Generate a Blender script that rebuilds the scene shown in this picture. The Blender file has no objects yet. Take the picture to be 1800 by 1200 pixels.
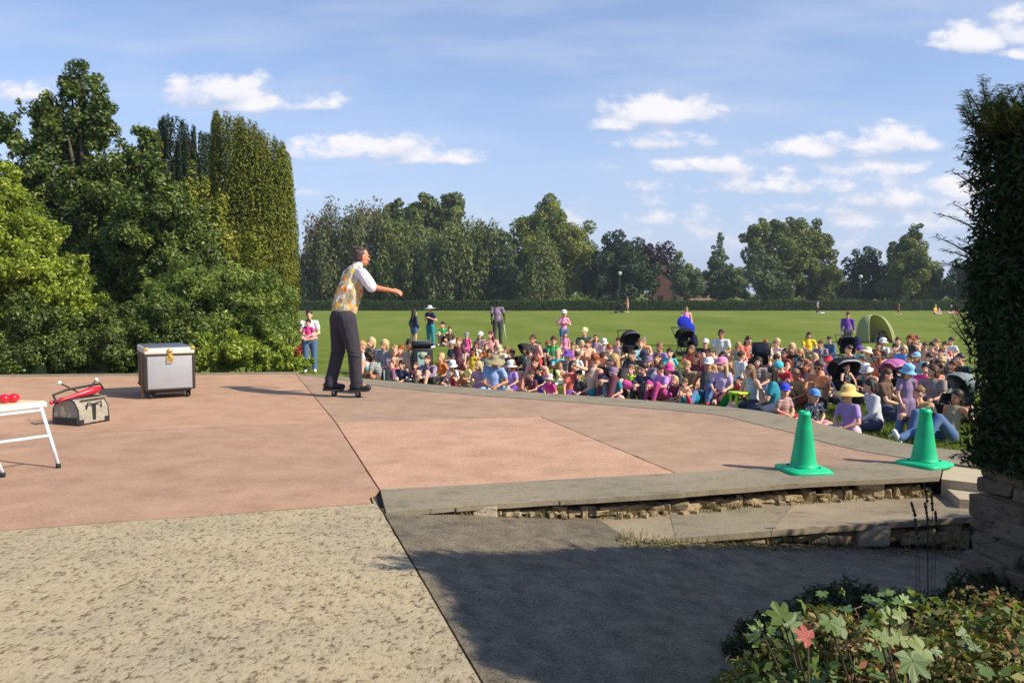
import bpy, bmesh, math, random
import numpy as np
from mathutils import Vector, Matrix, Euler
from mathutils.geometry import tessellate_polygon

# ------------------------------------------------------------------ camera, light, exposure
scene = bpy.context.scene
COL = scene.collection
CAMZ = 1.30
PITCH = math.atan(82 / 1400)
cam_d = bpy.data.cameras.new('camera'); cam = bpy.data.objects.new('camera', cam_d); COL.objects.link(cam)
cam.location = (0, 0, CAMZ); cam.rotation_euler = (math.pi / 2 - PITCH, 0, 0)
cam_d.sensor_width = 36; cam_d.lens = 28.0; cam_d.clip_start = 0.05; cam_d.clip_end = 3000
scene.camera = cam
scene.view_settings.view_transform = 'Standard'; scene.view_settings.look = 'None'
scene.view_settings.exposure = 0.50; scene.view_settings.gamma = 1
SUN_DIR = Vector((0.87, -0.40, 0)).normalized()
ELEV = math.radians(39.2)
to_sun = Vector((SUN_DIR.x * math.cos(ELEV), SUN_DIR.y * math.cos(ELEV), math.sin(ELEV)))
sl = bpy.data.lights.new('sun', 'SUN'); sl.energy = 4.3; sl.angle = math.radians(0.5); sl.color = (1.0, 0.92, 0.745)
so = bpy.data.objects.new('sun', sl); COL.objects.link(so); so.rotation_euler = to_sun.to_track_quat('Z', 'Y').to_euler()

def build_world():
    w = bpy.data.worlds.new("World"); scene.world = w; w.use_nodes = True
    nt = w.node_tree; N = nt.nodes; L = nt.links; N.clear()
    out = N.new('ShaderNodeOutputWorld'); bg = N.new('ShaderNodeBackground'); L.new(bg.outputs[0], out.inputs[0])
    sky = N.new('ShaderNodeTexSky'); sky.sky_type = 'NISHITA'; sky.sun_disc = False
    sky.sun_elevation = ELEV; sky.sun_rotation = math.atan2(to_sun.x, to_sun.y)
    sky.air_density = 1.0; sky.dust_density = 0.15; sky.ozone_density = 2.2
    bg.inputs[1].default_value = 0.115
    tc = N.new('ShaderNodeTexCoord')
    sep = N.new('ShaderNodeSeparateXYZ'); L.new(tc.outputs['Generated'], sep.inputs[0])
    def M(op, a, b=None, c=None, clamp=False):
        n = N.new('ShaderNodeMath'); n.operation = op; n.use_clamp = clamp
        for i, v in enumerate((a, b, c)):
            if v is None: continue
            if isinstance(v, (int, float)): n.inputs[i].default_value = v
            else: L.new(v, n.inputs[i])
        return n.outputs[0]
    yy = M('MAXIMUM', sep.outputs[1], 0.05)
    u = M('DIVIDE', sep.outputs[0], yy); v = M('DIVIDE', sep.outputs[2], yy)
    comb = N.new('ShaderNodeCombineXYZ'); L.new(u, comb.inputs[0]); L.new(v, comb.inputs[1])
    n1 = N.new('ShaderNodeTexNoise'); n1.inputs['Scale'].default_value = 20; n1.inputs['Detail'].default_value = 7; n1.inputs['Roughness'].default_value = .60
    st = N.new('ShaderNodeMapping'); st.inputs['Scale'].default_value = (1, 1.7, 1); L.new(comb.outputs[0], st.inputs[0]); L.new(st.outputs[0], n1.inputs['Vector'])
    nf = n1.outputs[0]
    # cloud banks of the day, as directions: (u, v, half width, half height, weight)
    def uv(px, py):
        x = (px - 900) / 1400; yv = -(py - 600) / 1400
        d = Vector((x, math.cos(PITCH) + yv * math.sin(PITCH), yv * math.cos(PITCH) - math.sin(PITCH)))
        return d.x / d.y, d.z / d.y
    CL = [(385, 166, 95, 34, 1), (470, 185, 105, 22, .9), (640, 268, 110, 30, .9), (755, 280, 100, 20, .75), (340, 178, 60, 20, .5),
          (1165, 200, 95, 36, 1.05), (1085, 220, 60, 16, .8), (1262, 192, 45, 12, .5), (1180, 250, 72, 24, .8), (1545, 255, 95, 30, 1.0), (1440, 268, 110, 20, .75),
          (1240, 295, 135, 18, .55), (1705, 75, 68, 28, 1.1), (1790, 55, 45, 45, .9), (1785, 98, 30, 14, .9), (20, 165, 60, 24, .5),
          (1400, 328, 210, 26, .62), (1600, 352, 120, 26, .8), (1380, 370, 150, 18, .5), (1590, 395, 120, 16, .6), (1690, 335, 80, 30, .95), (1500, 300, 150, 20, .5), (1200, 385, 220, 20, .40), (1400, 410, 330, 60, .34), (1680, 390, 160, 50, .5), (530, 340, 40, 10, .35), (90,205,70,26,.28)]
    def field(dv):
        acc = None
        for (px, py, rx, ry, wt) in CL:
            cu, cv = uv(px, py)
            a = M('MULTIPLY', M('SUBTRACT', u, cu), 1400 / rx)
            # flat bottoms: below the centre the ellipse is squeezed
            b0 = M('MULTIPLY', M('SUBTRACT', v, cv - dv), 1400 / ry)
            b = M('MAXIMUM', b0, M('MULTIPLY', b0, -1.9))
            r2 = M('ADD', M('MULTIPLY', a, a), M('MULTIPLY', b, b))
            m = M('MULTIPLY', M('SUBTRACT', 1.0, M('MULTIPLY', r2, .55)), wt)
            acc = m if acc is None else M('MAXIMUM', acc, m)
        return acc
    F = field(0.0)
    dens = M('ADD', M('MULTIPLY', F, .85), M('MULTIPLY', M('SUBTRACT', nf, .5), 3.0)); FS = field(.011)
    mr = N.new('ShaderNodeMapRange'); mr.interpolation_type = 'SMOOTHSTEP'; L.new(dens, mr.inputs[0]); mr.inputs[1].default_value = .02; mr.inputs[2].default_value = .78
    front = M('GREATER_THAN', sep.outputs[1], .06)
    alpha = M('MULTIPLY', M('MULTIPLY', mr.outputs[0], M('GREATER_THAN', F, -.35)), front)
    # thin high veil everywhere
    n2 = N.new('ShaderNodeTexNoise'); n2.inputs['Scale'].default_value = 3.2; n2.inputs['Detail'].default_value = 6; n2.inputs['Roughness'].default_value = .55
    mp = N.new('ShaderNodeMapping'); mp.inputs['Scale'].default_value = (.9, 4.6, 1); mp.inputs['Rotation'].default_value = (0, 0, -.22); L.new(comb.outputs[0], mp.inputs[0]); L.new(mp.outputs[0], n2.inputs['Vector'])
    mr2 = N.new('ShaderNodeMapRange'); L.new(n2.outputs[0], mr2.inputs[0]); mr2.inputs[1].default_value = .34; mr2.inputs[2].default_value = .78; mr2.inputs[3].default_value = .20; mr2.inputs[4].default_value = .55
    n3 = N.new('ShaderNodeTexNoise'); n3.inputs['Scale'].default_value = 26; n3.inputs['Detail'].default_value = 4
    mp3 = N.new('ShaderNodeMapping'); mp3.inputs['Location'].default_value = (0, -.013, 0); L.new(comb.outputs[0], mp3.inputs[0]); L.new(mp3.outputs[0], n3.inputs['Vector'])
    shade = N.new('ShaderNodeMapRange'); L.new(M('SUBTRACT', M('ADD', M('MULTIPLY', dens, .5), M('MULTIPLY', M('SUBTRACT', n3.outputs[0], .5), 1.6)), M('MULTIPLY', M('SUBTRACT', FS, F), 1.1)), shade.inputs[0]); shade.inputs[1].default_value = -.35; shade.inputs[2].default_value = .75
    ccol = N.new('ShaderNodeMixRGB'); L.new(shade.outputs[0], ccol.inputs[0]); ccol.inputs[1].default_value = (3.7, 4.1, 5.1, 1); ccol.inputs[2].default_value = (6.2, 6.05, 6.3, 1)
    hs = N.new('ShaderNodeMixRGB'); hs.blend_type = 'MULTIPLY'; hs.inputs[0].default_value = 1; L.new(sky.outputs[0], hs.inputs[1]); hs.inputs[2].default_value = (1.03, 1.0, 1.10, 1)
    m1 = N.new('ShaderNodeMixRGB'); L.new(M('MAXIMUM', M('MULTIPLY', mr2.outputs[0], front), M('MULTIPLY', M('SUBTRACT', 1.0, M('MULTIPLY', sep.outputs[2], 3.2), None, True), 1.0)), m1.inputs[0]); L.new(hs.outputs[0], m1.inputs[1]); m1.inputs[2].default_value = (3.0, 3.65, 5.1, 1)
    m2 = N.new('ShaderNodeMixRGB'); cir = N.new('ShaderNodeMixRGB'); L.new(M('MULTIPLY', M('MULTIPLY', M('SUBTRACT', mr2.outputs[0], .28, None, True), 1.3), front), cir.inputs[0]); L.new(m1.outputs[0], cir.inputs[1]); cir.inputs[2].default_value = (5.0, 5.3, 6.0, 1); L.new(M('MULTIPLY', alpha, .93), m2.inputs[0]); L.new(cir.outputs[0], m2.inputs[1]); L.new(ccol.outputs[0], m2.inputs[2])
    L.new(m2.outputs[0], bg.inputs[0])
    w.cycles.sampling_method = 'MANUAL'; w.cycles.sample_map_resolution = 512
build_world()

# ------------------------------------------------------------------ helpers
def G(px, py, z=0.0):
    """ground point on the plane z seen at a place of the 1800x1200 survey picture"""
    x = (px - 900) / 1400; v = -(py - 600) / 1400
    d = Vector((x, math.cos(PITCH) + v * math.sin(PITCH), v * math.cos(PITCH) - math.sin(PITCH)))
    t = (z - CAMZ) / d.z
    return Vector((d.x * t, d.y * t, z))
def ZAT(py, dist):
    v = -(py - 600) / 1400
    dy = math.cos(PITCH) + v * math.sin(PITCH); dz = v * math.cos(PITCH) - math.sin(PITCH)
    return CAMZ + dist * dz / dy
def XAT(px, dist): return (px - 900) / 1400 * dist

def tag(o, label=None, cat=None, group=None, kind=None):
    if label: o['label'] = label
    if cat: o['category'] = cat
    if group: o['group'] = group
    if kind: o['kind'] = kind
    return o
def link(name, me, parent=None, loc=None):
    o = bpy.data.objects.new(name, me); COL.objects.link(o)
    if parent is not None: o.parent = parent
    if loc is not None: o.location = loc
    return o
def empty(name, loc=(0, 0, 0), rz=0.0):
    o = bpy.data.objects.new(name, None); COL.objects.link(o); o.location = loc; o.rotation_euler = (0, 0, rz)
    o.empty_display_size = .1
    return o
def np_mesh(name, verts, faces, mats=(), smooth=False, attr=None):
    """verts (N,3), faces (M,k) arrays, one k"""
    me = bpy.data.meshes.new(name)
    verts = np.asarray(verts, dtype=np.float32); faces = np.asarray(faces, dtype=np.int32)
    m, k = faces.shape
    me.vertices.add(len(verts)); me.vertices.foreach_set('co', verts.ravel())
    me.loops.add(m * k); me.loops.foreach_set('vertex_index', faces.ravel())
    me.polygons.add(m); me.polygons.foreach_set('loop_start', np.arange(0, m * k, k, dtype=np.int32))
    if smooth: me.polygons.foreach_set('use_smooth', np.ones(m, dtype=bool))
    me.update(calc_edges=True)
    if attr is not None:
        a = me.attributes.new('var', 'FLOAT', 'POINT'); a.data.foreach_set('value', np.asarray(attr, dtype=np.float32))
    for mt in mats: me.materials.append(mt)
    return me
class MB:
    """collects simple shapes into one mesh"""
    def __init__(s): s.v = []; s.f = []; s.mi = []; s.sm = []
    def add(s, vs, fs, mi=0, smooth=False):
        o = len(s.v); s.v += [tuple(v) for v in vs]; s.f += [tuple(i + o for i in f) for f in fs]; s.mi += [mi] * len(fs); s.sm += [smooth] * len(fs); return s
    def box(s, c, size, rot=None, mi=0, bev=0.0, taper=1.0):
        hx, hy, hz = [q / 2 for q in size]; R = rot.to_matrix() if isinstance(rot, Euler) else (rot or Matrix.Identity(3)); c = Vector(c)
        b = min(bev, hx * .9, hy * .9, hz * .9)
        if b <= 0:
            P = [(sx * hx * (taper if sz > 0 else 1), sy * hy * (taper if sz > 0 else 1), sz * hz) for sz in (-1, 1) for sy in (-1, 1) for sx in (-1, 1)]
            return s.add([R @ Vector(p) + c for p in P], [(0, 2, 3, 1), (4, 5, 7, 6), (0, 1, 5, 4), (2, 6, 7, 3), (0, 4, 6, 2), (1, 3, 7, 5)], mi)
        bm = bmesh.new(); bmesh.ops.create_cube(bm, size=1)
        for v in bm.verts: v.co = Vector((v.co.x * size[0], v.co.y * size[1], v.co.z * size[2]))
        bmesh.ops.bevel(bm, geom=bm.edges[:], offset=b, segments=2, affect='EDGES', profile=.6)
        bm.verts.index_update()
        s.add([R @ v.co + c for v in bm.verts], [[v.index for v in f.verts] for f in bm.faces], mi, True); bm.free(); return s
    def tube(s, pts, rad, n=8, mi=0, cap=True):
        pts = [Vector(p) for p in pts]; rs = rad if isinstance(rad, (list, tuple)) else [rad] * len(pts)
        V = []; F = []; ref = None
        for i, p in enumerate(pts):
            t = (pts[min(i + 1, len(pts) - 1)] - pts[max(i - 1, 0)]).normalized()
            if ref is None: ref = t.orthogonal().normalized()
            a = (ref - t * ref.dot(t)); a = a.normalized() if a.length > 1e-6 else t.orthogonal().normalized(); ref = a; b = t.cross(a)
            for k in range(n):
                an = 2 * math.pi * k / n; V.append(p + (a * math.cos(an) + b * math.sin(an)) * rs[i])
        for i in range(len(pts) - 1):
            for k in range(n): F.append((i * n + k, i * n + (k + 1) % n, (i + 1) * n + (k + 1) % n, (i + 1) * n + k))
        if cap: F.append(tuple(range(n - 1, -1, -1))); F.append(tuple((len(pts) - 1) * n + k for k in range(n)))
        return s.add(V, F, mi, True)
    def lathe(s, prof, c=(0, 0, 0), n=20, mi=0, rot=None, sx=1, sy=1, a0=0):
        V = []; F = []; R = rot.to_matrix() if rot else Matrix.Identity(3); c = Vector(c)
        for r, z in prof:
            for k in range(n):
                a = a0 + 2 * math.pi * k / n; V.append(R @ Vector((r * math.cos(a) * sx, r * math.sin(a) * sy, z)) + c)
        for i in range(len(prof) - 1):
            for k in range(n): F.append((i * n + k, i * n + (k + 1) % n, (i + 1) * n + (k + 1) % n, (i + 1) * n + k))
        F.append(tuple(range(n - 1, -1, -1))); F.append(tuple((len(prof) - 1) * n + k for k in range(n)))
        return s.add(V, F, mi, True)
    def sphere(s, c, r, n=12, mi=0, rot=None):
        r = (r, r, r) if isinstance(r, (int, float)) else r
        vs, fs = ellipsoid(c, r, rot, n, n // 2); return s.add(vs, fs, mi, True)
    def prism(s, poly, z0, z1, mi=0):
        n = len(poly); V = [(p[0], p[1], z0) for p in poly] + [(p[0], p[1], z1) for p in poly]
        A = sum(poly[i][0] * poly[(i + 1) % n][1] - poly[(i + 1) % n][0] * poly[i][1] for i in range(n))
        tri = tessellate_polygon([[Vector((p[0], p[1], 0)) for p in poly]]); F = []
        for t in tri:
            a, b, c = t
            ar = (poly[b][0] - poly[a][0]) * (poly[c][1] - poly[a][1]) - (poly[c][0] - poly[a][0]) * (poly[b][1] - poly[a][1])
            if abs(ar) < 1e-9: continue
            if ar < 0: a, b, c = c, b, a
            F += [(a + n, b + n, c + n), (c, b, a)]
        for i in range(n):
            j = (i + 1) % n; F.append((i, j, j + n, i + n) if A > 0 else (j, i, i + n, j + n))
        return s.add(V, F, mi)
    def build(s, name, mats, parent=None, loc=None):
        me = bpy.data.meshes.new(name); me.from_pydata(s.v, [], s.f)
        me.polygons.foreach_set('material_index', s.mi); me.polygons.foreach_set('use_smooth', s.sm)
        for m in (mats if isinstance(mats, (list, tuple)) else [mats]): me.materials.append(m)
        me.update(); return link(name, me, parent, loc)
def ellipsoid(c, r, rot=None, n=12, m=8):
    c = Vector(c); V = []; F = []; R = rot.to_matrix() if isinstance(rot, Euler) else (rot or Matrix.Identity(3))
    V.append(R @ Vector((0, 0, r[2])) + c)
    for i in range(1, m):
        t = math.pi * i / m
        for k in range(n):
            a = 2 * math.pi * k / n; V.append(R @ Vector((r[0] * math.sin(t) * math.cos(a), r[1] * math.sin(t) * math.sin(a), r[2] * math.cos(t))) + c)
    V.append(R @ Vector((0, 0, -r[2])) + c)
    for k in range(n):
        F.append((0, 1 + k, 1 + (k + 1) % n)); F.append((len(V) - 1, 1 + (m - 2) * n + (k + 1) % n, 1 + (m - 2) * n + k))
    for i in range(m - 2):
        for k in range(n): a = 1 + i * n; F.append((a + k, a + n + k, a + n + (k + 1) % n, a + (k + 1) % n))
    return V, F
def capsule(p0, r0, p1, r1, flat=None, n=12):
    """tapered limb; flat=(axis, factor) squeezes its section along axis"""
    p0 = Vector(p0); p1 = Vector(p1); t = p1 - p0; Ln = t.length; t = t / Ln if Ln > 1e-6 else Vector((0, 0, 1))
    a = t.orthogonal().normalized(); b = t.cross(a); rows = []
    for i in range(1, 5): an = math.pi / 2 * i / 4; rows.append((p0 - t * r0 * math.cos(an), r0 * math.sin(an)))
    for i in range(0, 4): an = math.pi / 2 * i / 4; rows.append((p1 + t * r1 * math.sin(an), r1 * math.cos(an)))
    V = [p0 - t * r0]; F = []
    for c, r in rows:
        for k in range(n): an = 2 * math.pi * k / n; V.append(c + (a * math.cos(an) + b * math.sin(an)) * r)
    V.append(p1 + t * r1)
    for k in range(n):
        F.append((0, 1 + (k + 1) % n, 1 + k)); q = 1 + (len(rows) - 1) * n; F.append((len(V) - 1, q + k, q + (k + 1) % n))
    for i in range(len(rows) - 1):
        for k in range(n): q = 1 + i * n; F.append((q + k, q + (k + 1) % n, q + n + (k + 1) % n, q + n + k))
    if flat:
        ax = Vector(flat[0]).normalized(); ax = (ax - t * ax.dot(t))
        if ax.length > 1e-4:
            ax.normalize()
            V = [v + ax * (flat[1] - 1) * (v - p0).dot(ax) for v in V]
    return V, F
def hexc(h):
    h = h.lstrip('#'); c = [int(h[i:i + 2], 16) / 255 for i in (0, 2, 4)]
    return tuple(x / 12.92 if x < .04045 else ((x + .055) / 1.055) ** 2.4 for x in c)

# ------------------------------------------------------------------ materials
def newmat(name):
    m = bpy.data.materials.new(name); m.use_nodes = True; nt = m.node_tree
    return m, nt, nt.nodes['Principled BSDF'], nt.nodes, nt.links
def ramp(N, stops):
    r = N.new('ShaderNodeValToRGB'); e = r.color_ramp.elements
    while len(e) > 1: e.remove(e[-1])
    e[0].position = stops[0][0]; e[0].color = (*stops[0][1], 1)
    for p, c in stops[1:]: q = e.new(p); q.color = (*c, 1)
    return r
def noise(N, L, vec, scale, detail=4, rough=.55, mapscale=None):
    n = N.new('ShaderNodeTexNoise'); n.inputs['Scale'].default_value = scale; n.inputs['Detail'].default_value = detail; n.inputs['Roughness'].default_value = rough
    if mapscale:
        mp = N.new('ShaderNodeMapping'); mp.inputs['Scale'].default_value = mapscale; L.new(vec, mp.inputs[0]); vec = mp.outputs[0]
    L.new(vec, n.inputs['Vector']); return n
def plain(name, col, rough=.6, metal=0.0, var=.12, scale=20, bump=0.0, spec=.5):
    m, nt, b, N, L = newmat(name); tc = N.new('ShaderNodeTexCoord')
    n = noise(N, L, tc.outputs['Object'], scale)
    r = ramp(N, [(.3, tuple(c * (1 - var) for c in col)), (.7, tuple(min(1, c * (1 + var)) for c in col))]); L.new(n.outputs[0], r.inputs[0]); L.new(r.outputs[0], b.inputs['Base Color'])
    b.inputs['Roughness'].default_value = rough; b.inputs['Metallic'].default_value = metal; b.inputs['Specular IOR Level'].default_value = spec
    if bump: bp = N.new('ShaderNodeBump'); bp.inputs['Strength'].default_value = bump; bp.inputs['Distance'].default_value = .01; L.new(n.outputs[0], bp.inputs['Height']); L.new(bp.outputs[0], b.inputs['Normal'])
    return m
def speckled(name, base, dark, light, fine=90, mid=7, thr=(.40, .55), bump=.5, dist=.006, big=.35, stain=None, stretch=None, scuff=0.0, frough=.6):
    """concrete or stone: large stains, medium mottling, fine grit"""
    m, nt, b, N, L = newmat(name); tc = N.new('ShaderNodeTexCoord'); vec = tc.outputs['Object']
    n1 = noise(N, L, vec, mid, 6, .65, stretch); n2 = noise(N, L, vec, fine, 6, frough, stretch); n3 = noise(N, L, vec, big, 5, .6)
    r1 = ramp(N, [(thr[0], dark), (thr[1], base), (.78, light)])
    mx = N.new('ShaderNodeMath'); mx.operation = 'MULTIPLY_ADD'; L.new(n2.outputs[0], mx.inputs[0]); mx.inputs[1].default_value = .6
    m0 = N.new('ShaderNodeMath'); m0.operation = 'MULTIPLY'; L.new(n1.outputs[0], m0.inputs[0]); m0.inputs[1].default_value = .4; L.new(m0.outputs[0], mx.inputs[2]); L.new(mx.outputs[0], r1.inputs[0])
    st = stain or tuple(c * .72 for c in base)
    mix = N.new('ShaderNodeMixRGB'); rr = ramp(N, [(.35, (0, 0, 0)), (.72, (.75, .75, .75))]); L.new(n3.outputs[0], rr.inputs[0]); L.new(rr.outputs[0], mix.inputs[0])
    L.new(r1.outputs[0], mix.inputs[1])
    ms = N.new('ShaderNodeMixRGB'); ms.blend_type = 'MULTIPLY'; ms.inputs[0].default_value = 1; L.new(r1.outputs[0], ms.inputs[1]); ms.inputs[2].default_value = tuple(min(1, s / max(.01, c)) for s, c in zip(st, base)) + (1,)
    L.new(ms.outputs[0], mix.inputs[2]); fin = mix.outputs[0]
    if scuff:
        na = noise(N, L, vec, 3.5, 8, .75, (.8, 1.2, 1)); ra = ramp(N, [(.36, (1 - scuff,) * 3), (.50, (1, 1, 1)), (.66, (1 + 0 * scuff,) * 3)]); L.new(na.outputs[0], ra.inputs[0])
        mu = N.new('ShaderNodeMixRGB'); mu.blend_type = 'MULTIPLY'; mu.inputs[0].default_value = 1; L.new(fin, mu.inputs[1]); L.new(ra.outputs[0], mu.inputs[2])
        nb = noise(N, L, vec, 60, 4, .8); rb_ = ramp(N, [(.68, (0, 0, 0)), (.74, (.6, .6, .6))]); L.new(nb.outputs[0], rb_.inputs[0]); m3 = N.new('ShaderNodeMixRGB'); L.new(rb_.outputs[0], m3.inputs[0]); L.new(mu.outputs[0], m3.inputs[1]); m3.inputs[2].default_value = tuple(min(1, c * 1.5 + .05) for c in base) + (1,); fin = m3.outputs[0]
    L.new(fin, b.inputs['Base Color'])
    b.inputs['Roughness'].default_value = .9; b.inputs['Specular IOR Level'].default_value = .25
    bp = N.new('ShaderNodeBump'); bp.inputs['Strength'].default_value = bump; bp.inputs['Distance'].default_value = dist; L.new(mx.outputs[0], bp.inputs['Height']); L.new(bp.outputs[0], b.inputs['Normal'])
    return m
def leafmat(name, cols, rough=.5, trans=.35, spec=.35, patch=None):
    """cols: (value, colour) stops over the per-leaf variation"""
    m, nt, b, N, L = newmat(name)
    at = N.new('ShaderNodeAttribute'); at.attribute_name = 'var'
    r = ramp(N, cols); L.new(at.outputs['Fac'], r.inputs[0]); col = r.outputs[0]
    if patch:
        tc = N.new('ShaderNodeTexCoord'); n = noise(N, L, tc.outputs['Object'], patch[0], 3); rr = ramp(N, [(patch[1], (0, 0, 0)), (patch[1] + .08, (1, 1, 1))]); L.new(n.outputs[0], rr.inputs[0])
        mx = N.new('ShaderNodeMixRGB'); L.new(rr.outputs[0], mx.inputs[0]); L.new(col, mx.inputs[1]); mx.inputs[2].default_value = (*patch[2], 1); col = mx.outputs[0]
    L.new(col, b.inputs['Base Color']); b.inputs['Roughness'].default_value = rough; b.inputs['Specular IOR Level'].default_value = spec
    t = N.new('ShaderNodeBsdfTranslucent'); g = N.new('ShaderNodeMixRGB'); g.blend_type = 'MULTIPLY'; g.inputs[0].default_value = 1; L.new(col, g.inputs[1]); g.inputs[2].default_value = (1.25, 1.2, .55, 1); L.new(g.outputs[0], t.inputs[0])
    ms = N.new('ShaderNodeMixShader'); ms.inputs[0].default_value = trans; L.new(b.outputs[0], ms.inputs[1]); L.new(t.outputs[0], ms.inputs[2]); L.new(ms.outputs[0], N['Material Output'].inputs[0])
    return m
def objcol(name, rough=.85, sss=0, var=.18, scale=35, spec=.25, sheen=0.0):
    """takes its colour from the object, so copies share the mesh"""
    m, nt, b, N, L = newmat(name); oi = N.new('ShaderNodeObjectInfo'); tc = N.new('ShaderNodeTexCoord'); n = noise(N, L, tc.outputs['Object'], scale, 4)
    mr = N.new('ShaderNodeMapRange'); L.new(n.outputs[0], mr.inputs[0]); mr.inputs[1].default_value = .3; mr.inputs[2].default_value = .7; mr.inputs[3].default_value = 1 - var; mr.inputs[4].default_value = 1 + var * .4
    mx = N.new('ShaderNodeVectorMath'); mx.operation = 'SCALE'; L.new(oi.outputs['Color'], mx.inputs[0]); L.new(mr.outputs[0], mx.inputs['Scale']); L.new(mx.outputs[0], b.inputs['Base Color'])
    b.inputs['Roughness'].default_value = rough; b.inputs['Specular IOR Level'].default_value = spec
    bp = N.new('ShaderNodeBump'); bp.inputs['Strength'].default_value = .5; bp.inputs['Distance'].default_value = .01; n2 = noise(N, L, tc.outputs['Object'], 14, 3); L.new(n2.outputs[0], bp.inputs['Height']); L.new(bp.outputs[0], b.inputs['Normal'])
    if sheen: b.inputs['Sheen Weight'].default_value = sheen
    return m
def pattern_fabric():
    m = objcol('fabric'); nt = m.node_tree; N = nt.nodes; L = nt.links; b = N['Principled BSDF']; src = b.inputs['Base Color'].links[0].from_socket
    oi = N.new('ShaderNodeObjectInfo'); tc = N.new('ShaderNodeTexCoord')
    w = N.new('ShaderNodeTexWave'); w.bands_direction = 'Z'; w.inputs['Scale'].default_value = 9; w.inputs['Distortion'].default_value = .6; L.new(tc.outputs['Object'], w.inputs['Vector'])
    v = N.new('ShaderNodeTexVoronoi'); v.inputs['Scale'].default_value = 16; L.new(tc.outputs['Object'], v.inputs['Vector'])
    def mk(sock, a, b_, thr):
        g = N.new('ShaderNodeMath'); g.operation = 'COMPARE'; L.new(oi.outputs['Random'], g.inputs[0]); g.inputs[1].default_value = a; g.inputs[2].default_value = b_
        t = N.new('ShaderNodeMath'); t.operation = 'GREATER_THAN' if thr > 0 else 'LESS_THAN'; L.new(sock, t.inputs[0]); t.inputs[1].default_value = abs(thr)
        q = N.new('ShaderNodeMath'); q.operation = 'MULTIPLY'; L.new(g.outputs[0], q.inputs[0]); L.new(t.outputs[0], q.inputs[1]); return q.outputs[0]
    col = src
    for fac, c in ((mk(w.outputs['Fac'], .15, .08, .6), (.75, .72, .70, 1)), (mk(v.outputs['Distance'], .42, .10, -.28), (.72, .66, .58, 1)), (mk(v.outputs['Distance'], .75, .07, -.22), (.10, .08, .10, 1))):
        x = N.new('ShaderNodeMixRGB'); q = N.new('ShaderNodeMath'); q.operation = 'MULTIPLY'; L.new(fac, q.inputs[0]); q.inputs[1].default_value = .7; L.new(q.outputs[0], x.inputs[0]); L.new(col, x.inputs[1]); x.inputs[2].default_value = c; col = x.outputs[0]
    L.new(col, b.inputs['Base Color']); return m
M_SKIN = objcol('skin', .55, var=.08, scale=60, spec=.35); M_FAB = pattern_fabric(); M_CLOTH = objcol('plain_fabric'); M_HAIR = objcol('hair', .55, var=.45, scale=50, spec=.4)
M_EYE = plain('eye', (.03, .02, .02), .3); M_LIP = plain('lips', (.35, .10, .09), .5)
M_BLACK = plain('black_plastic', (.012, .012, .014), .45); M_STEEL = plain('steel', (.55, .56, .58), .35, .8); M_RUB = plain('rubber', (.02, .02, .022), .8)
# ------------------------------------------------------------------ the setting: lawn, stage, steps
LAWN = -0.70
def lawn_mat():
    m, nt, b, N, L = newmat('lawn_turf'); tc = N.new('ShaderNodeTexCoord'); vec = tc.outputs['Object']
    n1 = noise(N, L, vec, .16, 5, .6, (1, .35, 1)); n2 = noise(N, L, vec, 9, 4, .7); n3 = noise(N, L, vec, 60, 2, .7, (1, .5, 1)); n4 = noise(N, L, vec, .9, 4, .6, (.5, 1.6, 1))
    a = N.new('ShaderNodeMath'); a.operation = 'MULTIPLY_ADD'; L.new(n1.outputs[0], a.inputs[0]); a.inputs[1].default_value = .5
    q = N.new('ShaderNodeMath'); q.operation = 'MULTIPLY_ADD'; L.new(n2.outputs[0], q.inputs[0]); q.inputs[1].default_value = .22
    q2 = N.new('ShaderNodeMath'); q2.operation = 'MULTIPLY'; L.new(n4.outputs[0], q2.inputs[0]); q2.inputs[1].default_value = .28; L.new(q2.outputs[0], q.inputs[2]); L.new(q.outputs[0], a.inputs[2])
    r = ramp(N, [(.36, (.110, .160, .024)), (.5, (.178, .225, .040)), (.62, (.240, .265, .062)), (.72, (.29, .275, .10))]); L.new(a.outputs[0], r.inputs[0])
    w = N.new('ShaderNodeTexWave'); w.inputs['Scale'].default_value = .12; w.bands_direction = 'Y'; w.inputs['Distortion'].default_value = 1.2; L.new(vec, w.inputs['Vector'])
    mx = N.new('ShaderNodeMixRGB'); mx.blend_type = 'MULTIPLY'; mx.inputs[0].default_value = .16; L.new(r.outputs[0], mx.inputs[1]); L.new(w.outputs[0], mx.inputs[2])
    L.new(mx.outputs[0], b.inputs['Base Color']); b.inputs['Roughness'].default_value = 1; b.inputs['Specular IOR Level'].default_value = .05
    bp = N.new('ShaderNodeBump'); bp.inputs['Strength'].default_value = .8; bp.inputs['Distance'].default_value = .03; L.new(n3.outputs[0], bp.inputs['Height']); L.new(bp.outputs[0], b.inputs['Normal'])
    return m
M_LAWN = lawn_mat()
nx, ny = 60, 90
xs = np.linspace(-260, 260, nx); ys = np.concatenate([np.linspace(-30, 120, 70), np.linspace(130, 900, 20)])
X, Y = np.meshgrid(xs, ys); Z = np.full_like(X, LAWN)
far = np.clip((Y - 140) / 600, 0, 1); Z += far * 4.0 * (0.6 + .4 * np.sin(X * .013))
idx = np.arange(len(ys) * nx).reshape(len(ys), nx)
F = np.stack([idx[:-1, :-1], idx[:-1, 1:], idx[1:, 1:], idx[1:, :-1]], -1).reshape(-1, 4)
lawn = link('lawn', np_mesh('lawn', np.stack([X.ravel(), Y.ravel(), Z.ravel()], 1), F, [M_LAWN], True)); tag(lawn, kind='structure')

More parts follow.
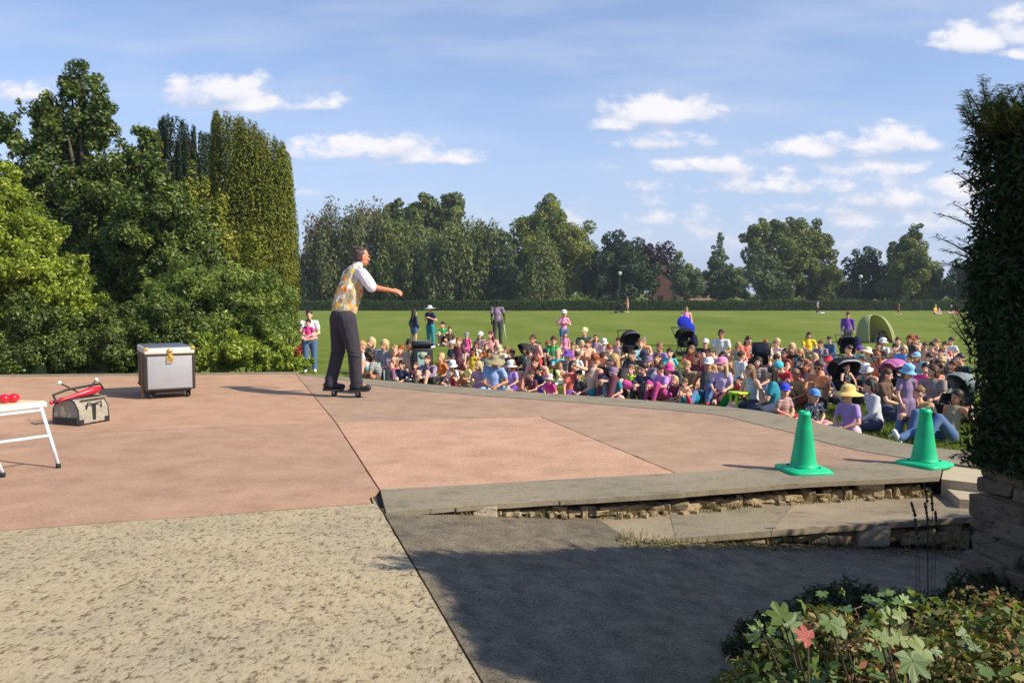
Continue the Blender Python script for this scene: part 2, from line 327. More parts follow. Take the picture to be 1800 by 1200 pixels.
M_CONC = speckled('exposed_concrete', (.455, .36, .215), (.15, .105, .06), (.60, .50, .33), fine=38, mid=15, thr=(.41, .485), bump=1.0, dist=.012, big=1.3, stain=(.33, .28, .20), stretch=(1.25, .85, 1), scuff=.14, frough=.70)
M_TERR = speckled('terracotta_concrete', (.51, .30, .19), (.40, .23, .14), (.62, .40, .27), fine=42, mid=2.4, thr=(.42, .52), bump=.4, dist=.004, big=.35, stain=(.41, .255, .165), scuff=.10, frough=.8)
M_TERR2 = speckled('tan_concrete', (.465, .28, .182), (.36, .21, .132), (.58, .38, .26), fine=42, mid=3, thr=(.42, .52), bump=.4, dist=.004, big=.45, stain=(.35, .225, .15), scuff=.10, frough=.8)
M_PINK = speckled('pink_slab_concrete', (.535, .32, .212), (.43, .25, .16), (.66, .43, .30), fine=42, mid=3, thr=(.42, .52), bump=.4, dist=.004, big=.6, stain=(.46, .275, .18), scuff=.14)
M_OUTER = speckled('greyed_pink_concrete', (.43, .28, .18), (.33, .21, .135), (.55, .37, .26), fine=42, mid=3, thr=(.42, .52), bump=.4, dist=.004, big=.5, stain=(.33, .215, .155), scuff=.12, frough=.8)
M_KERB = speckled('grey_kerb_stone', (.30, .245, .165), (.19, .155, .105), (.39, .325, .22), fine=70, mid=2.2, thr=(.36, .5), bump=.5, dist=.006, big=1.1, stain=(.20, .175, .13), scuff=.3)
M_TREAD = speckled('brown_tread_stone', (.36, .285, .19), (.24, .18, .12), (.46, .37, .26), fine=80, mid=3, thr=(.36, .5), bump=.5, dist=.006, big=.9, stain=(.22, .18, .13), scuff=.3)
M_PALE = speckled('pale_paving', (.50, .41, .29), (.38, .30, .21), (.60, .50, .37), fine=80, mid=3, thr=(.36, .5), bump=.4, big=.9)
M_TARMAC = speckled('tarmac', (.185, .148, .098), (.075, .06, .042), (.42, .35, .25), fine=110, mid=9, thr=(.38, .50), bump=1.0, dist=.008, big=.6, stain=(.115, .10, .078), scuff=.15)
M_JOINT = plain('joint_dirt', (.045, .035, .025), .95, bump=.4)
M_RUB1 = speckled('rubble_stone', (.36, .27, .16), (.11, .08, .05), (.54, .43, .27), fine=40, mid=12, thr=(.34, .48), bump=.8, dist=.01, big=3)

def struct(o): return tag(o, kind='structure')
def slab(name, pts, mat, z1=0.0, z0=-.06, gap=.006):
    """flat paving slab from plan points, shrunk a little so that joints stay open"""
    n = len(pts); P = [Vector((p[0], p[1])) for p in pts]; A = sum(P[i].x * P[(i + 1) % n].y - P[(i + 1) % n].x * P[i].y for i in range(n)); sg = 1 if A > 0 else -1
    Q = []
    for i in range(n):
        e1 = (P[i] - P[i - 1]).normalized(); e2 = (P[(i + 1) % n] - P[i]).normalized()
        n1 = Vector((-e1.y, e1.x)) * sg; n2 = Vector((-e2.y, e2.x)) * sg; nn = (n1 + n2); nn = nn / max(.5, nn.length_squared / 2) ** 1 if nn.length > .2 else n1
        Q.append(P[i] + nn * gap)
    rj = random.Random(int(abs(pts[0][0]) * 100)); E = []
    for i in range(n):      # worn, slightly ragged edges
        a, b = Q[i], Q[(i + 1) % n]; m = max(1, min(60, int((b - a).length / .09))); nr = Vector((-(b - a).y, (b - a).x)).normalized() * sg
        for k in range(m): E.append(a.lerp(b, k / m) + nr * (max(0, rj.gauss(0, .0022)) if k else 0) + nr * (.012 if rj.random() < .02 else 0))
    return struct(MB().prism([(q.x, q.y) for q in E], z0, z1).build(name, mat))
def catmull(P, k=8):
    P = [Vector(p) for p in P]; out = []
    for i in range(len(P) - 1):
        a = P[max(i - 1, 0)]; b = P[i]; c = P[i + 1]; d = P[min(i + 2, len(P) - 1)]
        for j in range(k): t = j / k; out.append(.5 * ((2 * b) + (c - a) * t + (2 * a - 5 * b + 4 * c - d) * t * t + (3 * b - a - 3 * c + d) * t ** 3))
    out.append(P[-1]); return out
arc_px = [(520, 657), (610, 663), (700, 671), (870, 685), (1060, 698), (1200, 709), (1290, 717), (1345, 724), (1410, 738), (1480, 753), (1573, 776), (1650, 788), (1722, 796)]
OUT = catmull([G(*p) for p in arc_px] + [Vector((4.5, 5.9, 0)), Vector((5.0, 5.0, 0))], 6)
INN = []
for i, p in enumerate(OUT):
    t = (OUT[min(i + 1, len(OUT) - 1)] - OUT[max(i - 1, 0)]).normalized(); nrm = Vector((t.y, -t.x, 0))
    if nrm.dot(Vector((-.5, 5, 0)) - p) < 0: nrm = -nrm
    INN.append(p + nrm * min(.62, .0 + .045 * i))
J1 = G(520, 657); J1b = INN[0]; J2 = G(668, 862); M0 = G(590, 742)
def ext(a, b, x):  # line a-b continued to x
    return Vector((x, a.y + (b.y - a.y) * (x - a.x) / (b.x - a.x), 0))
FL = ext(J1, G(0, 662), -14); MLp = ext(M0, G(0, 765), -14); N0 = G(655, 884); NLp = ext(N0, G(0, 932), -14)
JK = G(650, 869)
slab('stage_slab', [J1, M0, MLp, FL], M_TERR)
slab('stage_slab', [M0, J2, JK, N0, NLp, MLp], M_TERR2)
C1 = G(950, 732); C2 = G(1190, 832)
slab('stage_slab', [M0, C1, C2, J2], M_PINK)
kb = [G(668, 862), G(1000, 843), G(1190, 832), G(1390, 822), G(1560, 813), G(1660, 807)]     # back edge of the upper step
kf = [G(677, 902), G(835, 889), G(1000, 880), G(1200, 868), G(1410, 851), G(1651, 840)]
iarc = [p for p in INN if p.y > 6.25]
slab('stage_slab', [M0, J1] + iarc[1:] + [kb[5], kb[4], kb[3], kb[2], C1], M_OUTER)
# ring of edging stones round the stage
ring = MB(); k = 0
while k < len(OUT) - 1:
    e = min(k + 5, len(OUT) - 1); q = OUT[k:e + 1] + INN[k:e + 1][::-1]
    c = sum((Vector(v) for v in q), Vector()) / len(q)
    ring.prism([tuple((c + (v - c) * .994)[:2]) for v in q], -.10, .004); k = e
struct(ring.build('stage_edging', M_KERB))
edge = MB(); 
a, b_ = J1, FL
for i in range(7):
    p = a.lerp(b_, i / 7 + .0005); q = a.lerp(b_, (i + 1) / 7 - .0005); edge.prism([(p.x, p.y + .004), (q.x, q.y + .004), (q.x, q.y + .24), (p.x, p.y + .24)][::-1], -.12, .012)
struct(edge.build('stage_edging', M_KERB))
# body of the stage under the slabs
inset = [Vector((p.x, p.y, 0)) for p in kf]
base = [(FL.x, FL.y)] + [(J1.x, J1.y)] + [tuple((p - (p - Vector((-1, 6, 0))).normalized() * .03)[:2]) for p in OUT[1:]] + [(4.4, 5.2), (3.2, 5.72)] + [(p.x, p.y + .14) for p in reversed(inset)] + [(-.70, 4.78), (1.85, -3.5), (-14, -3.5)]
struct(MB().prism(base, -.95, -.026).build('stage_base', M_JOINT))
# foreground concrete
E0 = G(675, 901); E1 = G(850, 1200); dE = (E1 - E0).normalized(); E2 = E0 + dE * ((-3.4 - E0.y) / dE.y)
slab('concrete_path', [JK, E0, E2, Vector((-14, -3.4, 0)), NLp, N0], M_CONC, z1=-.001, gap=.007)
# upper step: kerb slabs with an overhanging nose
cuts = [0, .155, .38, .60, .80, 1.0]
def along(P, t):
    s = t * (len(P) - 1); i = min(int(s), len(P) - 2); return P[i].lerp(P[i + 1], s - i)
for a, b_ in zip(cuts[:-1], cuts[1:]):
    mb = MB(); T = [a + (b_ - a) * q / 4 for q in range(5)]
    poly = [along(kf, t) for t in T] + [along(kb, t) for t in reversed(T)]
    c = sum(poly, Vector()) / len(poly); poly = [c + (v - c) * .996 for v in poly]
    rr = random.Random(int(a * 100))
    poly = [(v.x + (rr.uniform(-.006, .006)), v.y + (rr.uniform(-.008, .008) if i < 5 else 0)) for i, v in enumerate(poly)]
    mb.prism(poly, -.024, .006 + rr.uniform(0, .004)); struct(mb.build('kerb_slab', M_KERB))
# tarmac slope falling to the right
def tz(x, y): s = (x - E0.x) * .953 + (y - E0.y) * .305; return -.10 * max(s, -.2)
cor = [((E0 - dE * .12).x + .004, (E0 - dE * .12).y), (E2.x, E2.y), (5.6, -3.4), (5.6, 5.0), (3.4, 5.6), (1.2, 5.32)]
tm = MB(); V = [(x, y, tz(x, y) - .003) for x, y in cor]; tm.add(V + [(x, y, -1.0) for x, y, z in V], [(5, 4, 3, 2, 1, 0)[::-1]] + [(i, (i + 1) % 6, (i + 1) % 6 + 6, i + 6) for i in range(6)])
struct(tm.build('tarmac_path', M_TARMAC))
# lower step
Z2 = -.14
tb = [G(1020, 918, Z2), G(1200, 903, Z2), G(1445, 889, Z2), G(1718, 874, Z2)]; tb = [v + Vector((0, .14, 0)) for v in tb]
tf = [G(1065, 952, Z2), G(1200, 945, Z2), G(1380, 931, Z2), G(1760, 905, Z2)]
for a, b_, m in ((0, .30, M_TREAD), (.30, .62, M_KERB), (.62, 1.0, M_TREAD)):
    T = [a + (b_ - a) * q / 4 for q in range(5)]; poly = [along(tf, t) for t in T] + [along(tb, t) for t in reversed(T)]; c = sum(poly, Vector()) / len(poly)
    struct(MB().prism([tuple((c + (v - c) * .996)[:2]) for v in poly], Z2 - .036, Z2 + .002 * (a > .1)).build('step_tread', m))
struct(MB().prism([(tf[0].x + .12, tf[0].y + .10), (tf[3].x, tf[3].y + .10), (tb[3].x, tb[3].y - .02), (tb[0].x + .1, tb[0].y - .02)], -.75, Z2 - .034).build('step_base', M_JOINT))
# pale paving at the right end of the stage
slab('side_paving', [kf[5] + Vector((.02, .02, 0)), Vector((3.3, 5.45, 0)), Vector((5.0, 5.0, 0)), INN[-6], iarc[-1], kb[5]], M_PALE, z1=-.012, z0=-.2)
struct(MB().prism([(3.02, 5.3), (5.2, 4.7), (5.3, 5.2), (3.10, 5.62)], -.5, -.075).build('side_step', M_PALE))

def stone(mb, c, size, seed, rz=0.0, mi=0, j=.22):
    """irregular stone: bevelled block with pushed corners"""
    r = random.Random(seed); bm = bmesh.new(); bmesh.ops.create_cube(bm, size=1)
    for v in bm.verts: v.co = Vector((v.co.x * size[0] * (1 + r.uniform(-j, j) * .5), v.co.y * size[1] * (1 + r.uniform(-j, j)), v.co.z * size[2] * (1 + r.uniform(-j, j))))
    bmesh.ops.bevel(bm, geom=bm.edges[:], offset=min(size) * .16, segments=2, affect='EDGES', profile=.5)
    bmesh.ops.subdivide_edges(bm, edges=[e for e in bm.edges if e.calc_length() > min(size) * .6], cuts=2, use_grid_fill=True)
    for v in bm.verts: v.co += Vector((r.uniform(-1, 1), r.uniform(-1, 1), r.uniform(-1, 1))) * min(size) * .035
    R = Matrix.Rotation(rz, 3, 'Z'); bm.verts.index_update()
    mb.add([R @ v.co + Vector(c) for v in bm.verts], [[v.index for v in f.verts] for f in bm.faces], mi, False); bm.free()
# rubble in the risers under the two steps
rb = MB(); rr = random.Random(4); x = 0.0
for t in np.linspace(.17, .985, 58):
    p = along(kf, t); zb = max(tz(p.x, p.y), Z2) ; h = -.030 - zb
    if h < .02: h = .02
    w = rr.uniform(.03, .14)
    stone(rb, (p.x, p.y + .105 + rr.uniform(-.02, .02), zb + h * .32), (w, .09, h * rr.uniform(.25, .75)), int(t * 1000), rr.uniform(-.3, .4), j=.5)
    if rr.random() < .6: stone(rb, (p.x + rr.uniform(-.03, .03), p.y + .02 + rr.uniform(-.02, .02), zb + .012), (rr.uniform(.02, .06), .04, .025), int(t * 1000) + 7, rr.uniform(0, 3), j=.3)
for t in np.linspace(.12, .99, 40):
    p = along(tf, t); zb = tz(p.x, p.y); h = Z2 - .04 - zb
    if h < .02: continue
    stone(rb, (p.x, p.y + .085 + rr.uniform(-.02, .02), zb + h * .45), (rr.uniform(.05, .16), .09, h * rr.uniform(.5, 1.0)), int(t * 1000) + 50, rr.uniform(-.3, .4), j=.5)
o = rb.build('riser_rubble', M_RUB1); struct(o)
pb = MB(); p = G(1538, 862, -.07); stone(pb, (p.x, 5.62, -.07), (.19, .10, .135), 91, 0, j=.12); p = along(tf, .80); stone(pb, (p.x, p.y + .04, tz(p.x, p.y) + .07), (.20, .08, .13), 92, 0, j=.12); stone(pb, (-.17, 4.90, -.045), (.15, .1, .075), 93, .1, j=.2)
struct(pb.build('step_repair_block', M_PALE))
# ------------------------------------------------------------------ bodies
def fused(name, prims, voxel, smooth=4, mats=(), paint=None, jitter=0.0):
    """fuse limbs and masses into one continuous skin"""
    V = []; F = []
    for v, f in prims:
        o = len(V); V += [tuple(p) for p in v]; F += [tuple(i + o for i in q) for q in f]
    me = bpy.data.meshes.new('raw'); me.from_pydata(V, [], F); ob = bpy.data.objects.new('raw', me); COL.objects.link(ob)
    r = ob.modifiers.new('r', 'REMESH'); r.mode = 'VOXEL'; r.voxel_size = voxel; r.use_smooth_shade = True
    if smooth: s = ob.modifiers.new('s', 'SMOOTH'); s.factor = .5; s.iterations = smooth
    dg = bpy.context.evaluated_depsgraph_get(); dg.update()
    out = bpy.data.meshes.new_from_object(ob.evaluated_get(dg)); out.name = name
    bpy.data.objects.remove(ob); bpy.data.meshes.remove(me)
    out.materials.clear()
    for m in mats: out.materials.append(m)
    out.polygons.foreach_set('use_smooth', np.ones(len(out.polygons), dtype=bool))
    if paint:
        n = len(out.polygons); C = np.empty(n * 3, dtype=np.float32); out.polygons.foreach_get('center', C); C = C.reshape(-1, 3); mi = np.zeros(n, dtype=np.int32)
        for c, rad, k in paint: mi[np.linalg.norm(C - np.array(c), axis=1) < rad] = k
        out.polygons.foreach_set('material_index', mi)
    return out
def V3(x, y, z): return Vector((x, y, z))
def pose(kind, ch=False):
    """joints of a figure that faces -Y; feet or seat on z=0"""
    P = dict(hs=1.30 if ch else 1.0)
    P['lean'] = V3(0, 0, 0); hz = None
    sw = .155 if ch else .180
    def torso(pel, tilt, tl=.46):   # tilt forward in radians
        d = V3(0, -math.sin(tilt), math.cos(tilt)); P['pel'] = pel; P['ch'] = pel + d * tl * .62; P['sh'] = pel + d * tl; P['neck'] = P['sh'] + d * .06; P['head'] = P['neck'] + V3(0, -.03 - math.sin(tilt) * .05, .105 * P['hs']); P['d'] = d
        P['shR'] = P['sh'] + V3(-sw, 0, -.03); P['shL'] = P['sh'] + V3(sw, 0, -.03)
    P['pitch'] = 0.0; hw = .10
    def legs(kr, ar, kl, al, tr=None, tl=None):
        P['hiR'] = P['pel'] + V3(-hw, -.01, 0); P['hiL'] = P['pel'] + V3(hw, -.01, 0); P['knR'], P['anR'], P['knL'], P['anL'] = V3(*kr), V3(*ar), V3(*kl), V3(*al)
        P['toR'] = P['anR'] + V3(*(tr or (-.02, -.15, -.03))); P['toL'] = P['anL'] + V3(*(tl or (.02, -.15, -.03)))
    def arms(er, hr, el, hl): P['elR'], P['haR'], P['elL'], P['haL'] = V3(*er), V3(*hr), V3(*el), V3(*hl)
    if kind == 'cross':
        torso(V3(0, 0, .13), .12); legs((-.33, -.26, .13), (.06, -.34, .07), (.33, -.26, .13), (-.08, -.28, .06), (.12, -.03, 0), (-.12, -.03, 0)); arms((-.25, -.10, .30), (-.09, -.27, .20), (.25, -.10, .30), (.08, -.28, .20))
    elif kind == 'knees':
        torso(V3(0, 0, .12), .22); legs((-.13, -.40, .44), (-.11, -.52, .06), (.13, -.38, .45), (.12, -.50, .06)); arms((-.24, -.26, .36), (-.05, -.50, .34), (.25, -.25, .36), (.06, -.51, .32))
    elif kind == 'out':
        torso(V3(0, 0, .12), -.10); legs((-.11, -.46, .15), (-.13, -.88, .07), (.13, -.46, .14), (.12, -.90, .07), (-.03, -.06, .12), (.03, -.06, .12)); arms((-.25, -.08, .32), (-.12, -.30, .22), (.25, -.08, .32), (.14, -.30, .20))
    elif kind == 'back':
        torso(V3(0, 0, .12), -.38); legs((-.12, -.42, .20), (-.13, -.84, .07), (.16, -.34, .42), (.15, -.62, .06), (-.03, -.06, .12)); arms((-.28, .24, .34), (-.30, .36, .07), (.28, .24, .34), (.30, .36, .07))
    elif kind == 'side':
        torso(V3(0, 0, .13), .06); legs((.14, -.38, .13), (-.20, -.44, .07), (.36, -.20, .12), (.10, -.46, .07), (-.14, -.02, -.01), (-.14, -.02, -.01)); arms((-.27, .04, .32), (-.32, -.02, .07), (.25, -.12, .30), (.16, -.28, .20))
    elif kind == 'kneel':
        torso(V3(0, .02, .26), .06); legs((-.13, -.36, .08), (-.10, .06, .07), (.13, -.36, .08), (.10, .06, .07), (0, .12, -.02), (0, .12, -.02)); arms((-.25, -.06, .46), (-.13, -.26, .34), (.25, -.06, .46), (.13, -.27, .34))
    elif kind == 'shade':
        torso(V3(0, 0, .13), .04); legs((-.33, -.26, .13), (.06, -.34, .07), (.33, -.26, .13), (-.08, -.28, .06), (.12, -.03, 0), (-.12, -.03, 0)); arms((-.36, -.20, .56), (-.09, -.18, .76), (.25, -.10, .30), (.08, -.28, .20))
    elif kind == 'point':
        torso(V3(0, 0, .13), .10); legs((-.13, -.40, .42), (-.11, -.52, .06), (.33, -.26, .13), (-.04, -.30, .06), None, (-.12, -.03, 0)); arms((-.42, -.14, .58), (-.62, -.26, .66), (.25, -.10, .30), (.10, -.30, .24))
    elif kind == 'lean':
        torso(V3(0, .10, .30), .95); legs((-.14, -.24, .10), (-.12, .16, .07), (.14, -.24, .10), (.12, .16, .07), (0, .12, -.02), (0, .12, -.02)); arms((-.27, -.36, .30), (-.28, -.46, .07), (.27, -.36, .30), (.30, -.46, .07)); P['head'] = P['neck'] + V3(0, -.10, .07); P['pitch'] = .25
    elif kind == 'hunch':
        torso(V3(0, 0, .13), .55); legs((-.30, -.28, .24), (-.05, -.42, .07), (.30, -.28, .22), (.05, -.36, .07), (.08, -.12, -.01), (-.08, -.10, -.01)); arms((-.26, -.30, .30), (-.10, -.46, .22), (.26, -.30, .30), (.10, -.48, .20)); P['pitch'] = .35
    elif kind == 'clap':
        torso(V3(0, 0, .13), .05); legs((-.33, -.26, .13), (.06, -.34, .07), (.33, -.26, .13), (-.08, -.28, .06), (.12, -.03, 0), (-.12, -.03, 0)); arms((-.24, -.16, .38), (-.04, -.32, .52), (.24, -.16, .38), (.04, -.33, .53))
    else:
        L = .86 if not ch else .80
        torso(V3(0, 0, L), .03, .50); legs((-.10, -.02, .47), (-.11, .02, .08), (.11, .02, .47), (.12, .05, .08)); arms((-.24, .03, L + .20), (-.24, -.08, L - .03), (.24, .03, L + .20), (.25, -.08, L - .03))
        if kind == 'walk': legs((-.09, -.16, .48), (-.09, -.24, .10), (.10, .06, .47), (.10, .34, .12)); arms((-.23, .10, L + .2), (-.24, -.02, L - .02), (.23, -.06, L + .2), (.22, -.24, L + .04))
        if kind == 'push': arms((-.23, -.06, L + .18), (-.19, -.30, L + .14), (.23, -.06, L + .18), (.19, -.30, L + .14))
        if kind == 'hold': arms((-.25, -.06, L + .20), (-.02, -.26, L + .24), (.25, -.06, L + .20), (.06, -.27, L + .10))
        if kind == 'hands': arms((-.30, .02, L + .22), (-.14, -.14, L + .30), (.30, .02, L + .22), (.14, -.15, L + .31))
    return P
def hand_prims(w, d, n, side, s=1.0, curl=.5, fr=.0085):
    """palm, four unequal bent fingers and a thumb; d along the hand, n out of the palm, side towards the thumb"""
    d = d.normalized(); n = (n - d * n.dot(d)).normalized(); u = d.cross(n).normalized() * side
    pr = [capsule(w + d * .015 * s, .030 * s, w + d * .075 * s, .036 * s, (n, .55))]
    for i, (off, ln) in enumerate(((-.030, .060), (-.010, .074), (.011, .078), (.030, .070))):
        b = w + d * .085 * s + u * off * s; k = curl * (1.15 - .08 * i)
        m = b + (d * math.cos(k) + n * math.sin(k)) * ln * .5 * s; e = m + (d * math.cos(2.1 * k) + n * math.sin(2.1 * k)) * ln * .5 * s
        pr += [capsule(b, fr * s, m, fr * .95 * s, n=8), capsule(m, fr * .95 * s, e, fr * .8 * s, n=8)]
    b = w + d * .030 * s + u * .028 * s; m = b + (d * .5 + u * .75 + n * .35).normalized() * .038 * s; e = m + (d * .9 + n * .5 + u * .1).normalized() * .032 * s
    pr += [capsule(b, .013 * s, m, .011 * s, n=8), capsule(m, .011 * s, e, .009 * s, n=8)]
    return pr
def head_prims(c, hs, pitch=0, yaw=0, fine=False, roll=0):
    R = Euler((pitch, roll, yaw)).to_matrix()
    def T(p): return R @ (Vector(p) * hs) + c
    def E(p, r): return ellipsoid(T(p), [q * hs for q in r], R, 16, 10)
    pr = [E((0, .012, .022), (.076, .096, .100)), E((0, -.022, -.045), (.058, .066, .062)), E((0, -.055, -.083), (.030, .030, .026)), capsule(T((0, -.082, .008)), .009 * hs, T((0, -.108, -.026)), .014 * hs),
          E((-.079, .010, -.008), (.012, .024, .034)), E((.079, .010, -.008), (.012, .024, .034))]
    if fine: pr += [E((-.030, -.078, .024), (.026, .012, .009)), E((.030, -.078, .024), (.026, .012, .009)), E((0, -.088, -.052), (.024, .012, .007)), E((0, -.086, -.062), (.020, .012, .008)), E((.045, -.055, -.02), (.02, .02, .02)), E((-.045, -.055, -.02), (.02, .02, .02))]
    return pr, R
def body_prims(P, k=1.0, fr=.0085, fine=False):
    d = P['d']; fw = V3(0, -1, 0); hs = P['hs']
    pr = [capsule(P['pel'] + V3(0, 0, -.01), .125 * k, P['pel'] + d * .16, .115 * k, (fw, .85)), capsule(P['pel'] + d * .12, .110 * k, P['ch'], .135 * k, (fw, .80)), capsule(P['ch'], .135 * k, P['sh'] - d * .07, .115 * k, (fw, .78)),
          capsule(P['shR'] + V3(.03, 0, 0), .058 * k, P['shL'] - V3(.03, 0, 0), .058 * k), capsule(P['sh'] - d * .03, .062 * k, P['neck'] + d * .04, .050 * (1 if hs == 1 else 1.02))]
    hp, R = head_prims(P['head'], hs, P['pitch'], P.get('yaw', 0), fine, P.get('roll', 0)); pr += hp
    for s in 'RL':
        sg = -1 if s == 'R' else 1
        pr += [capsule(P['sh' + s], .050 * k, P['el' + s], .039 * k), capsule(P['el' + s], .039 * k, P['ha' + s], .026 * k), capsule(P['hi' + s], .095 * k, P['kn' + s], .060 * k), capsule(P['kn' + s], .058 * k, P['an' + s].lerp(P['kn' + s], .65), .054 * k), capsule(P['an' + s].lerp(P['kn' + s], .65), .054 * k, P['an' + s], .036 * k),
               capsule(P['an' + s] + (P['an' + s] - P['to' + s]) * .25, .036 * k, P['to' + s], .030 * k)]
        fd = P['ha' + s] - P['el' + s]; n = V3(-sg * .7, .1, -.6)
        pr += hand_prims(P['ha' + s], fd, n, 1 if s == 'R' else -1, 1.0, .45, fr)
    return pr, R
CACHE = {}
def jitter(P, kind, vr):
    """variants of a pose: turned and tilted head, shifted torso and limbs, or the mirror image"""
    P['yaw'] = 0.0; P['roll'] = 0.0
    if vr == 0: return P
    r = random.Random(vr * 31 + len(kind)); up = 1 if kind in ('stand', 'walk', 'push', 'hold', 'hands') else 2
    if vr % 2:
        Q = {}
        for q, v in P.items():
            nk = q[:-1] + {'R': 'L', 'L': 'R'}[q[-1]] if q[-1] in 'RL' and len(q) == 3 else q
            Q[nk] = V3(-v.x, v.y, v.z) if isinstance(v, Vector) else v
        P = Q
    s = V3(r.uniform(-.04, .04), r.uniform(-.05, .02), 0) * up
    for q in ('sh', 'neck', 'head', 'shR', 'shL'): P[q] = P[q] + s
    P['ch'] = P['ch'] + s * .6; P['d'] = (P['sh'] - P['pel']).normalized(); tw = r.uniform(-.06, .06); P['shR'] = P['shR'] + V3(0, tw, r.uniform(-.02, .02)); P['shL'] = P['shL'] - V3(0, tw, 0)
    for q in ('elR', 'elL'): P[q] = P[q] + s * .5 + V3(r.uniform(-.04, .04), r.uniform(-.05, .03), r.uniform(-.03, .04))
    if kind not in ('lean', 'back', 'push', 'side'):
        for q in ('haR', 'haL'): P[q] = P[q] + V3(r.uniform(-.05, .05), r.uniform(-.03, .03), r.uniform(-.04, .07))
    P['yaw'] = r.uniform(-.6, .6); P['roll'] = r.uniform(-.2, .2); P['pitch'] = P['pitch'] + r.uniform(-.12, .25); return P
def proto(kind, ch, vr=0):
    key = (kind, ch, vr)
    if key in CACHE: return CACHE[key]
    P = jitter(pose(kind, ch), kind, vr); k = 1.02 if ch else 1.0; pr, R = body_prims(P, k, .0105)
    hs = P['hs']; T = lambda p: tuple(R @ (Vector(p) * hs) + P['head'])
    paint = [(T((-.030, -.082, .006)), .013 * hs, 1), (T((.030, -.082, .006)), .013 * hs, 1), (T((0, -.090, -.055)), .016 * hs, 2)]
    me = fused('body', pr, .0125, 3, (M_SKIN, M_EYE, M_LIP), paint)
    CACHE[key] = (P, me, R, k); return CACHE[key]
def lerp(a, b, t): return a.lerp(b, t)
def garment(kind, ch, g, vr=0):
    key = (kind, ch, g, vr)
    if key in CACHE: return CACHE[key]
    P, _, _, k = proto(kind, ch, vr); d = P['d']; fw = V3(0, -1, 0); pr = []
    if g in ('tee', 'tank', 'long', 'dress'):
        e = .014
        pr = [capsule(P['pel'] + d * .03, .128 * k + e, P['pel'] + d * .16, .116 * k + e, (fw, .86)), capsule(P['pel'] + d * .12, .112 * k + e, P['ch'], .136 * k + e, (fw, .80)), capsule(P['ch'], .136 * k + e, P['sh'] - d * .07, .113 * k + e * .7, (fw, .78))]
        ww = .085 if g == 'tank' else .03
        pr.append(capsule(P['shR'] + V3(ww, 0, 0), .054 * k + e * .6, P['shL'] - V3(ww, 0, 0), .054 * k + e * .6))
        if g != 'tank':
            for s in 'RL':
                if g == 'long': pr += [capsule(P['sh' + s], .052 * k + e, P['el' + s], .042 * k + e), capsule(P['el' + s], .042 * k + e, lerp(P['el' + s], P['ha' + s], .92), .028 * k + e)]
                else: pr.append(capsule(P['sh' + s], .052 * k + e, lerp(P['sh' + s], P['el' + s], .55), .046 * k + e * 1.3))
        if g == 'dress':
            for s in 'RL': pr.append(capsule(P['hi' + s], .10 * k + e, lerp(P['hi' + s], P['kn' + s], .8), .075 * k + e * 2))
            pr.append(capsule(P['pel'] + V3(0, -.03, 0), .13 * k + e, (lerp(P['hiR'], P['knR'], .7) + lerp(P['hiL'], P['knL'], .7)) / 2, .10 * k + e, (fw, .9)))
    elif g in ('shorts', 'trousers', 'leggings', 'skirt'):
        e = .006 if g == 'leggings' else .012
        pr = [capsule(P['pel'] + V3(0, 0, -.012), .127 * k + e, P['pel'] + d * .09, .118 * k + e, (fw, .87))]
        for s in 'RL':
            a, b, c = P['hi' + s], P['kn' + s], P['an' + s]
            pr.append(capsule(a, .097 * k + e, b if g != 'shorts' and g != 'skirt' else lerp(a, b, .72), (.062 if g != 'shorts' else .075) * k + e * 1.3))
            if g in ('trousers', 'leggings'): pr.append(capsule(b, .062 * k + e * 1.3, lerp(b, c, .93), (.040 if g == 'leggings' else .052) * k + e))
        if g == 'skirt': pr.append(capsule(P['pel'], .12 * k, (lerp(P['hiR'], P['knR'], .75) + lerp(P['hiL'], P['knL'], .75)) / 2, .11 * k, (fw, .9)))
    elif g == 'shoes':
        for s in 'RL': pr.append(capsule(P['an' + s] + (P['an' + s] - P['to' + s]) * .28 + V3(0, 0, -.012), .044 * k, P['to' + s], .040 * k)); 
    CACHE[key] = fused(g, pr, .014, 3, (M_FAB if g in ('tee', 'tank', 'long', 'dress') else M_CLOTH,)); return CACHE[key]
